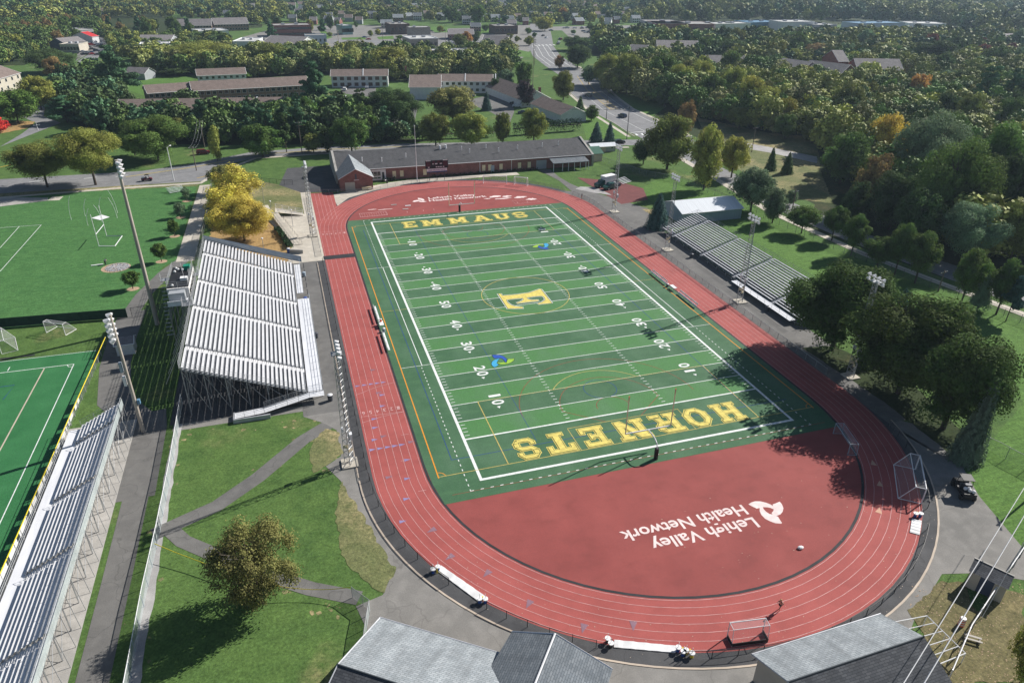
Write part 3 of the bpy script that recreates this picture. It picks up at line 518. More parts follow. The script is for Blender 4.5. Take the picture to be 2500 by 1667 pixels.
# sponsor lettering on the end zones of the track
text('Lehigh Valley',(6.1,-71.9,.055),(-1,0,0),(0,-1,0),14.4,1.85,0,'logo_pink_white',TJ,'lettering',.018)
text('Health Network',(6.1,-69.5,.055),(-1,0,0),(0,-1,0),17.2,1.85,0,'logo_pink_white',TJ,'lettering',.018)
text('Lehigh Valley',(-5.8,71.4,.055),(1,0,0),(0,1,0),14.2,1.9,0,'logo_pink_white',TI,'lettering',.018)
text('Health Network',(-6.1,69.1,.055),(1,0,0),(0,1,0),17.2,1.8,0,'logo_pink_white',TI,'lettering',.018)
for i in range(6):
    text(str(i+1),(-32.1-i*1.07,-34.3,.06),(-1,0,0),(0,1,0) if 0 else (0,-1,0),.45,.95,0,'line_faint',TR,'lane_number',.01).location.y=.95 if 0 else 0
    text(str(i+1),(-32.0-i*1.07,49.4,.06),(-1,0,0),(0,-1,0),.45,1.2,0,'line_faint',TR,'lane_number',.01)
b=MB(); pr=[(-26.8,63.3),(-19.5,63.3),(-19.5,60.3),(-26.8,60.1)]; b.strip(pr,.22,.05,True)
b.strip([(17.0,63.5),(24.3,63.3),(24.5,60.3),(17.2,60.4)],.1,.05,True)
for x in (-14,-9.5,-6.5,18,21): b.strip([(x,60.8),(x+.1,62)],.12,.05)
for k in range(11): b.strip([(-26.2+k*.65,60.4),(-26.2+k*.65,63.1)],.05,.049)
b.build('event_marking','line_faint',TI)
b=MB(); 
for cx_,cy_,sx_,sy_ in ((13.5,68.8,2.2,1.2),(17,68.2,1.6,.8),(20.5,66.2,2,1),(14.8,66.3,2.8,.5),(-20,65.2,2.4,.3),(23,63.6,1.5,1.1),(10.8,67.4,1,.4),(-23,66,1.4,.25)):
    n=14; b.sheet([(cx_+sx_*math.cos(a)*random.uniform(.6,1.2),cy_+sy_*math.sin(a)*random.uniform(.5,1.2)) for a in np.linspace(0,2*PI,n,endpoint=False)],.0495+random.random()*.001)
b.build('chalk_stain','mark_tan' if 0 else 'logo_pink_white',TI)
for x0,y0 in ((-12.8,66.7),(-14,63.8),(-16.5,68.6)): MB().box((x0,y0,.1),(1.6,.5,.12)).build('takeoff_board','white_paint' if x0>-13 else 'concrete_grey',TI)
# second field
F2=area('second_field','turf_second',.04,(-170,-.4),(-79.9,-1.4),(-80.2,-110),(-170,-110))
b=MB(); b.strip([(-82.9,-5.8),(-83.3,-110)],.13,.055); b.strip([(-82.9,-5.8),(-150,-4.8)],.13,.056); b.strip([(-83.9,-5.8),(-83.6,-6.5),(-83,-6.7)],.1,.055); b.strip([(-92.9,-5.2),(-92.9,-3.9)],.13,.055); b.strip([(-170,-.6),(-80,-1.6)],.1,.055); b.build('field_line','line_white',F2)
MB().strip([(-87.3,-6),(-88.2,-110)],.2,.055).build('tan_line','curb',F2); MB().strip([(-91,-15),(-90.5,-10.6),(-150,-10)],.13,.057).build('blue_line','line_blue',F2); MB().strip([(-92.5,-22),(-92,-15.6),(-150,-15)],.13,.057).build('yellow_line','line_yellow',F2)
area('rubber_border','rubber_black',.03,(-170,.9),(-90,-.1),(-90,-.6),(-170,.2)); 
b=MB(); Lw=[(1,0,380,498),(1,0,0,925)]; P=pg(*Lw); b.strip([(p.x,p.y) for p in P],.12,.03); P=pg((1,0,380,498),(1,0,0,525)); b.strip([(p.x,p.y) for p in P],.12,.0305); P=pg((1,0,178,512),(1,0,0,710)); b.strip([(p.x,p.y) for p in P],.12,.031); b.build('chalk_line','line_white',kind='structure')
P=pg((1,0,-200,330),(1,0,0,330),(1,0,440,275),(1,0,440,250),(1,0,0,245),(1,0,-200,245)); area('court','concrete_grey',.03,*P); P=pg((1,0,437,276),(1,0,545,272),(1,0,582,238),(1,0,480,240)); area('court_pad','white_paint' if 0 else 'concrete',.034,*P)

def patches(name,m,n,fn,smin,smax,z):
    b=MB(); rr=random.Random(11)
    for i in range(n):
        x,y=fn(rr); s_=rr.uniform(smin,smax); k=9; an=rr.random()*6.28; e=rr.uniform(.4,1)
        P=[]
        for j in range(k):
            a=j*2*PI/k; r_=s_*rr.uniform(.55,1.2); px_,py_=r_*math.cos(a),r_*e*math.sin(a); P.append((x+px_*math.cos(an)-py_*math.sin(an),y+px_*math.sin(an)+py_*math.cos(an)))
        b.sheet(P,z+i*.00003)
    o=b.build(name,m); tag(o,'scattered worn and dry patches in the school grass','dry grass',None,'stuff'); return o
def edgepts(rr):
    a=rr.choice([((-42.2,-44.5),(-45,-47)),((-41,-57),(-39.3,-68)),((-44,-36.5),(-52,-45.5)),((-46,-69),(-58,-59)),((-44.5,-35),(-60,-32)),((-43.5,-72),(-52,-66)),((-63.6,-30),(-63.6,-75))]); t=rr.random(); return (lerp_(a[0][0],a[1][0],t)-rr.random()**2*3.5+.4,lerp_(a[0][1],a[1][1],t)+rr.uniform(-1,1)*1.2)
def lerp_(a,b,t): return a+(b-a)*t
patches('worn_grass','grass_dry',110,edgepts,.1,.42,.0118)
patches('fallen_leaves','mulch',700,lambda rr:(lambda q:(q.x,q.y))(T(3,3,rr.uniform(1300,2340),rr.uniform(650,1560))),.03,.09,.045)
def lv(rr):
    a=rr.uniform(3.6,6.2); r_=rr.uniform(34,40) ; return (r_*math.cos(a),-CYT+r_*math.sin(a)) if rr.random()<.8 else (rr.uniform(-5,25),-CYT-rr.uniform(15,31))
o=patches('track_leaves','curb',230,lv,.03,.07,.064); o['label']='small pale leaves blown over the near turn of the track'; o['category']='leaves'
o=bpy.data.objects['fallen_leaves']; o['label']='dry fallen leaves scattered on the leafy verge'; o['category']='leaves'
# ================= STANDS =================
def lerp(a,b,t): return a+(b-a)*t
def railing(b,pts,h=1.07,r=.03,sp=2.4,mid=2):
    for a,c in zip(pts,pts[1:]):
        a=Vector(a);c=Vector(c);n=max(1,round((c-a).length/sp))
        for k in range(n+1):
            p=a.lerp(c,k/n); b.tube(p,p+Vector((0,0,h)),r,n=4,cap=False)
        for j in range(mid+1):
            z=Vector((0,0,h*(1-j/(mid+1)))); b.tube(a+z,c+z,r,n=4,cap=False)
    return b
def stand(name,label,xf,zf,xb,zb,y0,y1,rows,aisles,group=None,aw=1.25,seat='aluminium',foot='aluminium_dull',seatw=.28,footw=.24):
    root=empty(name,((xf+xb)/2,(y0+y1)/2,0),0,label,'bleacher',group); ox,oy=(xf+xb)/2,(y0+y1)/2
    dx=(xb-xf)/rows;dz=(zb-zf)/(rows-1); ys=[y0]; 
    for a in sorted(aisles): ys+=[a-aw/2,a+aw/2]
    ys.append(y1); sg=1 if dx>0 else -1
    for i in range(rows):
        x=xf+dx*(i+.5)-ox; z=zf+dz*i; s=MB(); f=MB()
        for a,c in zip(ys[::2],ys[1::2]):
            s.box((x+dx*.12,(a+c)/2-oy,z+.44),(seatw,c-a,.045)); f.box((x-dx*(.1 if footw>.4 else .25),(a+c)/2-oy,z+.02),(footw,c-a,.04)); f.box((x+dx*.46,(a+c)/2-oy,z+.15),(.02,c-a,dz+.02))
            n=max(1,int((c-a)/3))
            for k in range(n+1): s.box((x+dx*.12,a+(c-a)*k/n-oy,z+.22),(.06,.05,.4))
        s.build('bench_row',seat,root); f.build('footboard',foot,root)
    for a in aisles:
        st=MB(); hr=MB()
        for i in range(rows):
            x=xf+dx*(i+.5)-ox; z=zf+dz*i; st.box((x-dx*.25,a-oy,z+.03),(abs(dx)*.5,aw,.05)); st.box((x+dx*.2,a-oy,z+dz/2+.03),(abs(dx)*.45,aw*.9,.05)); st.box((x,a-oy,z-.1),(abs(dx),.06,.1))
        for i in range(0,rows-2,3):
            p=[(xf+dx*(i+.4)-ox,a-oy,zf+dz*i),(xf+dx*(i+2.4)-ox,a-oy,zf+dz*(i+2))]
            for q in p: hr.tube(q,(q[0],q[1],q[2]+.9),.025,n=5)
            hr.tube((p[0][0],p[0][1],p[0][2]+.9),(p[1][0],p[1][1],p[1][2]+.9),.025,n=5); hr.tube((p[0][0],p[0][1],p[0][2]+.5),(p[1][0],p[1][1],p[1][2]+.5),.02,n=4)
        st.build('aisle_steps',seat,root); hr.build('handrail','galvanised',root)
    u=MB(); n=max(3,round((y1-y0)/3.7))
    for k in range(n+1):
        y=lerp(y0+.2,y1-.2,k/n)-oy
        u.tube((xf-ox,y,zf-.15),(xb-ox,y,zb-.15),.08,n=4); m=max(2,int(abs(xb-xf)/2.6))
        for j in range(m+1):
            t=j/m; x=lerp(xf,xb,t)-ox; z=lerp(zf,zb,t)-.15; u.tube((x,y,0),(x,y,z),.07,n=4)
            if j<m:
                x2=lerp(xf,xb,(j+1)/m)-ox; u.tube((x,y,.3),(x2,y,lerp(zf,zb,(j+1)/m)-.3),.035,n=4)
            if k<n and j%2==0: u.tube((x,y,.3),(x,lerp(y0+.2,y1-.2,(k+1)/n)-oy,z-.1),.03,n=4)
    u.build('support_frame','steel_dark' if seat=='aluminium' and rows>20 else 'galvanised',root)
    for yy in (y0,y1):
        b=MB(); railing(b,[(xf-ox,yy-oy,zf+.1),(xb-ox,yy-oy,zb+.2)],1.1); b.build('side_railing','galvanised',root)
    b=MB(); railing(b,[(xb+dx*.3-ox,y0-oy,zb),(xb+dx*.3-ox,y1-oy,zb)],1.35,mid=3); b.build('back_railing','galvanised',root)
    return root,ox,oy
gs,ox,oy=stand('grandstand','large white aluminium grandstand with press box on the home side of the track',-45.6,1.25,-62.6,8.0,-28,27.7,27,[20.2,5.8,-6,-21.2],aw=1.1,seatw=.34,footw=.5,seat='white_metal',foot='foot_grey')
b=MB(); b.box((-44.3-ox,-10-oy,1.2),(2.2,36,.1)); b.box((-44.75-ox,19-oy,1.2),(1.2,16,.1)); b.build('walkway','aluminium',gs)
b=MB(); railing(b,[(-43.1-ox,-28.2-oy,1.25),(-43.1-ox,8-oy,1.25)]); railing(b,[(-44.1-ox,11-oy,1.25),(-44.1-ox,27.5-oy,1.25)]); railing(b,[(-43.1-ox,-28.2-oy,1.25),(-45.3-ox,-28.2-oy,1.25)]); b.build('front_railing','steel_blue',gs)
[MB().tube((-43.3-ox,y-oy,0),(-43.3-ox,y-oy,1.2),.07,n=4).build('walkway_post','steel_dark',gs) for y in np.arange(-28,28,3.7)]
b=MB(); b.face([(-45.2-ox,-28.2-oy,1.22),(-45.2-ox,-29.7-oy,1.22),(-52-ox,-31.4-oy,.75),(-52-ox,-29.9-oy,.75)]); b.face([(-43-ox,-28.2-oy,1.22),(-43-ox,-29.7-oy,1.22),(-45.2-ox,-29.7-oy,1.22),(-45.2-ox,-28.2-oy,1.22)]); b.face([(-52-ox,-31.4-oy,.75),(-56.3-ox,-31.4-oy,.5),(-56.3-ox,-29.9-oy,.5),(-52-ox,-29.9-oy,.75)])
b.build('ramp','aluminium',gs); b=MB(); railing(b,[(-43-ox,-29.7-oy,1.22),(-45.2-ox,-29.7-oy,1.2),(-52-ox,-31.4-oy,.75),(-56.3-ox,-31.4-oy,.5)],1.,.025,1.6,3); railing(b,[(-46-ox,-28.6-oy,1.2),(-52-ox,-29.9-oy,.75)],1.,.025,1.6,3); b.build('ramp_railing','galvanised',gs)
b=MB(); b.box((-53.8-ox,-31.9-oy,.35),(5.2,.25,.7)); b.box((-56.4-ox,-30.9-oy,.3),(.25,2.2,.6)); b.build('ramp_wall','aluminium_dull',gs)
b=MB(); b.face([(-43.6-ox,28.0-oy,1.3),(-62.8-ox,28.0-oy,8.1),(-62.8-ox,28.0-oy,9.5),(-43.6-ox,28.0-oy,2.7)]); b.build('banner','steel_blue',gs)
for y in np.arange(-25,27,3.2): MB().tube((-65.6-ox,y-oy,4.4),(-62.9-ox,y-oy,9.4),.055,n=5).build('back_brace','galvanised',gs)
# press box: stands on its own frame behind the seating
px,py=-65.2,3.9; PB=empty('press_box',(px,py,0),0,'white press box with black flat roof deck behind the top of the home grandstand','press box')
W_,L_=3.6,14.4; zt=9.6
b=MB(); b.box((0,.9,zt-1.35),(W_,10.4,2.7)); b.build('wall','stucco_white',PB)
b=MB(); b.box((0,1.1,zt+.04),(W_-.1,10.0,.07)); b.build('roof_deck','black_membrane',PB)
b=MB(); railing(b,[(-1.75,-4,zt+.1),(1.75,-4,zt+.1),(1.75,6,zt+.1),(-1.75,6,zt+.1),(-1.75,-4,zt+.1)],1.1,.03,2,2); b.build('roof_railing','galvanised',PB)
b=MB(); b.box((0,-5.9,zt-1.9),(3.2,3.2,.12)); b.box((0,-7.4,zt-1.5),(3.2,.1,.9)); b.build('platform','aluminium',PB); b=MB(); b.box((-.1,-5.2,zt-1.0),(2.6,1.6,1.6)); b.build('booth','siding_grey',PB)
[MB().tube((sx*1.7,y,0),(sx*1.7,y,zt-2.6),.09,n=4).build('support_post','galvanised',PB) for sx in (-1,1) for y in (-7,-3,1,5.5)]
b=MB(); [b.box((1.83,y,zt-1.1),(.05,1.3,.9)) for y in np.arange(-3,5.8,1.9)]; b.build('window','glass_dark',PB)
MB().box((.9,4.6,zt+.5),(1.1,1.2,.8)).build('green_cover','green_tarp',PB)
MB().box((.8,-.6,zt+.35),(1.2,1.0,.5)).build('roof_hatch','white_paint',PB)
[MB().ball((x,y,zt+.35),.25).build('roof_equipment','cloth_white',PB) for x,y in ((-1,4.8),(-.6,4.2),(-1.1,3.2),(-.9,-3.4),(.2,3.9))]; MB().tube((.6,1,zt),(.4,1.4,zt+2.6),.03).build('mast','white_metal',PB)
b=MB(); b.box((-2.9,2.6,zt-.8),(1.5,1.5,.1)); railing(b,[(-3.6,1.9,zt-.7),(-3.6,3.3,zt-.7),(-2.2,3.3,zt-.7)],1.); [b.tube((-3.4,1.9+q,0),(-2.6,1.9+q,zt-.8),.05,n=4) for q in (0,1.4)]
for k in range(14): b.box((-2.9,1.2-k*.42,zt-1-k*.6),(1.2,.28,.05))
b.build('stairs','galvanised',PB)
for yy,nm in ((7.2,0),(-6.4,1)):
    b=MB(); 
    for z in (0,): b.box((-63.2-ox,yy-oy,9.0),(1.8,1.6,.08)); railing(b,[(-64-ox,yy-.8-oy,9),(-62.3-ox,yy-.8-oy,9),(-62.3-ox,yy+.8-oy,9),(-64-ox,yy+.8-oy,9),(-64-ox,yy-.8-oy,9)],1.1,.03,1.5,3)
    b.build('camera_platform','galvanised',gs)
# visitors' stand
vsx,ox2,oy2=stand('visitor_bleacher','silver aluminium bleacher on the visitor side in front of the white roofed shed',46.0,.9,55.8,3.9,-29,27.2,15,[21.5,8,-5.5,-19.5],aw=.9,seatw=.3,footw=.3,seat='aluminium_grey',foot='foot_grey')
b=MB(); b.box((45.1-ox2,-17.5-oy2,.95),(1.5,20,.08)); b.build('walkway','aluminium',vsx); b=MB(); railing(b,[(44.3-ox2,-29-oy2,1),(44.3-ox2,-7.5-oy2,1)]); railing(b,[(45.6-ox2,-7-oy2,1),(45.6-ox2,6.8-oy2,1)]); railing(b,[(45.6-ox2,9-oy2,1),(45.6-ox2,27-oy2,1)]); b.build('front_railing','galvanised',vsx)
b=MB(); b.box((57.2-ox2,0-oy2,5.1),(.04,56,1.2)); 
# near-left bleacher
bl,ox3,oy3=stand('side_bleacher','long silver bleacher beside the second green field along the yellow rail',-77.1,1.2,-71.3,3.9,-100,-28.6,10,[-33.6,-46,-58.4,-70.8,-83],seatw=.4,footw=.12,seat='white_metal')
b=MB(); b.box((-77.9-ox3,-64.5-oy3,1.15),(1.5,71,.09)); b.build('walkway','aluminium',bl)
b=MB(); railing(b,[(-78.7-ox3,-27.5-oy3,1.2),(-78.7-ox3,-100-oy3,1.2)]); b.build('front_railing','galvanised',bl)
b=MB(); 
for y in np.arange(-99,-28,2.42): b.tube((-71.2-ox3,y-oy3,5.0),(-70.4-ox3,y-1.-oy3,0),.035,n=4); b.tube((-71.3-ox3,y-oy3,3.6),(-72.6-ox3,y-oy3,.1),.03,n=4)
b.build('raking_brace','galvanised',bl)
b=MB(); b.box((-71.05-ox3,-64.3-oy3,4.5),(.03,71.4,1.1)); b.build('back_mesh','chain_link_pale',bl)
# yellow rail fence
def fence(name,label,pts,h,sp,postm,meshm,cat='fence',toprail=None,postr=.035,group=None,panel=None):
    P=[Vector((p[0],p[1],0)) for p in pts]; o=P[0]; root=empty(name,o,0,label,cat,group); m=MB();r=MB()
    for a,c in zip(P,P[1:]):
        a=a-o;c=c-o
        m.face([a+Vector((0,0,.05)),c+Vector((0,0,.05)),c+Vector((0,0,h)),a+Vector((0,0,h))]); r.tube(a+Vector((0,0,h)),c+Vector((0,0,h)),postr*1.0,n=5)
    m.build('chain_mesh',meshm,root); r.build('top_rail',toprail or postm,root)
    L=sum((c-a).length for a,c in zip(P,P[1:])); n=max(2,round(L/sp)); pm=None; d=0;i=0;acc=0
    for k in range(n+1):
        t=L*k/n
        while i<len(P)-2 and t>acc+(P[i+1]-P[i]).length+1e-6: acc+=(P[i+1]-P[i]).length;i+=1
        q=P[i].lerp(P[i+1],min(1,(t-acc)/max(1e-6,(P[i+1]-P[i]).length)))-o
        if pm is None: pm=MB().tube((0,0,0),(0,0,h+.05),postr*1.15,n=6).build('post',postm,root); pm.location=q
        else:
            c=pm.copy(); link(c,root); c.location=q
    return root
yf=fence('field_fence','low chain link fence with yellow top rail beside the second field',[(-78.9,.9),(-79.3,-20),(-79.6,-40),(-79.9,-60),(-80,-105)],1.25,2.4,'galvanised','chain_link',toprail='yellow_plastic',postr=.07)
for i in range(17):
    y=-20.5-i*4.0
    if i==0: sz=1.2
    MB().box((-79.35+(-.6)*(abs(y)/60)+78.9+.08,y-.9,.72),(.06,3.2 if i%2 else 2.9,.9)).build('banner_panel','white_paint',yf)
fence('boundary_fence','tall chain link fence with slatted mesh between service path and park grass',[(-64.2,-24.2),(-64.1,-42),(-64.3,-54),(-64.6,-64),(-64.7,-100)],1.85,2.9,'steel_blue','chain_link_pale',toprail='white_metal',postr=.04)
fence('screen_fence','dark green windscreen fence between the lawn and the second field',[(-140,15.5),(-99,13),(-88,12.2),(-77,11.2)],1.9,4.2,'windscreen_green','windscreen_green')
fence('gate_fence','dark open gate frame beside the grandstand stairs',[(-76.2,11.3),(-72,11.6),(-66.5,11.8)],1.9,2.2,'black_metal','chain_link')
def arcp(a0,a1,r,cy,n=20): return arc(r,math.radians(a0),math.radians(a1),cy,n)
trackfences=[('black rail fence along the home straight beside the grandstand walk',[(-39.0,30),(-39.0,0),(-39.0,-30),(-39,-50.6)]+arcp(180,212.5,38.9,-CYT,12)),
('short black rail fence between the two white crossing mats',arcp(220.5,238.5,39,-CYT,8)),
('black rail fence around the near turn behind the small goal',arcp(251.5,311,39,-CYT,18)),
('black rail fence along the near turn beside the grey plaza',arcp(317.5,345,39.0,-CYT,10)),
('chain link fence between visitor bleacher and the track',[(38.9,-45),(38.9,0),(38.9,43)]+arcp(-8,21,39.0,CYT,8)),
('chain link fence around the far turn towards the brick building',arcp(26,68,39.,CYT,12)),
('chain link fence at the far turn below the scoreboard',arcp(70,124,38.9,CYT,14)+[(-31,84.8),(-38.3,86.8)]),
('chain link fence by the far end of the home straight',[(-39.2,82),(-39,60),(-39,48),(-39,34)])]
for l,p in trackfences: fence('track_fence',l,p,1.1,2.7,'black_metal' if 'black' in l else 'galvanised','chain_link',group='fences around the running track')
for a in (212.5,238.5,251.5,311): 
    pass
fence('park_fence','long chain link fence beside the row of street trees',[(75,68),(77.5,50),(80,10),(82.5,-5),(89,-40),(97,-80)],1.8,3.2,'steel_dark','chain_link')
fence('corner_fence','chain link fence on the corner lawn right of the leaning spruce',[(p.x,p.y) for p in (T(2,3,2000,985),T(2,3,2100,1030),T(2,3,2185,1080),T(2,3,2350,1165),T(2,3,2560,1275))],2.0,3.2,'galvanised','chain_link')
fence('back_lawn_fence','chain link fence behind the small bleacher near the crossroads',[(58,113),(62,95),(67,78),(75,68)],1.8,3.,'galvanised','chain_link')
fence('bank_fence','dark fence on top of the grassy bank left of the brick building',[(-60,98),(-54,103),(-46,98),(-43,97)],1.6,2.6,'black_metal','chain_link')
fence('plaza_fence','short silver chain link fence at the plaza edge above the grey roof',[(-43.2,-70.2),(-41.6,-72.5),(-42.3,-75),(-43,-78)],1.6,1.8,'galvanised','chain_link_pale')
fence('walk_fence','chain link fence between concrete walk and yellow trees',[(-66.4,40),(-66,70),(-66.5,103)],1.8,3.,'galvanised','chain_link')
PA=[T(3,3,1620,1568),T(3,3,1800,1150),T(3,3,2010,830),T(3,3,2250,480),T(3,3,2400,250)]
fence('corner_boundary_fence','tall chain link fence with thick white top rail in the near corner',[(p.x+.3,p.y) for p in PA],1.9,2.2,'galvanised','chain_link',toprail='white_metal',postr=.06)
# caution tapes
def cable(name,label,a,c,sag,r,m,cat,group=None,n=14):
    a=Vector(a);c=Vector(c); pts=[a.lerp(c,k/n)-Vector((0,0,sag*4*(k/n)*(1-k/n)))-a for k in range(n+1)]
    o=MB().path(pts,r,4).build(name,m,None,label,cat=cat,group=group); o.location=a; return o
cable('barrier_tape','yellow caution tape from boundary fence to the autumn tree',(-64.2,-57,1.5),(-51.5,-67,1.6),.5,.05,'yellow_plastic','tape')
cable('barrier_tape','yellow caution tape from the autumn tree to the plaza fence',(-51,-67.5,1.5),(-43.2,-70.2,1.6),.5,.045,'yellow_plastic','tape')
# ================= LIGHT TOWERS =================
def lattice(b,h,w0,w1,seg=.9,r=.035,kind=3):
    P=lambda z,k:(lerp(w0,w1,z/h)*math.cos(k*2*PI/kind+.5),lerp(w0,w1,z/h)*math.sin(k*2*PI/kind+.5),z); n=int(h/seg)
    for k in range(kind):
        b.tube(P(0,k),P(h,k),r*1.5,n=5)
        for i in range(n):
            z0,z1=h*i/n,h*(i+1)/n; b.tube(P(z0,k),P(z1,(k+1)%kind),r,n=4,cap=False)
            b.tube(P(z1,k),P(z1,(k+1)%kind),r*.8,n=4,cap=False)
def tower(face):
    root=empty('light_tower'); b=MB(); lattice(b,17.3,.75,.42,.95); b.build('lattice_mast','galvanised',root)
    MB().box((0,0,.12),(2.2,2.2,.24)).build('footing','concrete',root)
    b=MB(); b.box((0,0,17.2),(.18,3.4,.14)); b.box((0,0,18.0),(.18,3.4,.14)); b.box((0,0,17.4),(1.4,1.2,.06)); b.tube((0,0,17),(0,0,18.1),.07); b.build('crossarm','galvanised',root)
    for k in range(8):
        y=-1.5+(k%4)*1.0; z=17.5+(k//4)*.75; s=.33
        f=MB(); f.tube((-.1*face*0+.35*face,y,z-.15),(-.05*face,y,z+.15),s,.16,n=10); f.build('floodlight','white_metal',root,smooth=False)
    b=MB(); b.box((.55,0,4.6),(.35,.7,.9)); b.box((-.45,.3,5.6),(.3,.5,.6)); b.build('control_box','aluminium',root)
    b=MB(); [b.box((.3*math.cos(a),.3*math.sin(a),z),(.7,.1,.5),a) for a,z in ((.5,2.2),(2.6,2.8),(4.5,3.4))]; b.build('climb_guard','cream',root)
    return root
tR=tower(-1)
TL=[(41.45,45.9,'behind the blue spruce'),(41.4,15.2,'at the far aisle of the visitor bleacher'),(41.4,-15.6,'at the near aisle of the visitor bleacher'),(42.3,-46.9,'among the big dark maples')]
for i,(x,y,l) in enumerate(TL):
    o=tR if i==0 else copy_tree(tR); o.location=(x,y,0); tag(o,'steel lattice light tower '+l,'light tower','lattice floodlight towers')
tL=tower(1)
for i,(x,y,l) in enumerate(((-41.0,-46.6,'beside the near end of the grandstand'),(-40.0,48.5,'at the far end of the home straight'))):
    o=tL if i==0 else copy_tree(tL); o.location=(x,y,0); tag(o,'steel lattice light tower '+l,'light tower','lattice floodlight towers')
def bigpole(x,y,h,r,label,n,rz=0.,boxes=()):
    root=empty('floodlight_pole',(x,y,0),rz,label,'light pole','concrete floodlight poles'); MB().tube((0,0,0),(0,0,h),r,r*.55,n=12).build('pole','concrete_post',root,smooth=False)
    b=MB()
    for k in range(n//2): b.box((0,0,h-.3-k*.75),(.12,2.6,.1))
    b.build('crossarm','galvanised',root)
    for k in range(n):
        z=h-.3-(k//2)*.75; y_=-.9 if k%2 else .9; MB().tube((.55,y_,z-.25),(0,y_,z+.1),.42,.18,n=12).build('floodlight','white_metal',root)
    for (z,sx,m) in boxes: MB().box((sx*.5,0,z),(.35,.5,1.5 if sx>0 else .7)).build('control_box',m,root)
    return root
bigpole(-71.2,6.5,31,.42,'very tall tapered floodlight pole behind the home press box',8,0.)
bigpole(-69,-30.4,19,.3,'floodlight pole at the corner of the near left bleacher',10,PI,[(5.2,-1,'blue_roof'),(8.8,1,'white_metal'),(11,1,'steel_blue')])
# ================= GOALS =================
def upright(y,face,label):
    root=empty('football_goalpost',(0,y,0),0,label,'goalpost','football goalposts'); f=face
    MB().tube((0,0,0),(0,0,1.9),.3,n=12).build('post_pad','black_metal',root)
    b=MB(); pts=[(0,0,1.8),(0,0,2.2),(0,f*.3,2.65),(0,f*.9,2.95),(0,f*1.7,3.05),(0,f*2.9,3.05)]; b.path(pts,.085,8); b.build('gooseneck','white_metal',root)
    b=MB(); b.tube((-3.55,f*2.9,3.05),(3.55,f*2.9,3.05),.1,n=8); b.build('crossbar','white_metal',root)
    for s in (-1,1):
        u=MB().tube((s*3.55,f*2.9,3.05),(s*3.55,f*2.9,9.2),.085,n=8).build('upright','cream',root); MB().box((s*3.55,f*2.9,8.9),(.13,.13,.7)).build('wind_ribbon','orange_plastic',u)
    return root
upright(-57.75,1,'white goalpost with black pad behind the yellow word at the near end zone'); upright(57.6,-1,'white goalpost with black pad in front of the far red semicircle')
def netgoal(name,loc,rz,wd,h,d,label,cat='goal',group='portable goals',d0=.9,m='white_metal',base=None,r=.06):
    root=empty(name,(loc[0],loc[1],loc[2] if len(loc)>2 else 0),rz,label,cat,group); b=MB(); W=wd/2
    b.path([(-W,0,.05),(-W,0,h),(W,0,h),(W,0,.05)],r,6); b.build('goal_frame',m,root)
    b=MB()
    for s in (-1,1): b.path([(s*W,0,h),(s*W,d0,h),(s*W,d,.05),(s*W,0,.05)],r*.6,5)
    b.tube((-W,d0,h),(W,d0,h),r*.6,n=5); b.tube((-W,d,.05),(W,d,.05),r*.6,n=5); b.build('net_frame',m,root)
    n=MB(); n.face([(-W,d0,h),(W,d0,h),(W,d,.05),(-W,d,.05)]); n.face([(-W,0,h),(W,0,h),(W,d0,h),(-W,d0,h)])
    for s in (-1,1): n.face([(s*W,0,.05),(s*W,0,h),(s*W,d0,h),(s*W,d,.05)])
    n.build('net','net',root)
    if base:
        bb=MB(); bb.box((0,d,.25),(wd,.06,.5)); [bb.box((s*W,d/2,.25),(.06,d,.5)) for s in (-1,1)]; bb.build('kickboard',base,root)
    return root
netgoal('hockey_goal',(-5,-86.9),PI-.15,3.9,2.14,1.2,'small white field hockey goal with black boards on the near turn',base='black_metal',m='white_metal',d0=.9)
netgoal('soccer_goal',(31,-73.1),math.radians(51),7.6,2.44,2.7,'large white soccer goal standing across the shaded near turn',d0=1.2,r=.09)
netgoal('soccer_goal',(27.4,-62.3),math.radians(-108),5.2,1.9,1.3,'smaller low goal in tree shade at the corner of the red end area',m='steel_blue',d0=1.2)
netgoal('soccer_goal',(17.2,81.8),-.35,7.3,2.44,1.6,'white soccer goal on the far turn behind the far goalpost',r=.08)
netgoal('soccer_goal',(24.4,78.2),-.65,4.2,2.44,1.4,'second white goal on the far turn right of the larger one',r=.08)
netgoal('soccer_goal',(-88.4,7.3),2.6+PI,4.2,2.3,2.6,'white netted goal leaning by the green windscreen fence',m='white_metal',r=.06)
netgoal('soccer_goal',(-96.5,4.4),1.9+PI,6,2.44,2.4,'white netted goal cut off by the left picture edge',m='white_metal',r=.06)
pgk=empty('practice_goalpost',(-89.4,54.8,0),0,'white tubular practice goalpost on the left lawn','goalpost'); v2=Vector((.5,7.2,0))
b=MB(); b.tube((0,0,0),(0,0,7.9),.07); b.tube(v2,v2+Vector((0,0,7.9)),.07); b.tube((0,0,3.05),v2+Vector((0,0,3.05)),.08); b.build('upright','white_metal',pgk)
b=MB(); b.path([(0,0,.1),(3.6,-1,.1),(4.1,6.3,.1),tuple(v2+Vector((0,0,.1)))],.09); b.build('base_frame','white_metal',pgk)
bent=None
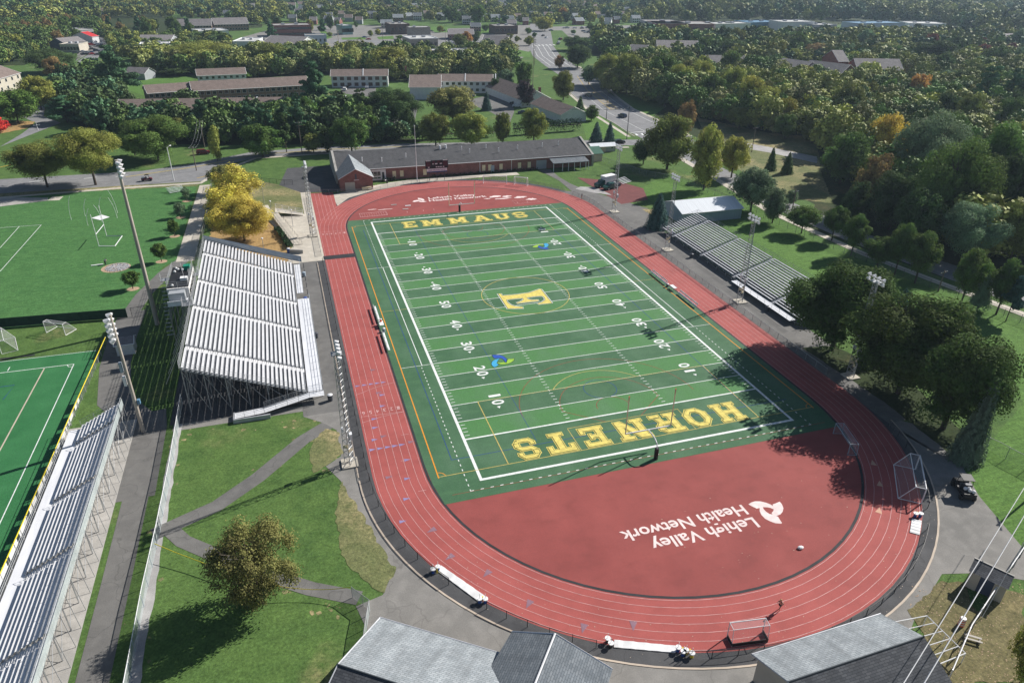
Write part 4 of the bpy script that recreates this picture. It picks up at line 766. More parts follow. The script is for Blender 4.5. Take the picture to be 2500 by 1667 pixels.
for i,(x,y,h,l) in enumerate(((-100,78.4,6.2,'farthest left'),(-94.9,72,4.4,'left front'),(-97.1,80.6,4.6,'left rear'),(-93.9,82.9,4.2,'rear middle'),(-92,74.2,4.6,'front middle'),(-88.8,76.7,5.6,'right front'),(-89.4,81.2,6.4,'farthest right'))):
    s=-1 if x<-92 else 1
    root=empty('cage_post',(x,y,0),0,'thin bent white cage post, '+l+' around the white slab','post','bent posts around the throwing slab'); b=MB(); pts=[(0,0,0)]
    for k in range(1,9): t=k/8; pts.append((-s*1.0*(t**2.6),.3*t**2,h*t)); 
    b.path(pts,.05,5); b.build('pole','white_metal',root)
area('throwing_slab','white_paint',.05,(-95.3,78.4),(-92.7,75.9),(-90.8,78),(-93.2,80.8))
# rubble circle & person etc
cen=T(1,0,1065,890); b=MB(); b.sheet([(cen.x+3.*math.cos(a),cen.y+2.9*math.sin(a)) for a in np.linspace(0,2*PI,28,endpoint=False)],.03); b.build('mulch_ring','mulch',kind='structure')
b=MB()
for _ in range(420):
    a=random.random()*2*PI;r=2.5*math.sqrt(random.random()); s=random.uniform(.1,.22); b.ball((cen.x+.3+r*math.cos(a),cen.y+r*math.sin(a),.06),s,1,1,.7,5,3)
b.build('rubble_heap','stone_rubble',None,'round heap of grey stones on the left lawn',cat='stones',kind='stuff')
# benches
def bench(x,y,L,back,label,m='white_metal'):
    root=empty('team_bench',(x,y,0),0,label,'bench','team benches beside the field'); MB().box((0,0,.45),(.3,L,.05)).build('seat',m,root)
    MB().box((back*.32,0,.8),(.04,L,.28)).build('backrest',m,root)
    for k in range(4):
        yy=-L/2+.4+k*(L-.8)/3; b=MB(); b.path([(-.2,yy,0),(0,yy,.44),(.2,yy,0)],.03,4); b.tube((0,yy,.44),(back*.32,yy,.9),.03,n=4); b.build('leg','galvanised',root)
bench(-30.9,-1.3,7,-1,'white team bench on the home side, the farther of two'); bench(-30.9,-13.1,7,-1,'white team bench on the home side, the nearer of two')
bench(30.8,-.2,7,1,'silver team bench on the visitor side, the farther of two','aluminium'); bench(31.1,-12.1,7.2,1,'silver team bench on the visitor side, the nearer of two','aluminium')
def table(x,y,label,L=1.9,w=.8):
    root=empty('folding_table',(x,y,0),0,label,'table','white folding tables'); MB().box((0,0,.73),(w,L,.05)).build('tabletop','white_paint',root)
    for sx in (-1,1):
        for sy in (-1,1): MB().tube((sx*w*.4,sy*L*.42,0),(sx*w*.42,sy*L*.42,.7),.025,n=5).build('leg','galvanised',root)
table(-30.8,-6.2,'white folding table with a red cooler between the home benches'); table(31.1,-6.2,'white folding table between the visitor benches')
def barrel(name,x,y,r,h,m,label,lid='white_metal',cat='bin',group=None,z=0):
    root=empty(name,(x,y,z),0,label,cat,group); MB().tube((0,0,0),(0,0,h),r*.88,r,n=14).build('body',m,root); MB().tube((0,0,h),(0,0,h+.12),r*1.05,r*.5,n=14).build('lid',lid,root)
barrel('drink_cooler',-30.8,-5.6,.22,.5,'orange_plastic','red drink cooler on the home side folding table',cat='cooler',z=.76)
barrel('drink_cooler',-30.7,-8.6,.3,.8,'steel_blue','grey cooler on the ground by the nearer home bench',cat='cooler'); barrel('drink_cooler',30.6,-4.6,.28,.7,'steel_dark','dark cooler beside the visitor side folding table',cat='cooler')
barrel('trash_can',-42.2,-29.6,.42,1.1,'steel_dark','dark trash can with pale lid at the foot of the grandstand ramp',group='trash cans'); barrel('trash_can',44.4,9.2,.45,1.0,'steel_dark','dark trash can below the second visitor bleacher aisle',lid='steel_dark',group='trash cans')
barrel('trash_can',-43.9,8.8,.4,1.1,'blue_plastic','blue recycling can by the grandstand walkway gap',lid='blue_plastic',group='trash cans'); barrel('trash_can',44.2,-20.8,.45,1.0,'steel_dark','dark trash can below the nearest visitor bleacher aisle',lid='steel_dark',group='trash cans')
barrel('trash_can',-46.2,38.2,.4,1.1,'blue_plastic','blue recycling can at the end of the hedge by the ramp',lid='white_metal',group='trash cans')
barrel('trash_can',-42.9,-7.4,.4,1.,'steel_dark','dark trash can at the middle of the grandstand front',lid='steel_dark',group='trash cans'); barrel('trash_can',-43.5,22.6,.4,1.,'steel_blue','grey blue trash can near the far end of the grandstand',lid='steel_blue',group='trash cans')
# traffic barrel
tb=T(3,3,1770,1030); root=empty('traffic_drum',(tb.x,tb.y,0),0,'orange and white traffic drum on the leafy verge','traffic drum'); MB().tube((0,0,0),(0,0,1.0),.34,.27,n=16).build('body','orange_plastic',root)
b=MB(); [b.tube((0,0,z),(0,0,z+.14),.34-.07*z+.012,.34-.07*(z+.14)+.012,n=16,cap=False) for z in (.2,.5,.78)]; b.build('white_band','white_paint',root); MB().tube((0,0,1.0),(0,0,1.06),.29,.27,n=16).build('top_cap','white_paint',root)
# crossing mats with marker stands
def crossmat(P,label):
    P=[Vector((p.x,p.y,0)) for p in P]; o=sum(P,Vector())/4; b=MB(); n=14; 
    for k in range(n):
        t0,t1=k/n,(k+1)/n; a=P[0].lerp(P[3],t0)-o;c=P[1].lerp(P[2],t0)-o;d=P[1].lerp(P[2],t1)-o;e=P[0].lerp(P[3],t1)-o; z0=.08+.03*math.sin(k*2.1);z1=.08+.03*math.sin((k+1)*2.1); U=lambda v,z:Vector((v.x,v.y,z+.06)); b.face([U(a,z0),U(c,z0*.8),U(d,z1*.8),U(e,z1)]); b.face([U(c,z0*.8),Vector((c.x,c.y,.04)),Vector((d.x,d.y,.04)),U(d,z1*.8)]); b.face([U(e,z1),Vector((e.x,e.y,.04)),Vector((a.x,a.y,.04)),U(a,z0)])
    ob=b.build('crossing_mat','cloth_white',None,label,cat='mat',group='white track crossing mats'); ob.location=o; return o
crossmat(pg((3,1,1700,490),(3,1,1675,545),(3,1,2045,820),(3,1,2110,775)),'long white protective mat across the track near the plaza')
crossmat(pg((3,2,938,1172),(3,2,935,1240),(3,2,1500,1290),(3,2,1530,1230)),'long white protective mat along the track by the small goal')
crossmat(pg((3,3,1320,60),(3,3,1410,80),(3,3,1390,210),(3,3,1300,185)),'short white protective mat on the near right turn')
def stanch(p,label,m='blue_plastic',m2='yellow_plastic'):
    root=empty('marker_stand',(p.x,p.y,0),random.random()*3,label,'marker stand','marker stands at the crossing mats')
    for s in (-.3,.3):
        MB().tube((s,s*.3,0),(s,s*.3,.55),.2,.17,n=12).build('base',m,root); MB().tube((s,s*.3,.55),(s,s*.3,.66),.3,.3,n=14).build('disc','white_paint',root); MB().tube((s,s*.3,.66),(s,s*.3,1.35),.03,n=6).build('pole','white_paint',root)
    MB().box((.1,-.3,.3),(.12,.12,.6)).build('strap',m2,root)
stanch(T(3,1,1650,540),'blue and white marker stands at the far end of the plaza mat'); stanch(T(3,1,2080,825),'blue and white marker stands at the near end of the plaza mat'); stanch(T(3,2,890,1210),'white marker stands at the left end of the long near mat','rubber_black','rubber_black'); stanch(T(3,2,1545,1290),'blue and yellow marker stand at the right end of the long near mat'); stanch(T(3,2,1620,1310),'yellow marker stand right of the long near mat','yellow_plastic'); stanch(T(3,3,1370,40),'blue marker stands at the top of the short mat')
# flagpole, scoreboard
root=empty('flagpole',(-5.7,90,0),0,'tall white flagpole in front of the brick building','flagpole'); MB().tube((0,0,0),(0,0,17.2),.12,.06,n=8).build('pole','white_metal',root); MB().ball((0,0,17.3),.16).build('finial','white_metal',root)
root=empty('scoreboard',(.8,90.6,0),0,'black scoreboard with white sponsor strip in front of the brick building','scoreboard')
b=MB(); [b.box((x,.2,1.4),(.15,.2,2.8)) for x in (-2.4,.0,2.4)]; b.build('post','steel_dark',root)
MB().box((0,0,5.1),(7.2,.35,2.5)).build('display_panel','black_metal',root); MB().box((0,-.02,3.4),(6.4,.34,.85)).build('sponsor_strip','white_paint',root); MB().box((0,-.02,2.8),(6.4,.32,.3)).build('lower_strip','line_blue',root)
b=MB(); b.box((-2.7,-.19,6.3),(1.5,.04,.22)); b.box((2.7,-.19,6.3),(1.5,.04,.22)); [b.box((x,-.19,4.3),(.5,.04,.3)) for x in (-2.6,-.1,.6,1.3,2.1)]; [b.box((x,-.19,5.3),(w_,.04,.35)) for x,w_ in ((-.2,.8),(1.3,.7),(-1.2,.4))]; b.build('score_caption','cloth_white',root)
b=MB(); [b.box((x,-.185,5.9),(.8,.03,.7)) for x in (-1,.6)]; [b.box((x,-.185,5.2),(1.4,.03,1.4)) for x in (-2.7,2.7)]; b.build('score_window','cloth_maroon',root)
me=text('Lehigh Valley Health Network',(-2.7,-.2,3.25),(1,0,0),(0,0,1),5.4,.36,0,'line_blue',root,'lettering',.01)
# ================= BUILDINGS =================
def windows(root,pts,w,h,m='glass_dark',frame='white_paint',axis='x',dep=.05):
    pr=None
    for (x,y,z) in pts:
        if pr is None:
            b=MB(); b.box((0,0,0),(w+.16,dep,h+.16) if axis=='x' else (dep,w+.16,h+.16)); pr=b.build('window_frame',frame,root); pr.location=(x,y,z)
            g=MB(); g.box((0,0,0),(w,dep+.05,h) if axis=='x' else (dep+.05,w,h)); gp=g.build('pane',m,pr)
        else:
            c=pr.copy(); link(c,root); c.location=(x,y,z); q=gp.copy(); link(q,c)
def gable(name,label,o,rz,L,D,ev,rd,wall,roof,win=None,group=None,cat='building',ov=.45,chim=None,dividers=(),axis='x',z0=0,parapet=None,trim='white_paint'):
    root=empty(name,(o[0],o[1],z0),rz,label,cat,group); b=MB()
    for (a,c) in (((0,0),(L,0)),((L,0),(L,D)),((L,D),(0,D)),((0,D),(0,0))):
        b.face([(a[0],a[1],0),(c[0],c[1],0),(c[0],c[1],ev),(a[0],a[1],ev)])
    b.face([(L,0,ev),(L,D,ev),(L,D/2,rd)]); b.face([(0,D,ev),(0,0,ev),(0,D/2,rd)]); b.build('wall',wall,root)
    s=(rd-ev)/(D/2); e=ev-s*ov+.06; r=MB(); x0,x1=-ov,L+ov
    r.face([(x0,-ov,e),(x1,-ov,e),(x1,D/2,rd+.08),(x0,D/2,rd+.08)]); r.face([(x1,D+ov,e),(x0,D+ov,e),(x0,D/2,rd+.08),(x1,D/2,rd+.08)])
    r.face([(x0,-ov,e-.16),(x1,-ov,e-.16),(x1,-ov,e),(x0,-ov,e)]); r.build('roof',roof,root)
    f=MB(); f.tube((x0,-ov,e-.05),(x1,-ov,e-.05),.09,n=4)
    for x in (x0,x1): f.tube((x,-ov,e-.02),(x,D/2,rd+.03),.08,n=4); f.tube((x,D+ov,e-.02),(x,D/2,rd+.03),.08,n=4)
    f.build('fascia',trim,root)
    for d in dividers: MB().face([(d-.25,-ov,e+.25),(d+.25,-ov,e+.25),(d+.25,D/2,rd+.35),(d-.25,D/2,rd+.35)]).face([(d-.25,-ov,e-.1),(d-.25,-ov,e+.25),(d-.25,D/2,rd+.35),(d-.25,D/2,rd)]).build('party_wall','siding_white',root)
    if win: windows(root,*win)
    if chim: MB().box((chim[0],chim[1],rd),(1,1,2.4)).build('chimney','brick_red',root)
    return root
def flat(name,label,o,rz,L,D,h,wall,roof='flat_roof',win=None,group=None,band=None,par=.5,cat='building',rtu=2):
    root=empty(name,(o[0],o[1],0),rz,label,cat,group); b=MB().box((L/2,D/2,h/2),(L,D,h)); b.build('wall',wall,root)
    b=MB(); 
    for c,d in (((L/2,0,h+par/2),(L+.3,.35,par)),((L/2,D,h+par/2),(L+.3,.35,par)),((0,D/2,h+par/2),(.35,D-.36,par)),((L,D/2,h+par/2),(.35,D-.36,par))): b.box(c,d)
    b.build('parapet',band or wall,root); MB().box((L/2,D/2,h+.05),(L-.4,D-.4,.1)).build('roof',roof,root)
    if win: windows(root,*win)
    for k in range(rtu): MB().box((L*(.3+.35*k),D*.55,h+.8),(L*.06+1,D*.1+1,1.2)).build('rooftop_unit','aluminium_dull',root)
    return root
# long brick building with cross gable
bb=gable('brick_building','long low red brick building with dark shingle roof behind the far turn',(-29.2,95.2),0,84.5,23.4,3.9,6.9,'brick_red','shingle_charcoal',cat='building',ov=.35)
b=MB(); s=(6.9-3.9)/11.7
for x in (-.5,84.9):
    b=MB(); b.face([(x-.35,-.6,3.9),(x+.35,-.6,3.9),(x+.35,11.7,7.4),(x-.35,11.7,7.4)]); b.face([(x+.35,24,3.9),(x-.35,24,3.9),(x-.35,11.7,7.4),(x+.35,11.7,7.4)]); b.face([(x-.35,-.6,0),(x-.35,-.6,3.9),(x-.35,11.7,7.4),(x-.35,24,3.9),(x-.35,24,0)]); b.face([(x+.35,-.6,0),(x+.35,24,0),(x+.35,24,3.9),(x+.35,11.7,7.4),(x+.35,-.6,3.9)]); b.face([(x-.35,-.6,0),(x+.35,-.6,0),(x+.35,-.6,3.9),(x-.35,-.6,3.9)])
    b.build('end_parapet','concrete_grey',bb)
windows(bb,[(x,-.03,1.7) for x in (17.2,19.6,27,46.5,48.6,52.4,58.8,62.2)],1.1,1.9,'cream','brick_brown')
MB().box((49.5,-.05,1.2),(1.2,.12,2.3)).build('door','steel_blue',bb); MB().box((66.5,-.05,1.5),(3.6,.12,2.9)).build('garage_door','siding_grey',bb)
w_=empty('tmp') ; bpy.data.objects.remove(w_)
b=MB().box((12,-.06,1.75),(5.2,.12,3.3)); wf=b.build('window_bay','white_paint',bb); b=MB(); [b.box((x,-.14,2.2),(.95,.08,1.3)) for x in (10.2,11.3,12.4)]; b.box((13.7,-.14,1.5),(.7,.08,2.2)); [b.box((x,-.14,.9),(.95,.08,.4)) for x in (10.2,11.3,12.4)]; b.build('pane','glass_dark',wf)
b=MB(); [b.tube((x,8.2+dy,5.8),(x,8.2+dy,7.6),.35,n=10) for x,dy in ((34.2,1.2),(36.2,1.6))]; b.build('roof_ventilator','aluminium',bb)
b=MB(); [(b.tube((x,y,4.5+y*.2),(x,y,5.6+y*.2),.12,n=6),b.ball((x,y,5.7+y*.2),.2)) for x,y in ((41,7.5),(43.2,5.4),(49.5,8),(53,4.8),(60,6),(69,6.5),(75,7),(14,3),(8,4),(22,5))]; b.build('roof_vent','white_metal',bb)
b=MB(); [b.box((x,-.12,2),(.14,.14,3.6)) for x in (24.3,45.2,56)]; b.build('downspout','white_metal',bb)
ann=MB(); o=(-29.6+29.2,86.2-95.2)
aw=9.7;ad=20
ann.face([(o[0],o[1],0),(o[0]+aw,o[1],0),(o[0]+aw,o[1],3.9),(o[0],o[1],3.9)]); ann.face([(o[0],o[1],3.9),(o[0]+aw,o[1],3.9),(o[0]+aw/2,o[1],6.4)]); ann.face([(o[0],o[1]+9.3,0),(o[0],o[1],0),(o[0],o[1],3.9),(o[0],o[1]+9.3,3.9)]); ann.face([(o[0]+aw,o[1],0),(o[0]+aw,o[1]+9.3,0),(o[0]+aw,o[1]+9.3,3.9),(o[0]+aw,o[1],3.9)])
an=ann.build('front_wing','brick_red',bb); b=MB(); y1=9.9
b.face([(o[0]-.4,o[1]-.4,3.75),(o[0]+aw/2,o[1]-.4,6.5),(o[0]+aw/2,y1,6.5),(o[0]-.4,.2,3.75)]); b.build('wing_roof','shingle_slate',an)  # darker shingle paints shade on the slope away from the sun
b=MB(); b.face([(o[0]+aw/2,o[1]-.4,6.5),(o[0]+aw+.4,o[1]-.4,3.75),(o[0]+aw+.4,.2,3.75),(o[0]+aw/2,y1,6.5)]); b.build('wing_roof','shingle_grey',an)  # paler shingle paints sunlight on this slope
b=MB(); b.tube((o[0]-.4,o[1]-.42,3.72),(o[0]+aw/2,o[1]-.42,6.47),.12,n=4); b.tube((o[0]+aw+.4,o[1]-.42,3.72),(o[0]+aw/2,o[1]-.42,6.47),.12,n=4); b.build('fascia','white_metal',an)
MB().box((o[0]+2.9,o[1]-.04,1.3),(2.9,.1,2.5)).build('garage_door','siding_beige',an); MB().box((o[0]+4.8,o[1]-.04,4.1),(.5,.1,1.5)).build('window','glass_blue',an); MB().box((o[0]+4.9,o[1]-.05,3.1),(1.5,.06,.16)).build('name_plate','white_paint',an)
MB().box((-21.9,85.6,.5),(2.9,.5,1.0)).build('low_wall','cream',None,'low cream wall at the front corner of the brick wing',cat='wall')
pc=empty('porch',(39.9,90.6,0),0,'open shed porch with white posts at the right end of the brick building','porch'); b=MB(); b.face([(0,0,2.75),(12.8,0,2.75),(12.8,4.5,3.5),(0,4.5,3.5)]); b.face([(0,0,2.6),(0,4.5,3.35),(12.8,4.5,3.35),(12.8,0,2.6)]); b.face([(0,0,2.6),(12.8,0,2.6),(12.8,0,2.75),(0,0,2.75)]); b.build('roof','shingle_slate',pc)
b=MB().box((.15,.15,1.3),(.16,.16,2.6)); pp=b.build('post','white_paint',pc)
for x in (3.2,5.3,7.4,9.5,11.5,12.5): c=pp.copy(); link(c,pc); c.location=(x,0,0)
gable('green_shed','small shed with dark green metal roof right of the brick building',(56.3,99.6),0,5.2,9,2.9,4.2,'siding_tan','green_metal',cat='shed',trim='green_metal')
g=gable('grey_shed','grey storage shed with pale roof near the crossroads',(62.8,112),-.02,9.4,4,2.2,2.9,'siding_grey','metal_white_roof',win=([(1.5,-.03,1.4),(8,-.03,1.4)],.8,.6),cat='shed')
MB().box((4.6,-.05,1),(1.9,.1,1.9)).build('door','siding_tan',g)
ws=gable('long_shed','long white metal roofed shed behind the visitor bleacher',(54.3,31.5),0,18.3,10.8,3.0,4.7,'wall_bluegrey','metal_white_roof',cat='shed',ov=.35)
gable('small_shed','small white garden shed beside the second field fence',(-76.3,-4.8),.05,2.8,3,2.1,2.8,'siding_white','shingle_mauve',cat='shed',ov=.2)
# near buildings
def fromto(name,label,e1,e2,ze,r1,zr,D,wall,roofs,**k):
    """gable roof from far eave e1->e2 and ridge; built as a building at its real place"""
    a=Vector((e1[0],e1[1]));c=Vector((e2[0],e2[1])); L=(c-a).length; rz=math.atan2(c.y-a.y,c.x-a.x)
    return a,L,rz
A0=(-40.5,-76.9);A1=(-30.7,-84.0); Lb=Vector((A1[0]-A0[0],A1[1]-A0[1])); rzA=math.atan2(Lb.y,Lb.x)
fh=empty('field_house',(A0[0],A0[1],0),rzA,'large grey shingle roofed field house at the bottom edge of the view','building'); D=15.2;Lx=26
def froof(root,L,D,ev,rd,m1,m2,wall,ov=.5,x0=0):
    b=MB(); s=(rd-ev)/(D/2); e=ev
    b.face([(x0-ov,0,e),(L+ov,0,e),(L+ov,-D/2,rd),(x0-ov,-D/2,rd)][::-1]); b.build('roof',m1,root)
    b=MB(); b.face([(x0-ov,-D/2,rd),(L+ov,-D/2,rd),(L+ov,-D,e),(x0-ov,-D,e)][::-1]); b.build('roof',m2,root)  # second slope faces away from the sun, its shade put into the shingle colour
    b=MB(); y=.5; 
    b.face([(x0,-y,0),(x0,-y,e),(x0,-D/2,rd-.15),(x0,-D+y,e),(x0,-D+y,0)]); b.face([(x0,-y,0),(L,-y,0),(L,-y,e+.05),(x0,-y,e+.05)]); b.face([(L,-y,0),(L,-D+y,0),(L,-D+y,e),(L,-D/2,rd-.15),(L,-y,e)]); b.face([(x0,-D+y,0),(x0,-D+y,e),(L,-D+y,e),(L,-D+y,0)]); b.build('wall',wall,root)
    b=MB(); b.tube((x0-ov,.02,e-.03),(L+ov,.02,e-.03),.09,n=6); b.tube((x0-ov,0,e),(x0-ov,-D/2,rd),.07,n=4);b.tube((x0-ov,-D,e),(x0-ov,-D/2,rd),.07,n=4); b.build('gutter','aluminium_dull',root)
    b=MB(); b.tube((x0-ov,-D/2,rd+.02),(L+ov,-D/2,rd+.02),.09,n=6); b.build('ridge_cap','shingle_slate',root)
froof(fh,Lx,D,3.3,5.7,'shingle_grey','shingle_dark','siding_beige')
# cross wing with its own ridge
wg=empty('cross_wing',(-25.8,-85.6,0),0); wg.parent=fh; bpy.context.view_layer.update(); wg.matrix_parent_inverse=fh.matrix_world.inverted(); KIDS.setdefault(fh.name,[]).append(wg)
ax=Vector((-3.2,-4.0)).normalized(); pr=Vector((-ax.y,ax.x))  # pr points to +x-ish side
def wp(t,s_,z): p=ax*t+pr*s_; return (p.x,p.y,z)
hw=6.0
b=MB(); b.face([wp(-.3,0,5.7),wp(16,0,5.7),wp(16,-hw,3.5),wp(-.3,-hw*.72,3.5+.62)]); b.build('roof','shingle_slate',wg)
b=MB(); b.face([wp(-.3,0,5.7),wp(-.3,hw*.95,3.5),wp(16,hw*.95,3.5),wp(16,0,5.7)]); b.build('roof','shingle_grey' if 0 else 'shingle_slate',wg)
b=MB(); b.face([wp(.2,-hw*.7,0),wp(.2,hw*.9,0),wp(.2,hw*.9,3.5),wp(.2,0,5.6),wp(.2,-hw*.7,3.9)]); b.face([wp(.2,hw*.88,0),wp(16,hw*.88,0),wp(16,hw*.88,3.5),wp(.2,hw*.88,3.5)]); b.build('wall','siding_beige',wg)
b=MB(); b.tube(wp(-.3,0,5.72),wp(-.3,hw*.95,3.5),.08,n=4); b.tube(wp(-.3,0,5.72),wp(-.3,-hw*.72,4.1),.08,n=4); b.tube(wp(-.3,0,5.75),wp(16,0,5.75),.09,n=5); b.build('fascia','white_metal',wg)
ch=empty('locker_building',(-7.3,-91.2,0),.02,'grey roofed building with shade-blackened near slope at the bottom right beside the white pipe frame','building'); froof(ch,14.6,9.4,3.3,5.4,'shingle_grey','shingle_dark','siding_beige',ov=.4)
cs=empty('equipment_shed',(25.2,-90.9,0),math.atan2(87.5-91,24.2-26)*0,None); bpy.data.objects.remove(cs)
p1=T(3,3,1910,430,2.9);p2=T(3,3,2245,585,2.9); rz=math.atan2(p2.y-p1.y,p2.x-p1.x); L=(Vector((p2.x,p2.y))-Vector((p1.x,p1.y))).length
sh=empty('ticket_shed',(p1.x,p1.y,0),rz,'small shed with black shingle lean-to roof and dark open doorway on the leafy verge','shed')
b=MB(); b.face([(-.15,.1,2.95),(L+.15,.1,2.95),(L+.15,-1.75,2.35),(-.15,-1.75,2.35)][::-1]); b.build('roof','shingle_dark',sh); b=MB(); b.box((L/2,.12,2.93),(L+.4,.16,.12)); b.build('roof_edge','concrete_grey',sh)
b=MB(); b.box((.06,-.75,1.2),(.12,1.5,2.4)); b.box((L-.06,-.75,1.2),(.12,1.5,2.4)); b.box((L/2,0,1.4),(L,.1,2.8)); b.box((L*.15,-1.5,1.15),(L*.3,.1,2.3)); b.box((L*.84,-1.5,1.15),(L*.32,.1,2.3)); b.build('wall','siding_beige',sh); MB().box((L*.49,-1.4,1.1),(L*.38,.06,2.2)).build('door','wall_navy',sh)  # navy panel stands in for the darkness of the open doorway
# white pipe frame
fr=empty('pipe_frame',(T(3,3,1460,945,1.1).x,T(3,3,1460,945,1.1).y,0),0,'white pipe frame canopy beside the bottom right building','frame'); o=fr.location
P=[T(3,3,x,y,1.5)-Vector((o.x,o.y,0)) for x,y in ((1170,1000),(1460,945),(1815,1290),(1545,1400))]; b=MB(); b.path(P,.06,5); 
for t in (.0,.2,.42,.62,.82,1): q=P[1].lerp(P[2],t); e=P[0].lerp(P[3],t); b.tube(q,e,.05,n=5)
for q in (P[1],P[2],P[1].lerp(P[2],.5)): b.tube(q,(q.x,q.y,0),.05,n=5)
b.build('pipe','white_metal',fr)
bq=T(3,3,1870,1160); rb=empty('wood_bench',(bq.x,bq.y,0),-.7,'pale plank bench against the corner fence','bench'); b=MB(); b.box((0,0,.42),(1.6,.25,.05)); b.build('seat','wood_bench',rb); b=MB(); b.box((0,-.5,.42),(1.6,.2,.05)); b.build('seat','wood_bench',rb); b=MB(); [b.box((x,-.25,.2),(.08,.6,.4)) for x in (-.6,.6)]; b.build('leg','wood_bench',rb)
# retaining walls, ramps and railings by the yellow trees
b=MB(); 
for p in ([(-49.3,66),(-44.2,41.8)],[(-52.2,82),(-49.5,70)]):
    for d in (0,1.3): b.strip([(p[0][0]+d,p[0][1]),(p[1][0]+d,p[1][1])],.15,.5) 
rp=empty('access_ramp',(-46.5,54,0),0,'long concrete access ramp with handrails beside the yellow trees','ramp')
def rpath(pts): return [(x+46.5,y-54,z) for x,y,z in pts]
b=MB(); b.face(rpath([(-50,67,1.2),(-44.9,43,.12),(-42.9,43,.12),(-48,67,1.2)])[0:4]); b.build('ramp_slab','concrete',rp); b=MB(); railing(b,rpath([(-50,67,1.2),(-44.9,43,.1)]),.95,.025,2.2,1); railing(b,rpath([(-48,67,1.2),(-42.9,43,.1)]),.95,.025,2.2,1); b.build('railing','steel_dark',rp)
b=MB(); b.face(rpath([(-48,67,0),(-42.9,43,0),(-42.9,43,.12),(-48,67,1.2)])); b.face(rpath([(-50,67,0),(-50,67,1.2),(-44.9,43,.12),(-44.9,43,0)])); b.build('ramp_wall','concrete',rp)
b=MB(); b.face(rpath([(-48.6,71,1.2),(-41.4,67.5,.15),(-41.4,65.5,.15),(-48.6,67,1.2)])[::-1]); b.build('landing','concrete',rp); b=MB(); railing(b,rpath([(-48.4,71,1.2),(-41.6,67.7,.2)]),1.1,.05,2,2); railing(b,rpath([(-48,66.8,1.2),(-41.6,65.3,.2)]),1.1,.05,2,2); b.build('white_railing','white_metal',rp)
MB().prism([(-46.4,38.6),(-43,37.2),(-43,36.7),(-46.6,38.1)],0,.9).build('retaining_wall','concrete_grey',None,'dark edged low retaining wall end by the grandstand entry',cat='wall')
def hedge(name,label,pts,wd,h,step,col,group=None):
    root=empty(name,(pts[0][0],pts[0][1],0),0,label,'hedge',group); o=Vector(pts[0]); V=[];F=[];TN=[]
    for a,c in zip(pts,pts[1:]):
        a=Vector(a);c=Vector(c); n=int((c-a).length*wd*h*step*1.4)
        for _ in range(n):
            p=a.lerp(c,random.random()); d=(c-a).normalized(); s=random.uniform(-.5,.5)*wd; z=h*random.random()**.55*(1-.25*abs(s)/wd)+.2*math.sin(p.x*3)
            V0=Vector((p.x-o.x-d.y*s,p.y-o.y+d.x*s,z)); q=.13+.12*random.random(); u=Vector((random.gauss(0,1),random.gauss(0,1),random.gauss(0,.6))).normalized(); v=u.cross(Vector((random.gauss(0,1),random.gauss(0,1),random.gauss(0,1)))).normalized(); i=len(V)
            V+=[V0+u*q,V0+v*q,V0-u*q,V0-v*q]; F.append((i,i+1,i+2,i+3)); TN.append(random.random()*.8+.1)
    me=bpy.data.meshes.new('foliage'); me.from_pydata(V,[],F); a=me.attributes.new('tint','FLOAT','FACE'); a.data.foreach_set('value',TN); me.materials.append(MT['foliage']); ob=bpy.data.objects.new('foliage',me); ob.color=(*col,1); link(ob,root)
    b=MB().strip([(p[0]-o.x,p[1]-o.y) for p in pts],wd*.7,h*.5); b.build('twigs','bark',root); return root
hedge('hedge','clipped dark hedge between the yellow trees and the ramp',[(-48.6,56),(-45.6,40.5)],1.3,1.2,22,(.035,.07,.03))
hedge('hedge','tall shade-darkened hedge along the far side of the street behind the brick building',[(-14,151),(36,147)],2.5,3.5,5,(.018,.035,.02))  # near-black leaf colour carries the deep shade under the trees
hedge('hedge','tall dark arborvitae hedge below the pale gabled house',[(44,147.5),(74,150)],2.6,5,6,(.03,.06,.03))
hedge('hedge','low dark shrubs in front of the brick building',[(-16,93.5),(-12,93.8)],1.2,1,20,(.03,.05,.03)); hedge('hedge','low hedge strip along the brick building under the porch side',[(0,94.5),(36,94.8)],.8,.7,14,(.04,.07,.03))
# -------- mid and far buildings --------
def W(pts): return pts
def px(u,v,z=0): p=G(u,v,z); return (p.x,p.y)
# corner from a visible eave: fixes real positions
def gb(name,label,ul,vl,ur,vr,ev,D,rd,wall,roof,win=None,group=None,**k):
    a=G(ul,vl,ev);c=G(ur,vr,ev); L=(c-a).length; rz=math.atan2(c.y-a.y,c.x-a.x)
    if win: 
        n,rows,ww,hh=win; pts=[(L*(i+.5)/n,-.04,ev*(j+.55)/rows) for i in range(n) for j in range(rows)]; win=(pts,ww,hh,k.pop('wm','glass_dark'),k.pop('wf','white_paint'))
    return gable(name,label,(a.x,a.y),rz,L,D,ev,rd,wall,roof,win=win,group=group,**k)
def fb(name,label,ul,vl,ur,vr,h,D,wall,roof='flat_roof',win=None,**k):
    a=G(ul,vl);c=G(ur,vr); L=(c-a).length; rz=math.atan2(c.y-a.y,c.x-a.x)
    if win: n,rows,ww,hh,wm=win; win=([(L*(i+.5)/n,-.04,h*(j+.5)/rows) for i in range(n) for j in range(rows)],ww,hh,wm,'steel_dark')
    return flat(name,label,(a.x,a.y),rz,L,D,h,wall,roof,win=win,**k)
gb('apartment_block','brown roofed brick apartment row nearest the street behind the pines',283,269,690,262,6,14,9,'brick_brown','shingle_brown',win=(22,2,1.3,1.3),dividers=(55,92),group=None)
gb('apartment_block','brown roofed brick apartment block, second row, right part behind the big pine',470,222,755,207,8.5,15,11.5,'brick_brown','shingle_brown',win=(20,3,1.6,1.4))
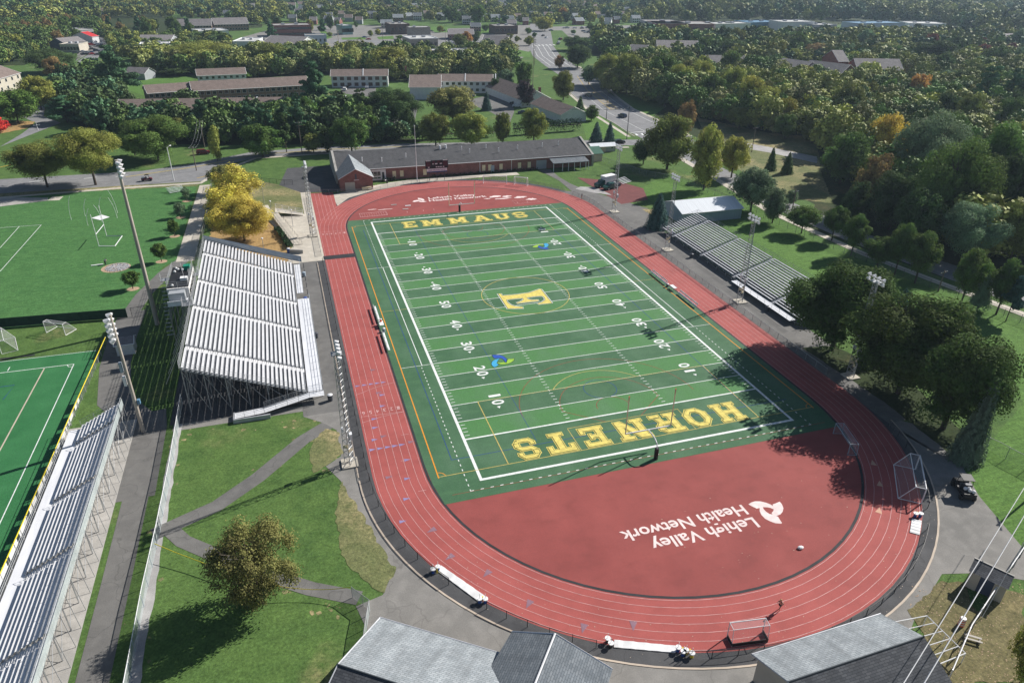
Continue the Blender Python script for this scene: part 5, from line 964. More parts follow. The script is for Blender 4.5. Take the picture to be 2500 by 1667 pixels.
gb('apartment_block','brown roofed brick apartment block, second row, left part',361,228,472,220,8.5,14,11,'brick_brown','shingle_brown',win=(8,3,1.5,1.4))
gb('apartment_block','small brown roofed apartment behind the grey green trees',482,185,600,180,6,12,8.5,'siding_white','shingle_brown',win=(8,2,1.4,1.2))
gb('apartment_block','white and dark panelled apartment block with brick chimney above the parked cars',808,186,946,185,6,12,8.6,'siding_white','shingle_brown',win=(8,2,2.2,1.8),wm='wall_brown',chim=(40,7),dividers=(17,))
gb('apartment_block','brown roofed apartment block behind the round maple',1070,198,1202,199,6,13,8.6,'siding_white','shingle_brown',win=(9,2,1.6,1.4),dividers=(14,30))
gb('apartment_block','broad brown hipped roof beside the autumn brown tree',1000,213,1075,213,6,26,10,'siding_white','shingle_brown')
p=G(1366,300);q=G(1423,298); gable('gabled_house','pale gabled house with mauve roof beside the avenue, nearer one',(p.x+12.5,p.y+.3),math.radians(97),30,12.5,3.6,6.4,'siding_white','shingle_brown',cat='house')
gable('gabled_house','pale gabled house with brick chimney beside the avenue, farther one',(p.x+10,p.y+40),math.radians(97),44,15,3.6,7.4,'siding_white','shingle_brown',cat='house',chim=(1,5))
gb('brown_house','large beige house with brown roof cut off by the left edge',-60,208,48,178,7,20,11,'siding_tan','shingle_brown',win=(7,2,1.5,1.6))
gb('small_house','small grey roofed house behind the tall white pine',236,178,262,180,3.5,10,6,'siding_white','shingle_mauve',cat='house')
gb('small_house','grey roofed house right of the tall white pine',300,178,352,180,3.5,10,6,'siding_grey','shingle_mauve',cat='house')
fb('shop','white shop with red gable sign in the far left lot',150,97,232,92,6,22,'stucco_white',win=(6,1,4,3,'glass_dark')); gb('shop','red fronted gable of the white corner shop',224,90,240,88,5,18,8,'siding_white','red_sign')
gb('shop','navy shop with mauve hip roof in the far left lot',161,108,212,103,4.5,18,8,'wall_navy','shingle_mauve',win=(5,1,2,2)); fb('shop','low beige shop beside the parked cars at far left',150,128,196,128,5,16,'siding_tan',win=(6,1,1.6,2,'glass_dark'))
gb('row_building','long grey roofed brick row near the top left, left half',428,63,516,62,6,16,11,'brick_brown','shingle_mauve',win=(12,2,1.5,1.5)); gb('row_building','long grey roofed brick row near the top left, right half',523,60,606,58,6,16,11,'brick_brown','shingle_mauve',win=(12,2,1.5,1.5))
fb('white_store','white flat roofed block with panel front near the top left',487,97,561,94,6,26,'siding_white','flat_roof_white',win=(10,1,1.6,2,'siding_grey')); gb('grey_hall','grey gable roofed hall left of the white block',336,99,416,99,5,22,8,'siding_grey','shingle_mauve'); fb('blue_hall','pale blue grey building between the trees at left',346,136,418,134,7,16,'siding_white','flat_roof_white',win=(8,1,2,1.5,'siding_grey'))
fb('white_store','white warehouse behind the large yellow tree',572,132,625,132,8,30,'siding_white','flat_roof_white')
fb('office_building','long two storey red brick office with window bands',669,91,762,89,9,22,'brick_red',win=(22,2,1.8,1.6,'glass_dark'))
gb('hall','pale hipped roof building left of the grey garage',641,104,731,108,5,26,9,'siding_white','shingle_mauve'); fb('garage','pale blue grey garage with flat roof in front of the office',748,111,799,110,7,12,'wall_bluegrey','flat_roof',win=(5,1,1.2,2,'glass_dark'),rtu=0)
fb('bank','small glass fronted bank with green tinted facade',838,86,862,85,7.5,16,'glass_green','flat_roof_white',win=(4,1,4,3,'glass_dark'),rtu=1)
fb('stone_restaurant','brown stone restaurant with boxy tower in the big lot',955,85,1001,84,8.5,24,'wall_brown','flat_roof',win=(5,1,2,3,'glass_dark')); fb('stepped_bank','grey stepped store with pale parapet beside the parked cars',1003,122,1070,120,7.5,26,'wall_stone','flat_roof_white',win=(6,1,2,2,'glass_dark'),band='white_paint'); fb('stepped_bank','tall grey front block of the stepped store',1001,103,1052,102,11,12,'wall_stone','flat_roof_white',rtu=1)
fb('drive_in','tan drive in restaurant with white roof nearest the apartments',1063,158,1150,156,7,24,'brick_tan','flat_roof_white',win=(4,1,2,2,'glass_dark'),band='siding_grey',rtu=3)
gb('restaurant','low brick restaurant with grey roof behind the drive in',1096,84,1157,84,4.5,20,8,'brick_red','shingle_mauve',win=(8,1,1.6,1.6)); gb('restaurant','navy gabled restaurant beside the avenue junction',1174,110,1234,112,5,24,11,'wall_navy','shingle_mauve',win=(7,1,2,2),trim='white_paint')
fb('dark_store','dark flat roofed store at the top of the avenue',1210,85,1264,84,7,22,'wall_brown','flat_roof',win=(6,1,2.5,2.5,'glass_dark'))
fb('supermarket','large red brick supermarket with grey flat roof at top right',1598,84,1740,85,9,38,'brick_red','flat_roof',win=(5,1,5,3,'glass_dark'),rtu=4); fb('supermarket_wing','dark blue grey wing of the supermarket with red sign',1560,72,1600,84,9,34,'siding_grey','flat_roof',rtu=1)
fb('strip_mall','white fronted strip of shops right of the supermarket',1745,78,1830,76,7,20,'stucco_white','flat_roof_white'); fb('strip_mall','blue roofed shops behind the woodland',1830,74,1905,72,7,28,'blue_roof','blue_roof'); fb('strip_mall','white flat roofed store behind the dark tree tops',1908,78,1985,77,9,26,'siding_white','flat_roof_white'); fb('strip_mall','pale store with dark windows left of the long blue building',1985,80,2040,80,7,20,'siding_grey','flat_roof_white',win=(8,1,3,3,'glass_dark'))
fb('long_store','long blue grey store building at far right',2092,82,2204,80,9,26,'wall_bluegrey','blue_roof',win=(9,1,3,2,'glass_dark')); fb('strip_mall','pale store behind the dark red tree at far right',2215,78,2305,80,8,30,'siding_white','flat_roof_white')
gb('hall','pale roofed hall at the right edge behind the woods',2440,98,2540,98,6,26,10,'siding_white','shingle_mauve')
gb('woodland_apartments','brick apartment wing with dormers in the right woods, right wing',2095,170,2205,172,9,18,14,'brick_red','shingle_mauve',win=(9,3,1.8,1.6)); gb('woodland_apartments','brick apartment wing in the right woods, centre wing',1955,170,2050,182,8,18,12.5,'brick_red','shingle_mauve',win=(9,2,1.6,1.5)); gb('woodland_apartments','grey roofed apartment wing in the right woods, left wing',1886,162,1955,172,8,18,12,'brick_red','shingle_mauve')
gb('woodland_apartments','narrow gabled brick block standing higher in the right woods',2048,150,2072,150,12,20,17,'brick_red','shingle_mauve'); gb('woodland_apartments','long grey roof among yellow trees in the right woods',1728,158,1822,160,7,18,11.5,'brick_red','shingle_mauve'); gb('woodland_apartments','grey roof below the supermarket in the woods',1606,118,1706,120,7,22,11.5,'siding_tan','shingle_mauve'); gb('woodland_apartments','small grey gable above the woodland edge by the avenue',1535,126,1575,128,6,16,10,'siding_tan','shingle_mauve')
i=0
cols=['siding_white','siding_tan','siding_grey','brick_red','siding_white']; rf=['shingle_mauve','shingle_slate','shingle_brown','shingle_grey']
hs=[(897,30,34),(935,14,24),(960,38,30),(985,24,24),(1010,34,24),(1060,20,26),(1068,34,26),(1112,26,26),(1130,42,24),(1158,16,24),(1200,38,26),(1262,14,26),(1290,30,28),(1330,32,24),(1342,14,20),(1402,28,24),(1432,30,22),(1508,30,26),(1545,40,24),(600,10,26),(640,16,22),(700,8,26),(770,14,24),(830,6,24),(1218,10,22),(1480,12,24),(1000,10,22),(480,26,26),(545,28,26),(240,22,30),(930,52,34),(1240,52,26),(1150,60,30),(1255,36,22)]
for (u,v,wd) in hs:
    i+=1; nm=['white','tan','grey','red brick','pale'][i%5]; gb('suburban_house','small %s house with %s roof among the trees at the top of the view'%(nm,['mauve','slate','brown','grey'][i%4]),u,v+5,u+wd*.8,v+5,5,10,8,cols[i%5],rf[i%4],win=(4,2,1.6,1.4) if v>20 else None,group='%s houses with %s roofs at the top of the view'%(nm,['mauve','slate','brown','grey'][i%4]),cat='house')
hr=random.Random(21); nh=0; hp_=[]
while nh<58:
    u=hr.uniform(640,1570); v=hr.uniform(3,50)
    if any(abs(u-a)<18+ (40-v)*0 and abs(v-c)<6 for a,c in hp_+[(h[0],h[1]) for h in hs]) or (1290<u<1400 and v>30) or (1000<u<1180 and v>48): continue
    hp_.append((u,v)); nh+=1; i=nh; nm=['white','tan','grey','red brick','pale'][i%5]; rn=['mauve','slate','brown','grey'][i%4]
    gb('suburban_house','small %s house with %s roof among the trees at the top of the view'%(nm,rn),u,v+3,u+hr.uniform(13,20),v+3+hr.uniform(-.5,.5),4.5,9,7.5,cols[i%5],rf[i%4],group='%s houses with %s roofs at the top of the view'%(nm,rn),cat='house')
# ================= POLES AND WIRES =================
def upole(u,v,vt,label,arm=1,r=.16,m='wood_pole',street=False,rz=.2,group='utility poles and street lamps'):
    p=G(u,v); h=HT(u,v,vt); root=empty('street_lamp' if street else 'utility_pole',(p.x,p.y,0),rz,label,'street lamp' if street else 'utility pole',group); MB().tube((0,0,0),(0,0,h),r,r*.7,n=8).build('pole',m,root)
    if street: b=MB(); b.tube((0,0,h-.2),(1.6,0,h+.1),.05,n=5); b.build('arm','galvanised',root); MB().box((1.9,0,h+.1),(.9,.35,.16)).build('lamp_head','white_metal',root)
    else:
        for k in range(arm): MB().box((0,0,h-.5-k*1.0),(2.4,.12,.12)).build('crossarm',m,root)
        b=MB(); [b.ball((x,0,h-.38),.09) for x in (-1,-.4,.4,1)]; b.build('insulator','white_metal',root)
    return p,h
A=upole(500,361,294,'tall utility pole between the dark pines and the columnar tree'); Bq=upole(480,417,358,'utility pole with crossarms at the street corner',2); upole(425,441,360,'white metal street lamp at the parking lane by the tall floodlight',m='white_metal',street=True,rz=1.2)
upole(738,378,297,'street lamp pole with transformer near the grassy bank',2); upole(1482,252,222,'dark street lamp on the avenue, far one',street=True,m='steel_dark'); upole(1480,292,262,'dark street lamp beside the avenue kerb',street=True,m='steel_dark',rz=2.9)
pp_,ph=upole(1530,341,260,'tall traffic signal pole at the crossroads',1,m='steel_dark'); cable('signal_cable','span of traffic signal wire across the avenue',(pp_.x,pp_.y,ph-1),(pp_.x-26,pp_.y+8,ph-1),.5,.05,'steel_dark','cable')
upole(1934,512,464,'dark utility pole between the street trees'); upole(2290,712,660,'thin pole behind the park fence',m='wood_pole'); upole(1835,372,310,'wooden pole beside the meadow path'); upole(262,96,57,'wooden utility pole by the far left road'); upole(345,94,66,'pole behind the far left road',); upole(388,104,72,'thin street pole left of the white block',m='white_metal',street=True); upole(827,106,74,'tall pale pole in the commercial lot',m='concrete_post',r=.35); upole(935,100,58,'thin utility pole in front of the stone restaurant'); upole(1088,116,60,'thin utility pole beside the stepped store'); upole(1300,240,90,'line of utility poles at the avenue junction',3); upole(1305,160,95,'second utility pole at the avenue junction',3); upole(680,86,60,'thin pole left of the commercial lot'); upole(93,318,303,'short sign pole on the traffic island',m='white_metal'); upole(2330,68,10,'thin tall mast in the far woods',m='steel_dark')
upole(24,352,335,'x') if 0 else None
for a,c in zip([A],[Bq]):
    for d in (-1,0,1): cable('power_line','slack power line between the two corner utility poles',(a[0].x+d,a[0].y,a[1]-.4),(c[0].x+d,c[0].y,c[1]-.4),1.6,.022,'galvanised','cable','slack lines between the corner poles')
for (x,y,h,l) in ((-49.5,66,4.5,'by the top of the access ramp'),(-44.5,57,4.5,'by the middle of the access ramp'),(-51.5,80,4.5,'on the grassy bank'),(-51.6,37,4.5,'beside the grandstand banner'),(-66.5,64,4.5,'beside the concrete walk'),(-65.8,50,4.5,'near the concrete walk fence')):
    root=empty('path_lamp',(x,y,0),0,'short grey lamp post '+l,'lamp post','short lamp posts near the yellow trees'); MB().tube((0,0,0),(0,0,h),.07,.05,n=6).build('pole','galvanised',root); MB().tube((0,0,h),(0,0,h+.2),.28,.2,n=10).build('lamp_head','white_metal',root)
tip=T(3,3,2100,120); hp=11.; k=hp/math.tan(EL); base=Vector((tip.x-math.sin(SH)*k,tip.y-math.cos(SH)*k,0))
root=empty('utility_pole',(base.x,base.y,0),.9,'utility pole outside the right edge whose shadow falls on the corner lawn','utility pole'); MB().tube((0,0,0),(0,0,hp),.17,.12,n=8).build('pole','wood_pole',root); MB().box((0,0,hp-.4),(2.6,.14,.14)).build('crossarm','wood_pole',root)
def wire(p1,p2,l):
    a=p1+(p1-p2).normalized()*20; c=p2+(p2-p1).normalized()*45; cable('power_line',l,a,c,.25,.035,'white_metal','cable','power lines over the near right corner')
wire(T(3,3,2210,0,10.5),T(3,3,1240,1568,9.5),'leftmost power line over the near right corner'); wire(T(3,3,2350,30,10.3),T(3,3,1430,1568,9.3),'middle power line over the near right corner'); wire(T(3,3,2360,10,10.),T(3,3,1440,1540,9.0),'power line close under the middle line'); 
cable('guy_wire','thin wire running down beside the ticket shed',T(3,3,2352,270,9),T(3,3,1960,970,0),.1,.03,'white_metal','cable')
# ================= VEHICLES =================
def carmesh(kind='sedan'):
    root=empty('parked_car'); prof={'sedan':[(-2.25,.3),(-2.3,.75),(-2.15,.95),(-1.4,1.02),(-.85,1.42),(.55,1.45),(1.25,1.0),(2.1,.88),(2.3,.6),(2.25,.3)],'suv':[(-2.3,.35),(-2.35,.9),(-2.2,1.25),(-1.95,1.72),(.5,1.75),(1.2,1.15),(2.15,1.05),(2.3,.7),(2.25,.35)],'pickup':[(-2.7,.4),(-2.75,1.05),(-.75,1.08),(-.65,1.75),(.75,1.78),(1.4,1.18),(2.6,1.08),(2.75,.75),(2.7,.4)]}[kind]
    w=.9; b=MB(); L_=[(x,-w+(.12 if z>1.1 else 0),z) for x,z in prof]; R_=[(x,w-(.12 if z>1.1 else 0),z) for x,z in prof]; n=len(prof)
    b.face(L_); b.face(R_[::-1])
    for i in range(n): j=(i+1)%n; b.face([L_[j],L_[i],R_[i],R_[j]])
    body=b.build('body','carpaint',root)
    g=MB(); zt=max(z for x,z in prof); z0,z1=zt-.42,zt-.08
    xs={'sedan':(-1.1,.75),'suv':(-2.0,.75),'pickup':(-.6,.95)}[kind]
    for s in (-1,1): g.face([(xs[0],s*(w-.08),z0),(xs[1]+.2,s*(w-.08),z0),(xs[1]-.25,s*(w-.1),z1),(xs[0]+.2,s*(w-.1),z1)])
    fx=[(x,z) for x,z in prof]
    def ql(i,j,e=.015):
        (xa,za),(xb,zb)=fx[i],fx[j]; dn=Vector((-(zb-za),xb-xa)).normalized()
        if dn.y<0:dn=-dn
        p=[(lerp(xa,xb,t)+dn.x*e,lerp(za,zb,t)+dn.y*e) for t in (.12,.88)]; g.face([(p[0][0],-w+.2,p[0][1]),(p[0][0],w-.2,p[0][1]),(p[1][0],w-.2,p[1][1]),(p[1][0],-w+.2,p[1][1])])
    if kind=='sedan': ql(3,4);ql(5,6)
    elif kind=='suv': ql(2,3);ql(4,5)
    else: ql(2,3);ql(4,5)
    g.build('windows','glass_dark',root)
    for x in ((-1.4,1.4) if kind!='pickup' else (-1.7,1.7)):
        for s in (-1,1): wv=MB().tube((x,s*(w-.18),.33),(x,s*(w+.02),.33),.33,n=14).build('wheel','tyre',root); MB().tube((x,s*(w+.0),.33),(x,s*(w+.035),.33),.18,n=10).build('rim','hub',wv)
    return root
protos={k:carmesh(k) for k in ('sedan','suv','pickup')}; used=set()
PC={'white':(.75,.75,.75),'silver':(.42,.44,.47),'black':(.015,.015,.018),'blue':(.03,.08,.25),'red':(.4,.02,.02),'grey':(.13,.14,.15),'navy':(.02,.035,.08),'maroon':(.16,.01,.02)}
def car(x,y,rz,col,kind,label,group=None,name=None):
    pr=protos[kind]
    if kind in used: r=copy_tree(pr)
    else: r=pr; used.add(kind)
    r.location=(x,y,.03); r.rotation_euler=(0,0,rz); 
    for ch in KIDS[r.name]:
        if ch.name.startswith('body'): ch.color=(*PC[col],1)
    tag(r,label,'car' if kind!='pickup' else 'pickup truck',group)
    return r
def carp(u,v,rz,col,kind,label,group=None): p=G(u,v); return car(p.x,p.y,rz,col,kind,label,group)
# list car pixel positions
carp(1436,236,1.75,'grey','suv','dark grey car driving on the avenue, the farther one'); carp(1519,287,1.8,'navy','suv','dark blue car driving on the avenue, the nearer one'); carp(1512,350,-.3,'black','sedan','black car on the street by the crossroads spruces')
carp(497,377,.1,'maroon','suv','dark maroon car on the street by the columnar tree')
G1='cars in the apartment lot near the houses'
for i,(u,v,c,k) in enumerate(((1222,237,'black','suv'),(1232,241,'silver','sedan'),(1238,244,'navy','sedan'),(1247,248,'white','suv'),(1256,255,'black','sedan'),(1262,262,'white','sedan'),(1276,278,'navy','sedan'),(1150,236,'silver','sedan'))): carp(u,v,-.35,c,k,'%s car, number %s along the apartment lot row by the mauve roofs'%(c,['one','two','three','four','five','six','seven','eight'][i]) if 0 else '%s %s in the apartment lot row left of the mauve roofed houses'%(c,'car' if k=='sedan' else 'suv'),G1)
for i,(u,v,c,k,l) in enumerate(((836,212,'white','suv','white suv left in the lot below the panelled apartment'),(848,213,'black','sedan','black car second in the lot below the panelled apartment'),(861,213,'white','sedan','white car third in the lot below the panelled apartment'),(842,222,'white','suv','white suv in front row below the panelled apartment'),(896,216,'silver','sedan','silver car right in the lot below the panelled apartment'),(1066,308,'silver','sedan','silver car half hidden beside the round maple'),(941,310,'white','pickup','white pickup behind the dark street hedge'))): carp(u,v,1.4 if v<300 else .05,c,k,l)
GL='cars parked in the far commercial lots'
k=0
for (u,v,rz) in ((199,122,.2),(203,128,.2),(208,113,.2),(213,107,.2),(216,117,.2),(222,101,.2),(230,106,.2),(238,110,.2),(243,103,.2),(248,99,.2),(226,122,.2),(212,131,.2),(205,134,.2),(251,108,.2),(185,132,.2),(900,98,0),(890,93,0),(1103,105,.3),(1109,109,.3),(1116,112,.3),(1100,101,.3),(1178,122,.0),(1168,145,0),(1185,146,0),(1194,146,0),(1203,147,0),(1057,137,.3),(1050,125,.2),(1085,122,0),(1018,121,0),(1326,89,.8),(1334,94,.8),(1366,98,1.4),(1364,105,1.5),(1362,109,1.5),(1369,98,1.5),(1345,76,0),(1378,70,0),(1385,70,0),(1403,70,0),(1421,71,.2),(1434,70,.1),(1424,78,.2),(1430,81,0),(1437,81,0),(1516,74,0),(1523,76,0),(1543,81,0),(1559,81,0),(1535,70,0),(1553,74,0),(1945,83,0),(1960,84,0),(2080,79,0),(2088,79,0),(2070,78,0),(2030,82,0),(2290,77,0),(640,95,0),(1160,118,0),(1212,110,.2),(1232,113,.1),(1240,112,0)):
    k+=1; c=['white','black','silver','navy','white','grey','red','blue','white','silver'][k%10] if not (u==900) else 'red'; ar='far left shop lot' if u<300 else 'lot beside the far restaurants' if u<1300 else 'road junction at the top of the avenue' if v>86 and u<1380 else 'supermarket lot' if u<1700 else 'lots of the far right stores'
    carp(u,v,rz,c,'sedan' if k%3 else 'suv','%s %s parked in the %s'%(c,'car' if k%3 else 'suv',ar) if 'junction' not in ar else '%s car at the %s'%(c,ar),'%s cars in the %s'%(c,ar))
cr=random.Random(8)
for (u0,u1,v0,v1,n,ar) in ((1085,1130,96,118,9,'lot beside the far restaurants'),(1010,1090,74,82,6,'lot beside the far restaurants'),(760,830,84,99,5,'lot beside the far restaurants'),(1385,1560,68,88,14,'supermarket lot'),(185,250,98,136,10,'far left shop lot'),(1900,2290,76,86,9,'lots of the far right stores'),(1240,1285,88,112,4,'lot beside the far restaurants')):
    for q in range(n):
        k+=1; c=cr.choice(['white','black','silver','navy','grey','red','blue','white']); kd='sedan' if cr.random()<.65 else 'suv'
        carp(cr.uniform(u0,u1),cr.uniform(v0,v1),cr.choice([.1,.3,1.6]),c,kd,'%s %s parked in the %s'%(c,'car' if kd=='sedan' else 'suv',ar),'%s cars in the %s'%(c,ar))
# box truck and pickup on the throwing pad
bt=empty('box_truck',(49.6,70.6,0),PI+.35,'dark green box truck with white cargo body on the red throwing pad','truck')
b=MB(); b.box((-1.3,0,2.05),(4.6,2.3,2.3)); b.build('cargo_box','white_metal',bt); MB().box((-1.3,0,3.23),(4.7,2.4,.08)).build('box_roof','white_paint',bt)
def prof(b,P,w): 
    L_=[(x,-w,z) for x,z in P];R_=[(x,w,z) for x,z in P]; b.face(L_); b.face(R_[::-1])
    for i in range(len(P)): j=(i+1)%len(P); b.face([L_[j],L_[i],R_[i],R_[j]])
    return b
tm=mat('truck_green',(.012,.075,.06),.3,.1,1,spec=.6)
prof(MB(),[(1.02,.5),(1.02,2.2),(1.9,2.25),(2.4,1.5),(3.7,1.35),(3.85,.5)],1.0).build('cab','truck_green',bt); MB().box((2.13,0,1.88),(.08,1.7,.6)).build('windshield','glass_blue',bt); MB().box((0,0,.6),(6.5,.9,.25)).build('chassis','black_metal',bt)
for x in (-2.4,2.9):
    for s in (-1,1): wv=MB().tube((x,s*.75,.45),(x,s*1.02,.45),.45,n=14).build('wheel','tyre',bt); MB().tube((x,s*1.02,.45),(x,s*1.05,.45),.24,n=10).build('rim','white_metal',wv)
b2=empty('utility_truck',(50.2,67.4,0),PI+.35,'dark green utility pickup beside the box truck on the throwing pad','truck')
prof(MB(),[(-.6,.5),(-.6,1.9),(.8,1.95),(1.4,1.3),(2.7,1.15),(2.8,.5)],.98).build('cab','truck_green',b2); b=MB(); b.box((-1.9,0,1.0),(2.6,2,.9)); b.box((-1.9,0,1.9),(2.4,.1,.9)); b.build('bed','steel_dark',b2); MB().box((1.08,0,1.62),(.08,1.6,.45)).build('windshield','glass_blue',b2); b=MB(); b.ball((-1,-.2,1.9),.4); b.ball((-1.2,.4,1.8),.3); b.build('load','cloth_white',b2)
for x in (-2,1.9):
    for s in (-1,1): wv=MB().tube((x,s*.72,.4),(x,s*1.0,.4),.4,n=14).build('wheel','tyre',b2); MB().tube((x,s*1.0,.4),(x,s*1.03,.4),.22,n=10).build('rim','white_metal',wv)
def smallbleach(x,y,rz,label):
    root=empty('small_bleacher',(x,y,0),rz,label,'bleacher','small five row bleachers')
    for i in range(5): MB().box((0,i*.6,.35+i*.22),(4.6,.28,.05)).build('bench_row','aluminium',root)
    b=MB(); [b.path([(s,0,.02),(s,2.6,.02),(s,2.5,1.3),(s,0,.3)],.04,4) for s in (-2,0,2)]; b.build('support_frame','galvanised',root)
smallbleach(57.5,71.5,.5,'small silver bleacher behind the box truck'); smallbleach(-75.8,97.6,.45,'small silver bleacher at the far edge of the left lawn')
def utv(x,y,rz,c1,label,sc=1.):
    root=empty('utility_cart',(x,y,0),rz,label,'utility cart'); root.scale=(sc,)*3
    prof(MB(),[(-1.5,.4),(-1.5,1.0),(-.3,1.0),(-.2,.7),(.5,.7),(.7,1.05),(1.5,.85),(1.6,.4)],.62).build('body',c1,root)
    b=MB(); [b.tube((x_,s*.55,.8),(x_*.8,s*.5,1.9),.03,n=5) for x_ in (-.3,.75) for s in (-1,1)]; b.build('roll_cage','black_metal',root); MB().box((.2,0,1.92),(1.2,1.15,.06)).build('roof','black_metal',root); MB().box((-.05,0,1.0),(.35,1.05,.5)).build('seat','steel_dark',root)
    b=MB(); [b.ball((random.uniform(-1.3,-.6),random.uniform(-.4,.4),1.15),.2) for _ in range(5)]; b.build('load','cloth_white',root)
    for x_ in (-1.1,1.1):
        for s in (-1,1): MB().tube((x_,s*.5,.32),(x_,s*.75,.32),.32,n=12).build('wheel','tyre',root)
utv(35.6,-75.9,1.1,'black_metal','black utility cart with load parked at the corner lawn',1.25); utv(-86,113.4,.1,'cloth_maroon','dark red utility cart on the verge beside the street'); 
br=T(2,3,1850,1420); root=empty('cable_coil',(br.x,br.y,0),0,'pile of black bags behind the utility cart','bags'); b=MB(); [b.ball((random.uniform(-.5,.5),random.uniform(-.4,.4),.2),.3) for _ in range(6)]; b.build('bag','black_metal',root)
root=empty('grill_stand',(-14.9,91.4,0),0,'small black stand on the walk by the brick wing','stand'); MB().tube((0,0,0),(0,0,1.),.25,.3,n=8).build('stand','black_metal',root); MB().ball((-.5,0,1),.25).build('knob','white_paint',root)
# ================= PEOPLE =================
def person(x,y,rz,label,J,rad,clothes,name='person'):
    """J joints dict -> skinned continuous body"""
    root=empty(name,(x,y,0),rz,label,'person'); keys=list(J); E_=[('pel','spi'),('spi','che'),('che','nec'),('nec','hea'),('hea','top'),('che','shl'),('shl','ell'),('ell','wrl'),('wrl','hal'),('che','shr'),('shr','elr'),('elr','wrr'),('wrr','har'),('pel','hil'),('hil','knl'),('knl','anl'),('anl','tol'),('pel','hir'),('hir','knr'),('knr','anr'),('anr','tor')]
    def sk(nm,ks,m,grow=0.):
        me=bpy.data.meshes.new(nm); ix={k:i for i,k in enumerate(ks)}; me.from_pydata([J[k] for k in ks],[(ix[a],ix[c]) for a,c in E_ if a in ix and c in ix],[]); o=bpy.data.objects.new(nm,me); link(o,root); o.modifiers.new('skin','SKIN'); 
        for k in ks:
            s=me.skin_vertices[0].data[ix[k]]; r=rad[k]+grow; s.radius=(r,r*(.75 if k in('che','spi','pel') else 1)); s.use_root=(k==ks[0])
        o.modifiers.new('sub','SUBSURF').levels=1; o.modifiers['sub'].render_levels=2; me.materials.append(MT[m]); return o
    sk('body',keys,'skin')
    for nm,ks,m,g in clothes: sk(nm,ks,m,g)
    h=Vector(J['hea']); MB().ball(h+Vector((-.02,0,.05)),.115,1,1,1.05,10,7).build('hair','hair_fair' if 'run' in label else 'cloth_dark',root,smooth=True); return root
RAD=dict(pel=.14,spi=.13,che=.16,nec=.055,hea=.1,top=.06,shl=.06,ell=.045,wrl=.032,hal=.04,shr=.06,elr=.045,wrr=.032,har=.04,hil=.09,knl=.06,anl=.042,tol=.04,hir=.09,knr=.06,anr=.042,tor=.04)
RUN=dict(pel=(0,0,.95),spi=(.04,0,1.1),che=(.1,0,1.32),nec=(.14,0,1.5),hea=(.17,0,1.62),top=(.18,0,1.72),shl=(.1,.19,1.42),ell=(-.1,.26,1.2),wrl=(.12,.24,1.06),hal=(.2,.22,1.08),shr=(.1,-.19,1.42),elr=(.16,-.27,1.16),wrr=(.38,-.2,1.24),har=(.46,-.17,1.28),hil=(0,.1,.9),knl=(.3,.1,.6),anl=(.12,.1,.2),tol=(.3,.1,.1),hir=(0,-.1,.9),knr=(-.12,-.1,.5),anr=(-.5,-.1,.3),tor=(-.58,-.1,.14))
p=T(3,3,100,905); person(p.x+.1,p.y+.1,math.radians(200),'person running on the near turn in a dark top and shorts',RUN,RAD,[('shirt',['che','spi','nec','shl','shr'],'cloth_maroon',.02),('shorts',['pel','hil','hir'],'cloth_dark',.03)])
ST=dict(RUN); ST.update(pel=(0,0,.95),spi=(0,0,1.1),che=(0,0,1.35),nec=(0,0,1.5),hea=(.02,0,1.62),top=(.02,0,1.72),shl=(0,.19,1.43),ell=(-.02,.24,1.15),wrl=(.08,.24,.92),hal=(.12,.23,.84),shr=(0,-.19,1.43),elr=(-.02,-.24,1.15),wrr=(.06,-.24,.92),har=(.1,-.23,.84),knl=(.08,.1,.5),anl=(0,.1,.08),tol=(.14,.1,.05),knr=(-.02,-.1,.5),anr=(-.1,-.1,.08),tor=(.04,-.1,.05))
p=T(1,2,640,262); person(p.x,p.y,2.2,'person walking on the far right bend of the track in a black top',ST,RAD,[('jacket',['che','spi','nec','shl','ell','shr','elr','pel'],'cloth_dark',.03)])
BD=dict(ST); BD.update(spi=(.12,0,1.05),che=(.38,0,1.12),nec=(.52,0,1.12),hea=(.62,0,1.08),top=(.7,0,1.04),shl=(.4,.19,1.12),ell=(.44,.2,.85),wrl=(.5,.18,.62),hal=(.52,.17,.54),shr=(.4,-.19,1.12),elr=(.44,-.2,.85),wrr=(.5,-.18,.62),har=(.52,-.17,.54))
p=T(1,0,970,865); person(p.x,p.y,1.2,'person bending forward on the lawn beside the stone circle',BD,RAD,[('shirt',['che','spi','nec','shl','shr','pel'],'denim',.03),('trousers',['hil','pel','hir','knl','anl','knr','anr'][:0]+['pel','hil','knl','anl','hir','knr','anr'],'cloth_dark',.02)])
q=T(1,0,895,862); o=MB().box((0,0,.1),(2.4,.35,.12)).build('white_strip','cloth_white',None,'long white strip lying on the lawn beside the bending person',cat='strip'); o.location=((q.x+p.x)/2-.9,(q.y+p.y)/2,0); o.rotation_euler=(0,0,.1)
q=T(3,3,297,330); root=empty('helmet_bag',(q.x,q.y,0),0,'small white bag lying on the red infield','bag'); MB().ball((0,0,.18),.35,1.2,.8,.5).build('bag','cloth_white',root)
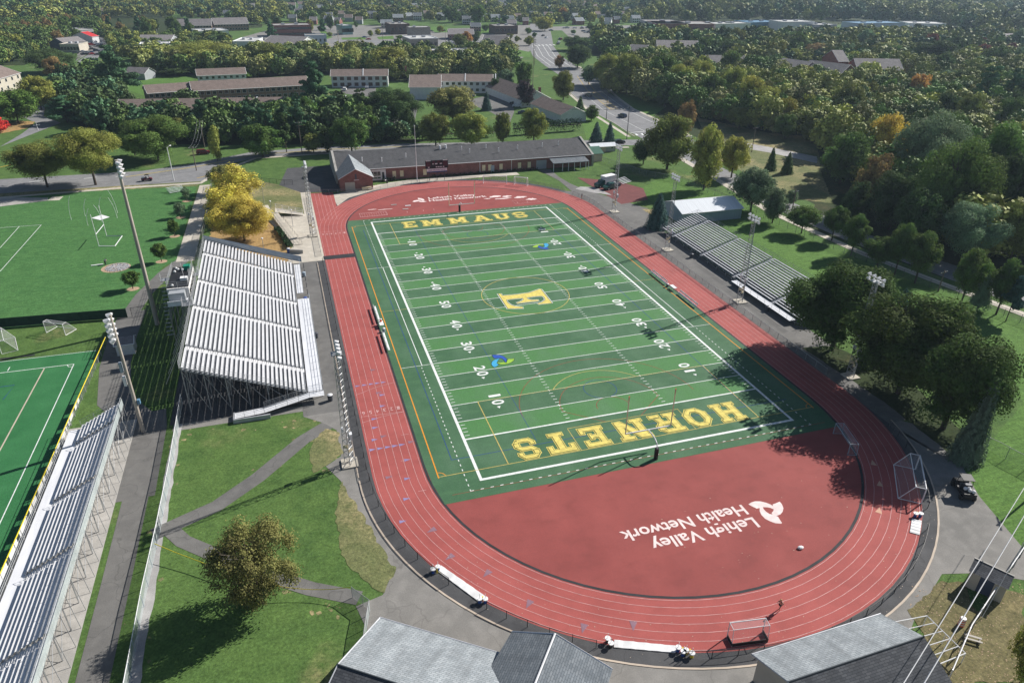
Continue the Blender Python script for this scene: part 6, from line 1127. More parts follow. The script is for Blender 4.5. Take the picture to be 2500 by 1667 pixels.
# ================= TREES =================
def leafmesh(name,C,N,size,tint,m='foliage'):
    n=len(C); C=np.asarray(C);N=np.asarray(N); rd=rng.normal(size=(n,3)); nn=N*1.15+rd*.42; nn/=np.linalg.norm(nn,axis=1)[:,None]+1e-9
    u=np.cross(nn,rng.normal(size=(n,3))); u/=np.linalg.norm(u,axis=1)[:,None]+1e-9; v=np.cross(nn,u); s=(size*rng.uniform(.6,1.35,n))[:,None]
    V=np.stack([C+u*s,C+v*s*.75,C-u*s*.9,C-v*s*.7],1).reshape(-1,3)
    me=bpy.data.meshes.new(name); me.vertices.add(4*n); me.vertices.foreach_set('co',V.ravel()); me.loops.add(4*n); me.loops.foreach_set('vertex_index',np.arange(4*n)); me.polygons.add(n); me.polygons.foreach_set('loop_start',np.arange(0,4*n,4)); me.polygons.foreach_set('loop_total',np.full(n,4)); me.update(calc_edges=True)
    a=me.attributes.new('tint','FLOAT','FACE'); a.data.foreach_set('value',np.clip(tint,0,1)); me.materials.append(MT[m]); return me
def sph(n):
    d=rng.normal(size=(n,3)); return d/np.linalg.norm(d,axis=1)[:,None]
def crown(kind,lod,seed):
    global rng; rng=np.random.default_rng(seed); n={0:34000,1:10000,2:2800,3:460,4:1100,5:2600}[lod]; sz={0:.0102,1:.0185,2:.033,3:.082,4:.052,5:.034}[lod]
    P=[];Nn=[];T_=[]
    def blobs(B,n,shell=(.72,1.05),fl=1.):
        w=np.array([b[3]**2 for b in B]); w/=w.sum(); ix=rng.choice(len(B),n,p=w); d=sph(n); k=(d[:,2]<-.35)&(rng.random(n)<.6); d[k,2]*=-1
        c=np.array([b[:3] for b in B])[ix]; r=np.array([b[3] for b in B])[ix]; bt=rng.uniform(-.3,.3,len(B))[ix]
        rr=r*np.where(rng.random(n)<.8,rng.uniform(shell[0],shell[1],n),rng.uniform(.2,.8,n)); p=c+d*rr[:,None]*np.array([1,1,fl]); P.append(p);Nn.append(d); T_.append(.5+bt+rng.normal(0,.13,n))
    if kind in('round','irregular','oval','vase','sparse'):
        nb={'round':64,'irregular':56,'oval':60,'vase':26,'sparse':70}[kind]; B=[]
        cz,rx,rz={'round':(.5,.4,.38),'irregular':(.5,.4,.38),'oval':(.5,.37,.4),'vase':(.66,.38,.27),'sparse':(.5,.42,.4)}[kind]
        for i in range(nb):
            d=sph(1)[0]; t=rng.uniform(.72,1)if i>5 else .35; br=rng.uniform(.075,.15) if kind!='irregular' else rng.uniform(.06,.17)
            if kind=='sparse': br=rng.uniform(.08,.15)
            sc=1-.25*max(0,-d[2]); B.append((d[0]*rx*t*sc,d[1]*rx*t*sc,cz+d[2]*rz*t,br))
        if kind=='irregular':
            for i in range(4): a=rng.uniform(0,6.28); B.append((.34*math.cos(a),.34*math.sin(a),rng.uniform(.35,.8),rng.uniform(.08,.14)))
        B.append((0,0,cz,.26)); blobs(B,int(n*(.9 if kind=='sparse' else 1)),(.72,1.08) if kind!='sparse' else (.35,1.15)); m='foliage'
    elif kind=='column': 
        B=[(rng.uniform(-.12,.12),rng.uniform(-.12,.12),z,.36*math.sin(PI*min(1,(z-.02)/1.02))**.7*.62+.05) for z in np.linspace(.1,.92,16)]; blobs(B,n,(.7,1.1)); m='foliage'
    elif kind=='spruce':
        m='foliage_conifer'; lv=22
        for i in range(lv):
            z=.06+.93*i/lv; R=.5*(1-z)**.85+.015; k=max(6,int(n*R/ (lv*.27))); nb=max(5,int(14*R+5)); a0=rng.uniform(0,6.28); ang=a0+rng.integers(0,nb,k)*2*PI/nb+rng.normal(0,.09,k); rr=R*np.sqrt(rng.uniform(.03,1.1,k)); zz=z-rr*.28+rng.normal(0,.012,k)
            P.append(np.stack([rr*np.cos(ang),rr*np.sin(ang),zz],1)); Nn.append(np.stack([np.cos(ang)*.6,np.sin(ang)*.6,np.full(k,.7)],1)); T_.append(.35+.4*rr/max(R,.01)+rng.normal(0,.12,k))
    else: # pine
        m='foliage_conifer'; B=[]
        for i in range(30):
            z=rng.uniform(.22,.97); R=.42*(1-z)**.5+.05; a=rng.uniform(0,6.28); t=rng.uniform(.3,1); B.append((R*t*math.cos(a),R*t*math.sin(a),z,rng.uniform(.09,.16)*(1.25-.6*z)))
        B.append((0,0,.95,.06)); blobs(B,n,(.5,1.05),.45)
    P=np.concatenate(P);Nn=np.concatenate(Nn);T_=np.concatenate(T_); S=np.full(len(P),sz*(1.0 if kind!='spruce' else .8))
    if kind not in('sparse','column') and lod<3:      # added larger, darker inner leaves close the crown and imitate its inner shade
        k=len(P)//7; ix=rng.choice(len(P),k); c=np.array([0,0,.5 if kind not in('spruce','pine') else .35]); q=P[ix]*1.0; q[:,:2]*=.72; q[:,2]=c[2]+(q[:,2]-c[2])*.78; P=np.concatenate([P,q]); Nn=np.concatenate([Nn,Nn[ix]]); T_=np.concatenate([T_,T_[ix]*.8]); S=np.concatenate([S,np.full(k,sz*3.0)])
    return leafmesh('crown',P,Nn,S,T_,m),P
def trunkmesh(kind,seed):
    r=random.Random(seed); b=MB(); tw=.022
    if kind in('spruce','pine','column'):
        b.tube((0,0,0),(0,0,.95),tw,.004,n=7)
        for i in range(10): z=.2+i*.07; a=r.random()*6.28; b.tube((0,0,z),(.3*(1-z)*math.cos(a),.3*(1-z)*math.sin(a),z+.02),.006,.002,n=4)
    else:
        b.tube((0,0,0),(.01,0,.3),tw*1.2,tw*.8,n=8); b.tube((.01,0,.3),(0,.01,.7),tw*.8,.006,n=6)
        for i in range(12 if kind!='sparse' else 26):
            z=r.uniform(.22,.55); a=r.random()*6.28; R=r.uniform(.2,.34); e=(R*math.cos(a),R*math.sin(a),z+r.uniform(.15,.38)); m=(e[0]*.5,e[1]*.5,z+(e[2]-z)*.6); b.tube((0,0,z),m,.011,.007,n=5); b.tube(m,e,.007,.002,n=4)
            for j in range(3): b.tube(m,(m[0]+r.uniform(-.12,.12),m[1]+r.uniform(-.12,.12),m[2]+r.uniform(.03,.18)),.004,.0015,n=4)
    return b
PROTO={}
def proto(kind,lod,var):
    k=(kind,lod,var)
    if k not in PROTO:
        me,_=crown(kind,lod,hash((len(kind)*31+ord(kind[0])*7+ord(kind[1]),lod,var))%99991); t=trunkmesh(kind,var*7+3); tm=bpy.data.meshes.new('trunk'); tm.from_pydata(t.v,[],t.f); tm.materials.append(MT['bark_pale' if kind=='sparse' else 'bark']); PROTO[k]=(me,tm)
    return PROTO[k]
CL={'green':(.062,.1,.024),'dark':(.042,.068,.022),'bright':(.075,.13,.026),'olive':(.105,.12,.03),'yellowgreen':(.165,.18,.042),'yellow':(.2,.2,.045),'gold':(.36,.3,.06),'greyspruce':(.07,.09,.06),'brown':(.17,.12,.05),'orange':(.24,.13,.04),'red':(.4,.03,.03),'darkred':(.1,.035,.03),'purple':(.045,.035,.04),'silver':(.1,.145,.08),'blue':(.036,.066,.055),'pine':(.04,.085,.04),'pale':(.2,.22,.08),'autumn':(.125,.13,.045)}
WD={'yellowgreen':'yellow green','gold':'golden yellow','darkred':'dark red','silver':'silvery green','blue':'blue green','pale':'pale green','autumn':'brownish green','dark':'dark green','olive':'olive green','bright':'bright green','pine':'deep green'}
NT=0
def tree(x,y,h,wd,col,kind,label,group,lean=None,lod=None,dk=1.):
    global NT; NT+=1
    u,v,k=PR(x,y,0); pxw=CF*wd/k
    if lod is None: lod=0 if pxw>125 else 1 if pxw>60 else 2
    var=NT%3 if lod else NT%2; me,tm=proto(kind,lod,var)
    name={'spruce':'spruce_tree','pine':'pine_tree','column':'columnar_tree'}.get(kind,'leafy_tree')
    root=empty(name,(x,y,0),random.random()*6.28,label,'tree',group)
    if lean: root.rotation_euler=(lean[0],lean[1],0)
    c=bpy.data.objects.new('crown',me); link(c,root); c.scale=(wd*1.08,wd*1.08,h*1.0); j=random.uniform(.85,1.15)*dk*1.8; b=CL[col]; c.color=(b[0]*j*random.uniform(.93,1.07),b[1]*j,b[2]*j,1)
    lf=.17 if (group and 'park row' in group) or 'verge' in label or 'young' in label else 0
    if lf: c.location.z=lf*h; c.scale.z=h*(1-lf)
    t=bpy.data.objects.new('trunk',tm); link(t,root); t.scale=(wd if wd<h*.9 else h*.9,wd if wd<h*.9 else h*.9,h) if kind not in('column',) else (wd*.8,wd*.8,h)
    return root
def tp(u,vb,vt,w,col,kind,label,group=None,**k):
    p=G(u,vb); d=PR(p.x,p.y,5)[2]; h=HT(u,vb,vt) ; wd=w*d/CF
    # a crown is rounded: its far top shows above the axis point, so trim the height a little
    h=max(2.5,h-wd*.10); return tree(p.x,p.y,h,wd,col,kind,label,group,**k)
HAND=[
(116,457,322,165,'olive','irregular','wide olive tree at the left end of the street verge'),(234,452,293,158,'yellowgreen','irregular','tall yellow olive tree second from left on the street verge'),(387,391,261,168,'green','round','large round green tree across the street behind the tall floodlight'),(531,393,306,42,'yellowgreen','column','narrow columnar yellow green tree at the street corner'),(45,300,202,125,'bright','round','big bright green tree at the left edge above the traffic island'),(0,325,280,55,'red','round','bright red bush at the left picture edge'),(102,268,170,84,'yellow','irregular','yellow crowned tree by the side street at left'),
(165,300,225,100,'pine','pine','spreading dark pine left of the brick apartments, left one'),(240,305,238,95,'pine','pine','spreading dark pine left of the brick apartments, right one'),(296,237,98,108,'pine','pine','very tall white pine above the brick apartments'),(128,178,104,128,'dark','round','broad dark maple at upper left'),(141,196,132,66,'brown','oval','brown olive tree below the dark maple at upper left'),(205,243,185,85,'dark','pine','dark pine at the left foot of the tall white pine'),(262,248,188,70,'dark','pine','dark pine touching the tall white pine'),(240,268,229,50,'yellowgreen','round','small yellow green tree between the dark pines'),
(500,168,82,168,'yellowgreen','irregular','broad pale yellow tree behind the brick apartments'),(363,176,120,62,'olive','round','small olive tree left of the broad pale yellow tree'),(430,184,150,95,'dark','round','dark shrubby tree behind the bright lawn'),(338,318,246,56,'pine','pine','pine in front of the nearest apartment roof, first from left'),(407,318,238,66,'pine','pine','pine in front of the nearest apartment roof, second from left'),(500,332,237,56,'pine','pine','slim pine in front of the nearest apartment roof, middle'),(545,335,272,48,'dark','irregular','dark irregular tree behind the columnar tree'),(577,332,266,46,'brown','irregular','brownish tree before the nearest apartment roof'),(400,262,212,40,'blue','pine','small blue green pine before the second apartment row'),(614,335,240,62,'pine','pine','pine at the right end of the nearest apartment roof'),(440,345,278,62,'olive','irregular','olive brown tree behind the large round green tree'),(268,345,262,50,'pine','pine','tall slim pine left of the large round green tree'),(330,380,300,60,'dark','irregular','shaded dark tree behind the yellow olive tree'),
(643,383,286,110,'green','round','round green tree with amber top beside the street'),(766,372,319,58,'olive','round','small olive tree by the street lamp with transformer'),(859,371,269,98,'green','round','bright rounded tree behind the left end of the brick building'),(957,308,196,150,'dark','round','huge dark maple between the apartment lots'),(1106,300,193,125,'autumn','round','large brown gold tree right of the huge dark maple'),(1064,356,261,80,'olive','round','olive tree behind the brick building, first of the row'),(1152,356,257,108,'yellowgreen','round','yellow green tree behind the brick building, second of the row'),(1226,352,262,48,'olive','oval','slim olive tree behind the brick building, third of the row'),(1303,346,250,74,'yellowgreen','oval','yellow green tree left of the arborvitae hedge'),
(777,285,142,88,'pine','pine','tall dark pine at the right end of the second apartment row'),(815,305,215,72,'pine','pine','wide pine below the tall dark pine'),(738,345,240,88,'pine','pine','pine in front of the second apartment row, right'),(885,305,210,66,'dark','pine','dark pine left of the huge dark maple'),(655,350,245,66,'pine','pine','pine behind the round green street tree'),(700,372,268,60,'dark','pine','shaded pine behind the small olive tree'),(800,372,300,50,'dark','oval','shaded tree left of the bright rounded tree'),(1212,230,183,35,'dark','oval','dark egg shaped tree at the end of the apartment roof'),(1188,270,220,31,'blue','spruce','blue grey spruce beside the apartment lot'),
(673,170,90,106,'olive','round','broad olive tree in front of the office building'),(775,170,108,78,'pale','sparse','pale thinning tree below the grey garage'),(870,176,107,52,'pale','sparse','pale thin tree with bare branches'),(950,188,99,116,'yellowgreen','irregular','large yellow green tree above the panelled apartment'),(1024,180,124,44,'autumn','sparse','thin half bare tree left of the drive in'),(1061,182,156,45,'bright','round','low bright green tree below the drive in'),(1109,182,138,52,'olive','round','olive tree below the drive in'),(1150,182,146,36,'yellow','irregular','small yellow tree right of the drive in'),(1190,186,149,76,'olive','irregular','wide olive thicket right of the drive in'),(1223,180,131,36,'yellowgreen','round','yellow green round tree beside the lot drive'),(1232,222,160,52,'silver','irregular','grey green tree behind the dark egg shaped tree'),(580,190,155,120,'bright','irregular','bright green bushy trees behind the second apartment row'),
(1277,222,140,46,'green','irregular','tall green tree left of the avenue junction'),(1283,262,183,52,'purple','oval','dark purple leaved tree by the mauve roofed house'),(1375,245,160,64,'olive','oval','full green tree left of the avenue'),(1365,168,130,32,'orange','oval','small orange tinted tree at the avenue kerb'),(1410,166,98,68,'dark','round','large round dark tree right of the avenue'),(1405,124,78,74,'dark','round','dark tree behind the large round one at the avenue'),(1415,282,230,34,'dark','spruce','dark spruce beside the gabled house'),(1444,295,252,40,'green','round','rounded green tree beside the avenue kerb'),(1455,350,291,40,'blue','spruce','dark spruce at the crossroads, left one'),(1487,352,291,34,'blue','spruce','dark spruce at the crossroads, right one'),
(1628,414,262,122,'olive','irregular','tall dark olive tree with heavy crown near the crossroads'),(1570,402,330,66,'dark','irregular','low dark tree left of the tall olive tree'),(1673,329,238,46,'brown','oval','slim green and rust tree beside the tall olive tree'),(1717,464,296,92,'yellowgreen','oval','tall airy yellow green tree at the park edge'),(1785,434,318,78,'yellow','irregular','airy yellow tree at the park edge'),(1880,416,354,32,'dark','spruce','thin dark spruce on the meadow, left one'),(1920,424,366,34,'dark','spruce','thin dark spruce on the meadow, right one'),(1832,517,392,112,'silver','irregular','silvery leaved tree behind the white roofed shed'),(1885,545,447,62,'silver','irregular','smaller silvery tree right of the shed'),(1928,502,458,36,'silver','oval','small silvery tree beside the wooden pole'),
(1956,570,492,88,'green','round','street tree in the park row, first from left'),(2030,588,494,66,'green','oval','street tree in the park row, second from left'),(2077,624,517,74,'green','oval','street tree in the park row, third from left'),(2137,660,566,86,'green','round','street tree in the park row, fourth from left'),(2183,672,530,72,'green','oval','street tree in the park row, fifth from left'),(2233,692,558,92,'green','oval','street tree in the park row, sixth from left'),(2343,748,592,88,'green','oval','street tree in the park row, seventh from left'),(2385,758,662,54,'silver','spruce','greyish conifer in the park row'),(2431,768,625,92,'green','oval','street tree in the park row, eighth from left'),(2455,785,665,60,'blue','pine','blue green pine at the right end of the park row'),
(1604,556,462,66,'blue','spruce','dense blue spruce in front of the white roofed shed'),(2353,1123,915,88,'greyspruce','spruce','tall thin spruce on the corner lawn'),
(325,705,655,47,'green','round','young lawn tree in a mulch ring, nearest the floodlight pole'),(395,639,587,40,'green','round','young lawn tree in a mulch ring, second from the front'),(427,577,532,32,'green','round','young lawn tree in a mulch ring, middle one'),(441,531,490,31,'silver','sparse','young thin lawn tree, fourth from the front'),(457,491,453,26,'silver','sparse','young thin lawn tree beside the small bleacher'),
(597,588,462,150,'gold','irregular','bright yellow tree on orange leaf litter beside the grandstand'),(588,500,386,124,'gold','sparse','yellow and brown tree behind the bright yellow one'),(566,540,432,112,'gold','sparse','loose yellow tree between the two larger yellow trees'),(548,470,392,70,'autumn','sparse','brown thinning tree at the top of the concrete walk'),(640,1470,1268,222,'autumn','sparse','brownish half bare tree on the park grass with yellow tape'),
(2490,1668,1490,110,'yellowgreen','irregular','yellow green bush in the bottom right corner'),
(2240,490,253,172,'silver','irregular','very large silvery green tree in the right woods'),(2400,510,263,184,'bright','irregular','very large bright green tree in the right woods'),(2290,590,316,195,'green','irregular','massive green tree in the right woods in front'),(2050,450,300,112,'green','irregular','green tree at the meadow edge of the right woods'),(2145,420,255,100,'gold','irregular','orange yellow tree left of the silvery giant'),(2345,650,472,150,'silver','irregular','dark silvery tree behind the park row'),(2458,655,478,104,'olive','irregular','olive tree at the right edge behind the park row'),(2170,560,400,130,'dark','irregular','dark shaded tree at the edge of the woods, left'),(2120,520,360,100,'brown','irregular','brown shaded tree beside the meadow'),(2230,620,440,120,'dark','irregular','dark shaded tree behind the street row, middle'),(2440,560,340,120,'dark','irregular','dark tree at the right edge under the giants'),(2080,545,430,80,'dark','irregular','dark low tree behind the third street tree'),
(1479,215,121,68,'yellowgreen','irregular','yellow green tree right of the avenue, first of the woodland edge'),(1529,230,115,78,'olive','irregular','olive tree in the woodland edge, second from the avenue'),(1609,240,116,92,'green','round','rounded mid green tree in the woodland edge'),(1662,252,142,82,'yellowgreen','irregular','olive yellow tree in the woodland edge centre'),(1707,235,134,62,'yellow','irregular','yellow topped tree in the woodland edge'),(1729,272,166,72,'green','irregular','green tree below the yellow topped one'),(1782,265,150,72,'yellowgreen','irregular','tall yellow green tree right of the yellow topped one'),(1822,292,166,72,'yellow','irregular','yellow brown tree in the woodland edge'),(1856,295,186,62,'autumn','irregular','brown tinted tree in the woodland edge, right'),(1564,245,170,62,'olive','irregular','olive tree low in the woodland edge near the avenue'),(1622,262,201,62,'dark','irregular','dark tree low in the woodland edge'),(1689,282,216,62,'olive','irregular','olive tree low in the woodland edge, centre'),(1755,298,226,62,'autumn','irregular','brown green tree low in the woodland edge'),(1803,318,250,62,'olive','irregular','olive bush at the foot of the woodland edge'),(1436,208,150,42,'silver','irregular','small grey green tree beside the avenue'),
(1896,305,216,46,'dark','irregular','dark narrow tree in the right woods, front left'),(1963,310,216,58,'yellowgreen','irregular','yellow green narrow tree in the right woods'),(2061,305,190,72,'olive','irregular','olive tree in the right woods before the brick wing'),(2090,325,237,56,'silver','round','round grey green tree at the front of the right woods'),(1915,340,266,62,'green','irregular','green tree at the meadow rim, left'),(1981,350,271,72,'olive','irregular','olive tree at the meadow rim, right'),(2162,262,185,47,'bright','round','round bright tree just below the brick wing'),(2114,260,187,52,'olive','irregular','olive tree left of the round bright one'),(2230,268,166,57,'orange','irregular','orange and yellow tree right of the brick wing'),(2300,275,201,82,'yellow','irregular','bright yellow tree in the right woods'),(2305,235,158,72,'silver','irregular','silvery dark tree behind the bright yellow one'),(2390,290,152,92,'pine','pine','big pine in the right woods, left one'),(2462,290,156,88,'pine','pine','big pine in the right woods at the edge'),(2420,190,101,62,'dark','round','dark tree at the upper right'),
(2154,154,90,112,'olive','irregular','wide olive tree behind the brick wing'),(1995,154,95,77,'brown','round','green tree with orange top in the right woods'),(1944,122,66,57,'green','round','large green tree before the white stores'),(2002,165,132,60,'olive','round','flat topped round olive tree by the dormer roofs'),(1936,158,112,52,'yellowgreen','round','round yellow green tree above the dormer roofs, left'),(1896,154,108,57,'olive','round','round olive tree above the long grey roof'),(2274,168,83,112,'dark','irregular','wide dark tree in the upper right woods'),(1780,150,84,82,'dark','round','large dark tree below the blue roofed shops'),(1742,134,88,32,'yellow','round','yellow tree beside the large dark one'),(1713,138,97,36,'dark','round','small very dark tree left of the yellow one'),(1675,137,110,36,'green','round','small round green tree below the supermarket'),(1635,107,74,47,'green','round','round tree in front of the supermarket, left'),(1686,106,80,42,'green','round','round tree in front of the supermarket, right'),(1590,96,68,26,'olive','oval','small olive tree at the supermarket corner'),(1489,124,75,77,'dark','irregular','dark green grove left of the supermarket lot'),(1516,140,95,52,'dark','irregular','dark green tree below the supermarket lot'),(1590,122,100,46,'darkred','round','dark red tree below the supermarket'),(1476,82,60,60,'brown','round','brown tree row beside the supermarket lot'),(1795,97,68,42,'darkred','round','dark red tree before the strip of shops'),(1848,134,78,62,'dark','round','dark tree above the long grey roof, right'),(1700,92,68,40,'darkred','round','dark red tree before the supermarket wall'),(1560,80,64,50,'darkred','round','dark red trees at the supermarket lot edge'),
(1140,112,72,30,'orange','round','small orange tree in the lot of the far restaurants'),(1123,114,76,36,'olive','round','dark round tree in the lot of the far restaurants'),(1161,104,80,22,'dark','round','small dark tree beside the navy restaurant'),(1292,112,84,28,'yellowgreen','round','small tree with yellow top at the junction corner'),(1330,76,32,52,'yellow','round','yellow green street tree at the top of the avenue'),(1374,52,14,32,'orange','oval','orange tree behind the top of the avenue'),(1105,56,8,50,'green','oval','large green tree by the houses at the top centre'),(1165,60,4,48,'bright','oval','large bright green tree at the top centre'),(825,76,46,14,'green','oval','young tree left of the glass bank'),(870,72,50,12,'green','oval','young tree right of the glass bank'),(806,90,76,14,'yellowgreen','round','small tree on the lot grass near the bank'),(923,86,68,16,'yellow','round','small yellow tree in the lot'),(145,112,66,26,'brown','sparse','bare brown tree by the navy shop'),
]
xr=random.Random(3)
for k,(u,v) in enumerate(((700,72),(720,70),(905,90),(975,96),(1010,96),(1035,86),(1075,80),(1130,90),(1165,92),(1245,96),(1262,104),(1290,84),(1305,92),(980,74),(940,68),(1185,76),(1225,66),(1085,128),(1160,128),(1400,84),(1440,74),(1455,90),(1535,92))):
    HAND.append((u,v,v-xr.uniform(12,22),xr.uniform(14,24),['green','olive','yellowgreen','bright'][k%4],['round','oval'][k%2],'small %s lot tree near the far restaurants and stores'%['green','olive','yellow green','bright'][k%4]))
for a in HAND: 
    u,vb,vt,w,c,kd,l=a; tp(u,vb,vt,w,c,kd,l,'trees of the park row' if 'park row' in l else 'young lawn trees' if 'young' in l else l.replace(' tree ',' trees ') if 'lot tree' in l else None,lean=(-.05,.13) if 'tall thin spruce' in l else None)
# the three shade trees at the near right turn stand where their shadows start
for (x,y,h,wd,c,kd,l) in ((45.6,-38.2,17.5,19,'green','round','big dense dark maple behind the near end of the visitor bleacher'),(46,-53.5,18,20,'green','round','big dense maple right of the lattice tower, farther one'),(45,-63.5,17,16.5,'green','round','big dense maple right of the lattice tower, nearer one'),(54.5,-42,13,6.5,'blue','spruce','blue green spruce squeezed between the dense maples')): tree(x,y,h,wd,c,kd,l,None,lod=0 if kd=='round' else None,dk=.62 if kd=='round' else 1)
for i,(x,y) in enumerate(((-78,25.5),(-74.1,40.3),(-72.9,57.5),(-72.8,72.7),(-72.5,87.8),(-75.8,98))):
    if i<5: MB().sheet([(x+1.25*math.cos(a),y+1.1*math.sin(a)) for a in np.linspace(0,2*PI,14,endpoint=False)],.035).build('mulch_ring','mulch',kind='structure')
def inpoly(u,v,P):
    c=False;j=len(P)-1
    for i in range(len(P)):
        if (P[i][1]>v)!=(P[j][1]>v) and u<(P[j][0]-P[i][0])*(v-P[i][1])/(P[j][1]-P[i][1])+P[i][0]: c=not c
        j=i
    return c
FILL=[('left',[(0,60),(230,40),(240,92),(140,105),(60,150),(0,150)],26,'in the woods at the upper left',12,['green','dark','olive','green','yellowgreen','brown']),
('topmid',[(230,48),(430,75),(640,70),(960,52),(1000,62),(640,100),(560,98),(480,100),(330,95),(250,92)],26,'in the tree belt above the left shops',12,['green','dark','olive','yellowgreen','green','pine','brown']),
('woods',[(1450,150),(1900,170),(2500,190),(2500,440),(2100,400),(2000,330),(1850,320),(1640,265),(1470,215)],44,'in the right woods beside the avenue',14,['olive','yellowgreen','green','dark','autumn','yellowgreen','yellow','dark']),
('rback',[(1600,105),(1880,104),(2100,108),(2500,100),(2500,190),(2240,180),(1700,160),(1620,140)],34,'in the woods below the far right stores',14,['olive','dark','green','dark','darkred','pine','silver']),
('gap',[(560,300),(760,300),(900,330),(1050,330),(1040,350),(560,345)],9,'in the shade behind the street trees',11,['dark','pine','green'])]
used_sp=[(o.location.x,o.location.y) for o in COL.objects if o.get('category')=='tree']
bld=[(o.location.x,o.location.y) for o in COL.objects if o.get('category') in('building','house')]
def clear(x,y,d):
    return all((x-a)**2+(y-b)**2>d*d for a,b in used_sp)
def inbld(x,y,m=4):
    for o in BL:
        q=o[0]@Vector((x,y,0)); 
        if -m<q.x<o[1]+m and -m-4<q.y<o[2]+m: return True
    return False
bpy.context.view_layer.update(); BL=[]
for o in COL.objects:
    if o.get('category') in('building','house') and o.type=='EMPTY':
        ws_=[c for c in KIDS.get(o.name,[]) if c.name.startswith('wall')]
        if ws_: d=ws_[0].dimensions; BL.append((o.matrix_world.inverted(),d.x,d.y))
for (nm,P,n,where,h0,cs_) in FILL:
    us=[p[0] for p in P];vs_=[p[1] for p in P]; k=0;tr=0
    while k<n and tr<4000:
        tr+=1; u=random.uniform(min(us),max(us));v=random.uniform(min(vs_),max(vs_))
        if not inpoly(u,v,P): continue
        p=G(u,v); 
        if not clear(p.x,p.y,7.5 if v>150 else 11) or inbld(p.x,p.y): continue
        h=h0*random.uniform(.8,1.35); wd=h*random.uniform(.6,.85); c=random.choice(cs_); kd='pine' if c=='pine' else random.choice(['round','irregular','irregular','oval']); l='%s tree %s'%(WD.get(c,c),where); tree(p.x,p.y,h,wd,c,kd,l,l.replace(' tree ',' trees ')); used_sp.append((p.x,p.y)); k+=1
print('individual trees',NT)
# far woods: one mass of crowns
V=[];TN=[];Cc_=[];Nn_=[];TT=[];CC=[]
def farwood(name,poly,spacing,hh,label,cols_,lod=3,nmax=2600,keep=None,bm=3):
    P=[];N_=[];TI_=[];CO=[]; us=[p[0] for p in poly];vv=[p[1] for p in poly]; pts=[]; grid={}
    tries=0
    # sample uniformly on the ground
    g=[G(u,v) for u,v in poly]; xs=[p.x for p in g];ys=[p.y for p in g]; GP=[(p.x,p.y) for p in g]
    while len(pts)<nmax and tries<nmax*14:
        tries+=1; x=random.uniform(min(xs),max(xs));y=random.uniform(min(ys),max(ys))
        if not inpoly(x,y,GP): continue
        key=(int(x/spacing),int(y/spacing))
        if key in grid or inbld(x,y,bm): continue
        if keep and not keep(x,y): continue
        grid[key]=1; pts.append((x,y))
    base={}
    for v_ in range(5):
        for kd in ('round','irregular','oval'): base[(kd,v_)]=crown(kd,lod,900+v_*13+len(kd))[0]
    arr={k:(np.array([m.vertices[i].co[:] for i in range(len(m.vertices))]),np.array([d.value for d in m.attributes['tint'].data])) for k,m in base.items()}
    Vs=[];Ts=[];Cs=[]
    for x,y in pts:
        v0,t0=arr[random.choice(list(arr))]; h=hh*random.uniform(.65,1.3); w_=h*random.uniform(.85,1.3); a=random.random()*6.28; c_,s_=math.cos(a),math.sin(a)
        q=v0*np.array([w_,w_,h]); X_=q[:,0]*c_-q[:,1]*s_+x; Y_=q[:,0]*s_+q[:,1]*c_+y; Vs.append(np.stack([X_,Y_,q[:,2]],1)); Ts.append(t0); b=np.array(CL[random.choice(cols_)])*random.uniform(.75,1.25)*1.85; Cs.append(np.tile(b,(len(t0),1)))
    V=np.concatenate(Vs);T0=np.concatenate(Ts);C0=np.concatenate(Cs); n=len(T0)
    me=bpy.data.meshes.new(name); me.vertices.add(4*n); me.vertices.foreach_set('co',V.ravel()); me.loops.add(4*n); me.loops.foreach_set('vertex_index',np.arange(4*n)); me.polygons.add(n); me.polygons.foreach_set('loop_start',np.arange(0,4*n,4)); me.polygons.foreach_set('loop_total',np.full(n,4)); me.update(calc_edges=True)
    a=me.attributes.new('tint','FLOAT','FACE'); a.data.foreach_set('value',np.clip(T0,0,1)); a=me.attributes.new('leafcol','FLOAT_COLOR','FACE'); a.data.foreach_set('color',np.concatenate([C0,np.ones((n,1))],1).ravel()); me.materials.append(MT['foliage_far'])
    o=bpy.data.objects.new(name,me); link(o); tag(o,label,'woods',None,'stuff'); print(name,len(pts),'crowns'); return o
def ff():
    k=NB('foliage_far'); at=k.N.new('ShaderNodeAttribute'); at.attribute_name='tint'; ac=k.N.new('ShaderNodeAttribute'); ac.attribute_name='leafcol'; hs=k.N.new('ShaderNodeHueSaturation'); k.L.new(ac.outputs['Color'],hs.inputs['Color']); k.L.new(k.math('ADD',k.math('MULTIPLY',at.outputs['Fac'],1.0),.5),hs.inputs['Value']); k.L.new(hs.outputs[0],k.b.inputs['Base Color']); k.b.inputs['Roughness'].default_value=.7; k.b.inputs['Specular IOR Level'].default_value=.2
ff()
mx=['green','yellowgreen','olive','green','yellowgreen','dark','olive','autumn','pine','olive']
farwood('far_woods',[(-150,-26),(240,-26),(240,44),(120,60),(0,66),(-200,70)],11,15,'far wooded hillside at the top left',mx,nmax=2600)
farwood('town_trees',[(240,-26),(1560,-26),(1560,58),(1380,60),(1240,58),(960,50),(640,62),(430,44),(240,46)],17.5,10.5,'trees between far houses along the top of the view',mx+['yellow'],nmax=3600)
farwood('far_woods_right',[(1560,-26),(2760,-26),(2760,96),(2400,94),(2310,70),(2230,60),(1900,54),(1700,56),(1560,54)],12.5,17,'continuous far woods along the top right',mx,nmax=4200)
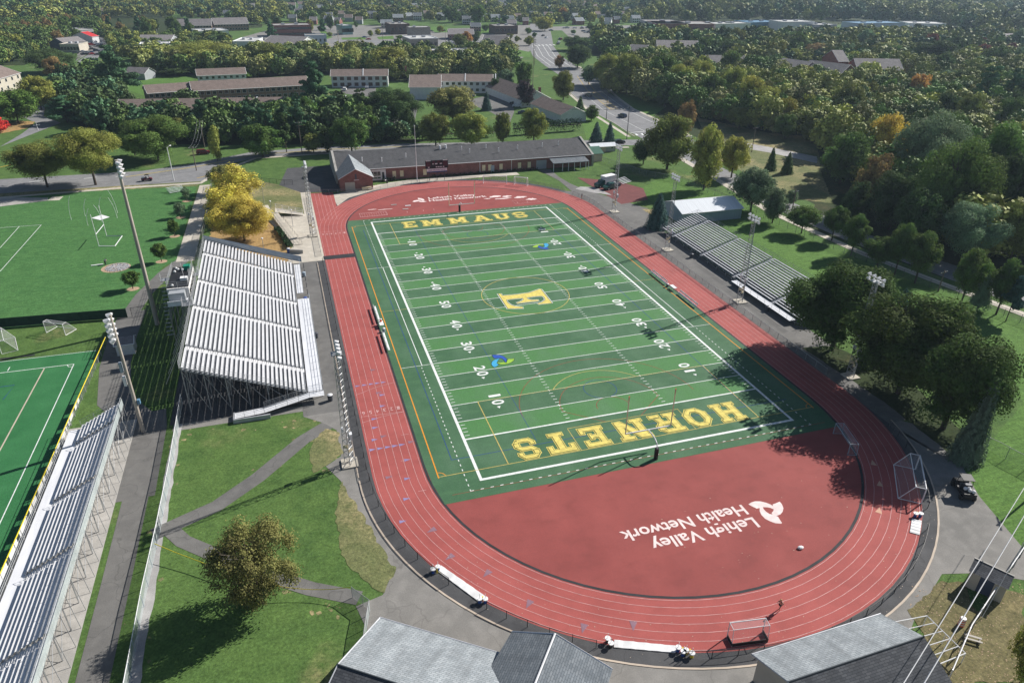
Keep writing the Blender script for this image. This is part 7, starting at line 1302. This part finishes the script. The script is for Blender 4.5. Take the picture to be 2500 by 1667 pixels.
farwood('understory',[(1480,170),(1900,185),(2700,190),(2700,640),(2300,640),(2140,500),(2060,410),(1980,345),(1800,318),(1640,270),(1490,228)],9.2,13,'smaller crowns filling the right woods between the taller trees',['yellowgreen','green','olive','olive','yellowgreen','bright','autumn'],lod=5,nmax=1700,bm=11)
farwood('store_thicket',[(1450,92),(1530,96),(1600,104),(1900,104),(2120,94),(2500,100),(2700,110),(2700,190),(2240,180),(1700,162),(1600,146),(1470,140)],10,12,'low trees and thicket below the far right stores',mx,nmax=1200,bm=12)
farwood('left_understory',[(-60,70),(240,70),(235,92),(150,102),(60,150),(-60,175)],8,10,'lower trees and undergrowth in the upper left woods',['dark','green','green','olive'],lod=4,nmax=800)
farwood('belt_understory',[(240,76),(330,96),(480,98),(560,104),(560,140),(340,150),(290,140)],8,8,'lower trees around the left shops',['dark','green','olive','yellowgreen'],lod=4,nmax=300)
farwood('grove',[(330,146),(1250,138),(1250,176),(1200,196),(960,198),(950,182),(790,180),(620,190),(470,184),(350,184)],7,10.5,'belt of small trees behind the apartment rows',['olive','green','yellowgreen','pale','dark','autumn'],lod=4,nmax=600)
farwood('street_grove',[(130,215),(240,190),(300,240),(260,285),(700,278),(760,300),(900,300),(930,330),(1040,345),(900,350),(560,352),(280,345),(200,300)],6.5,10,'shaded shrubs and small trees between apartments and street',['dark','pine','green','dark'],lod=4,nmax=420)
# ================= 0.00011 =================
hz=bpy.data.meshes.new('haze'); bm=bmesh.new(); bmesh.ops.create_cube(bm,size=1); bm.to_mesh(hz); bm.free()
hz.transform(Matrix.Translation((0,4300,33))@Matrix.Diagonal((10400,9800,68,1)))
ho=bpy.data.objects.new('haze',hz); COL.objects.link(ho); ho['kind']='stuff'; ho['label']='thin pale air haze over the whole view'; ho['category']='haze'
hm=bpy.data.materials.new('haze'); hm.use_nodes=True; N=hm.node_tree.nodes; N.remove(N['Principled BSDF']); pv=N.new('ShaderNodeVolumePrincipled'); pv.inputs['Color'].default_value=(.62,.8,1,1); pv.inputs['Density'].default_value=0.00011; pv.inputs['Anisotropy'].default_value=.2
hm.node_tree.links.new(pv.outputs[0],N['Material Output'].inputs['Volume']); hz.materials.append(hm)
scene.cycles.volume_bounces=0; scene.cycles.volume_max_steps=8; scene.cycles.max_bounces=5; scene.cycles.transparent_max_bounces=16
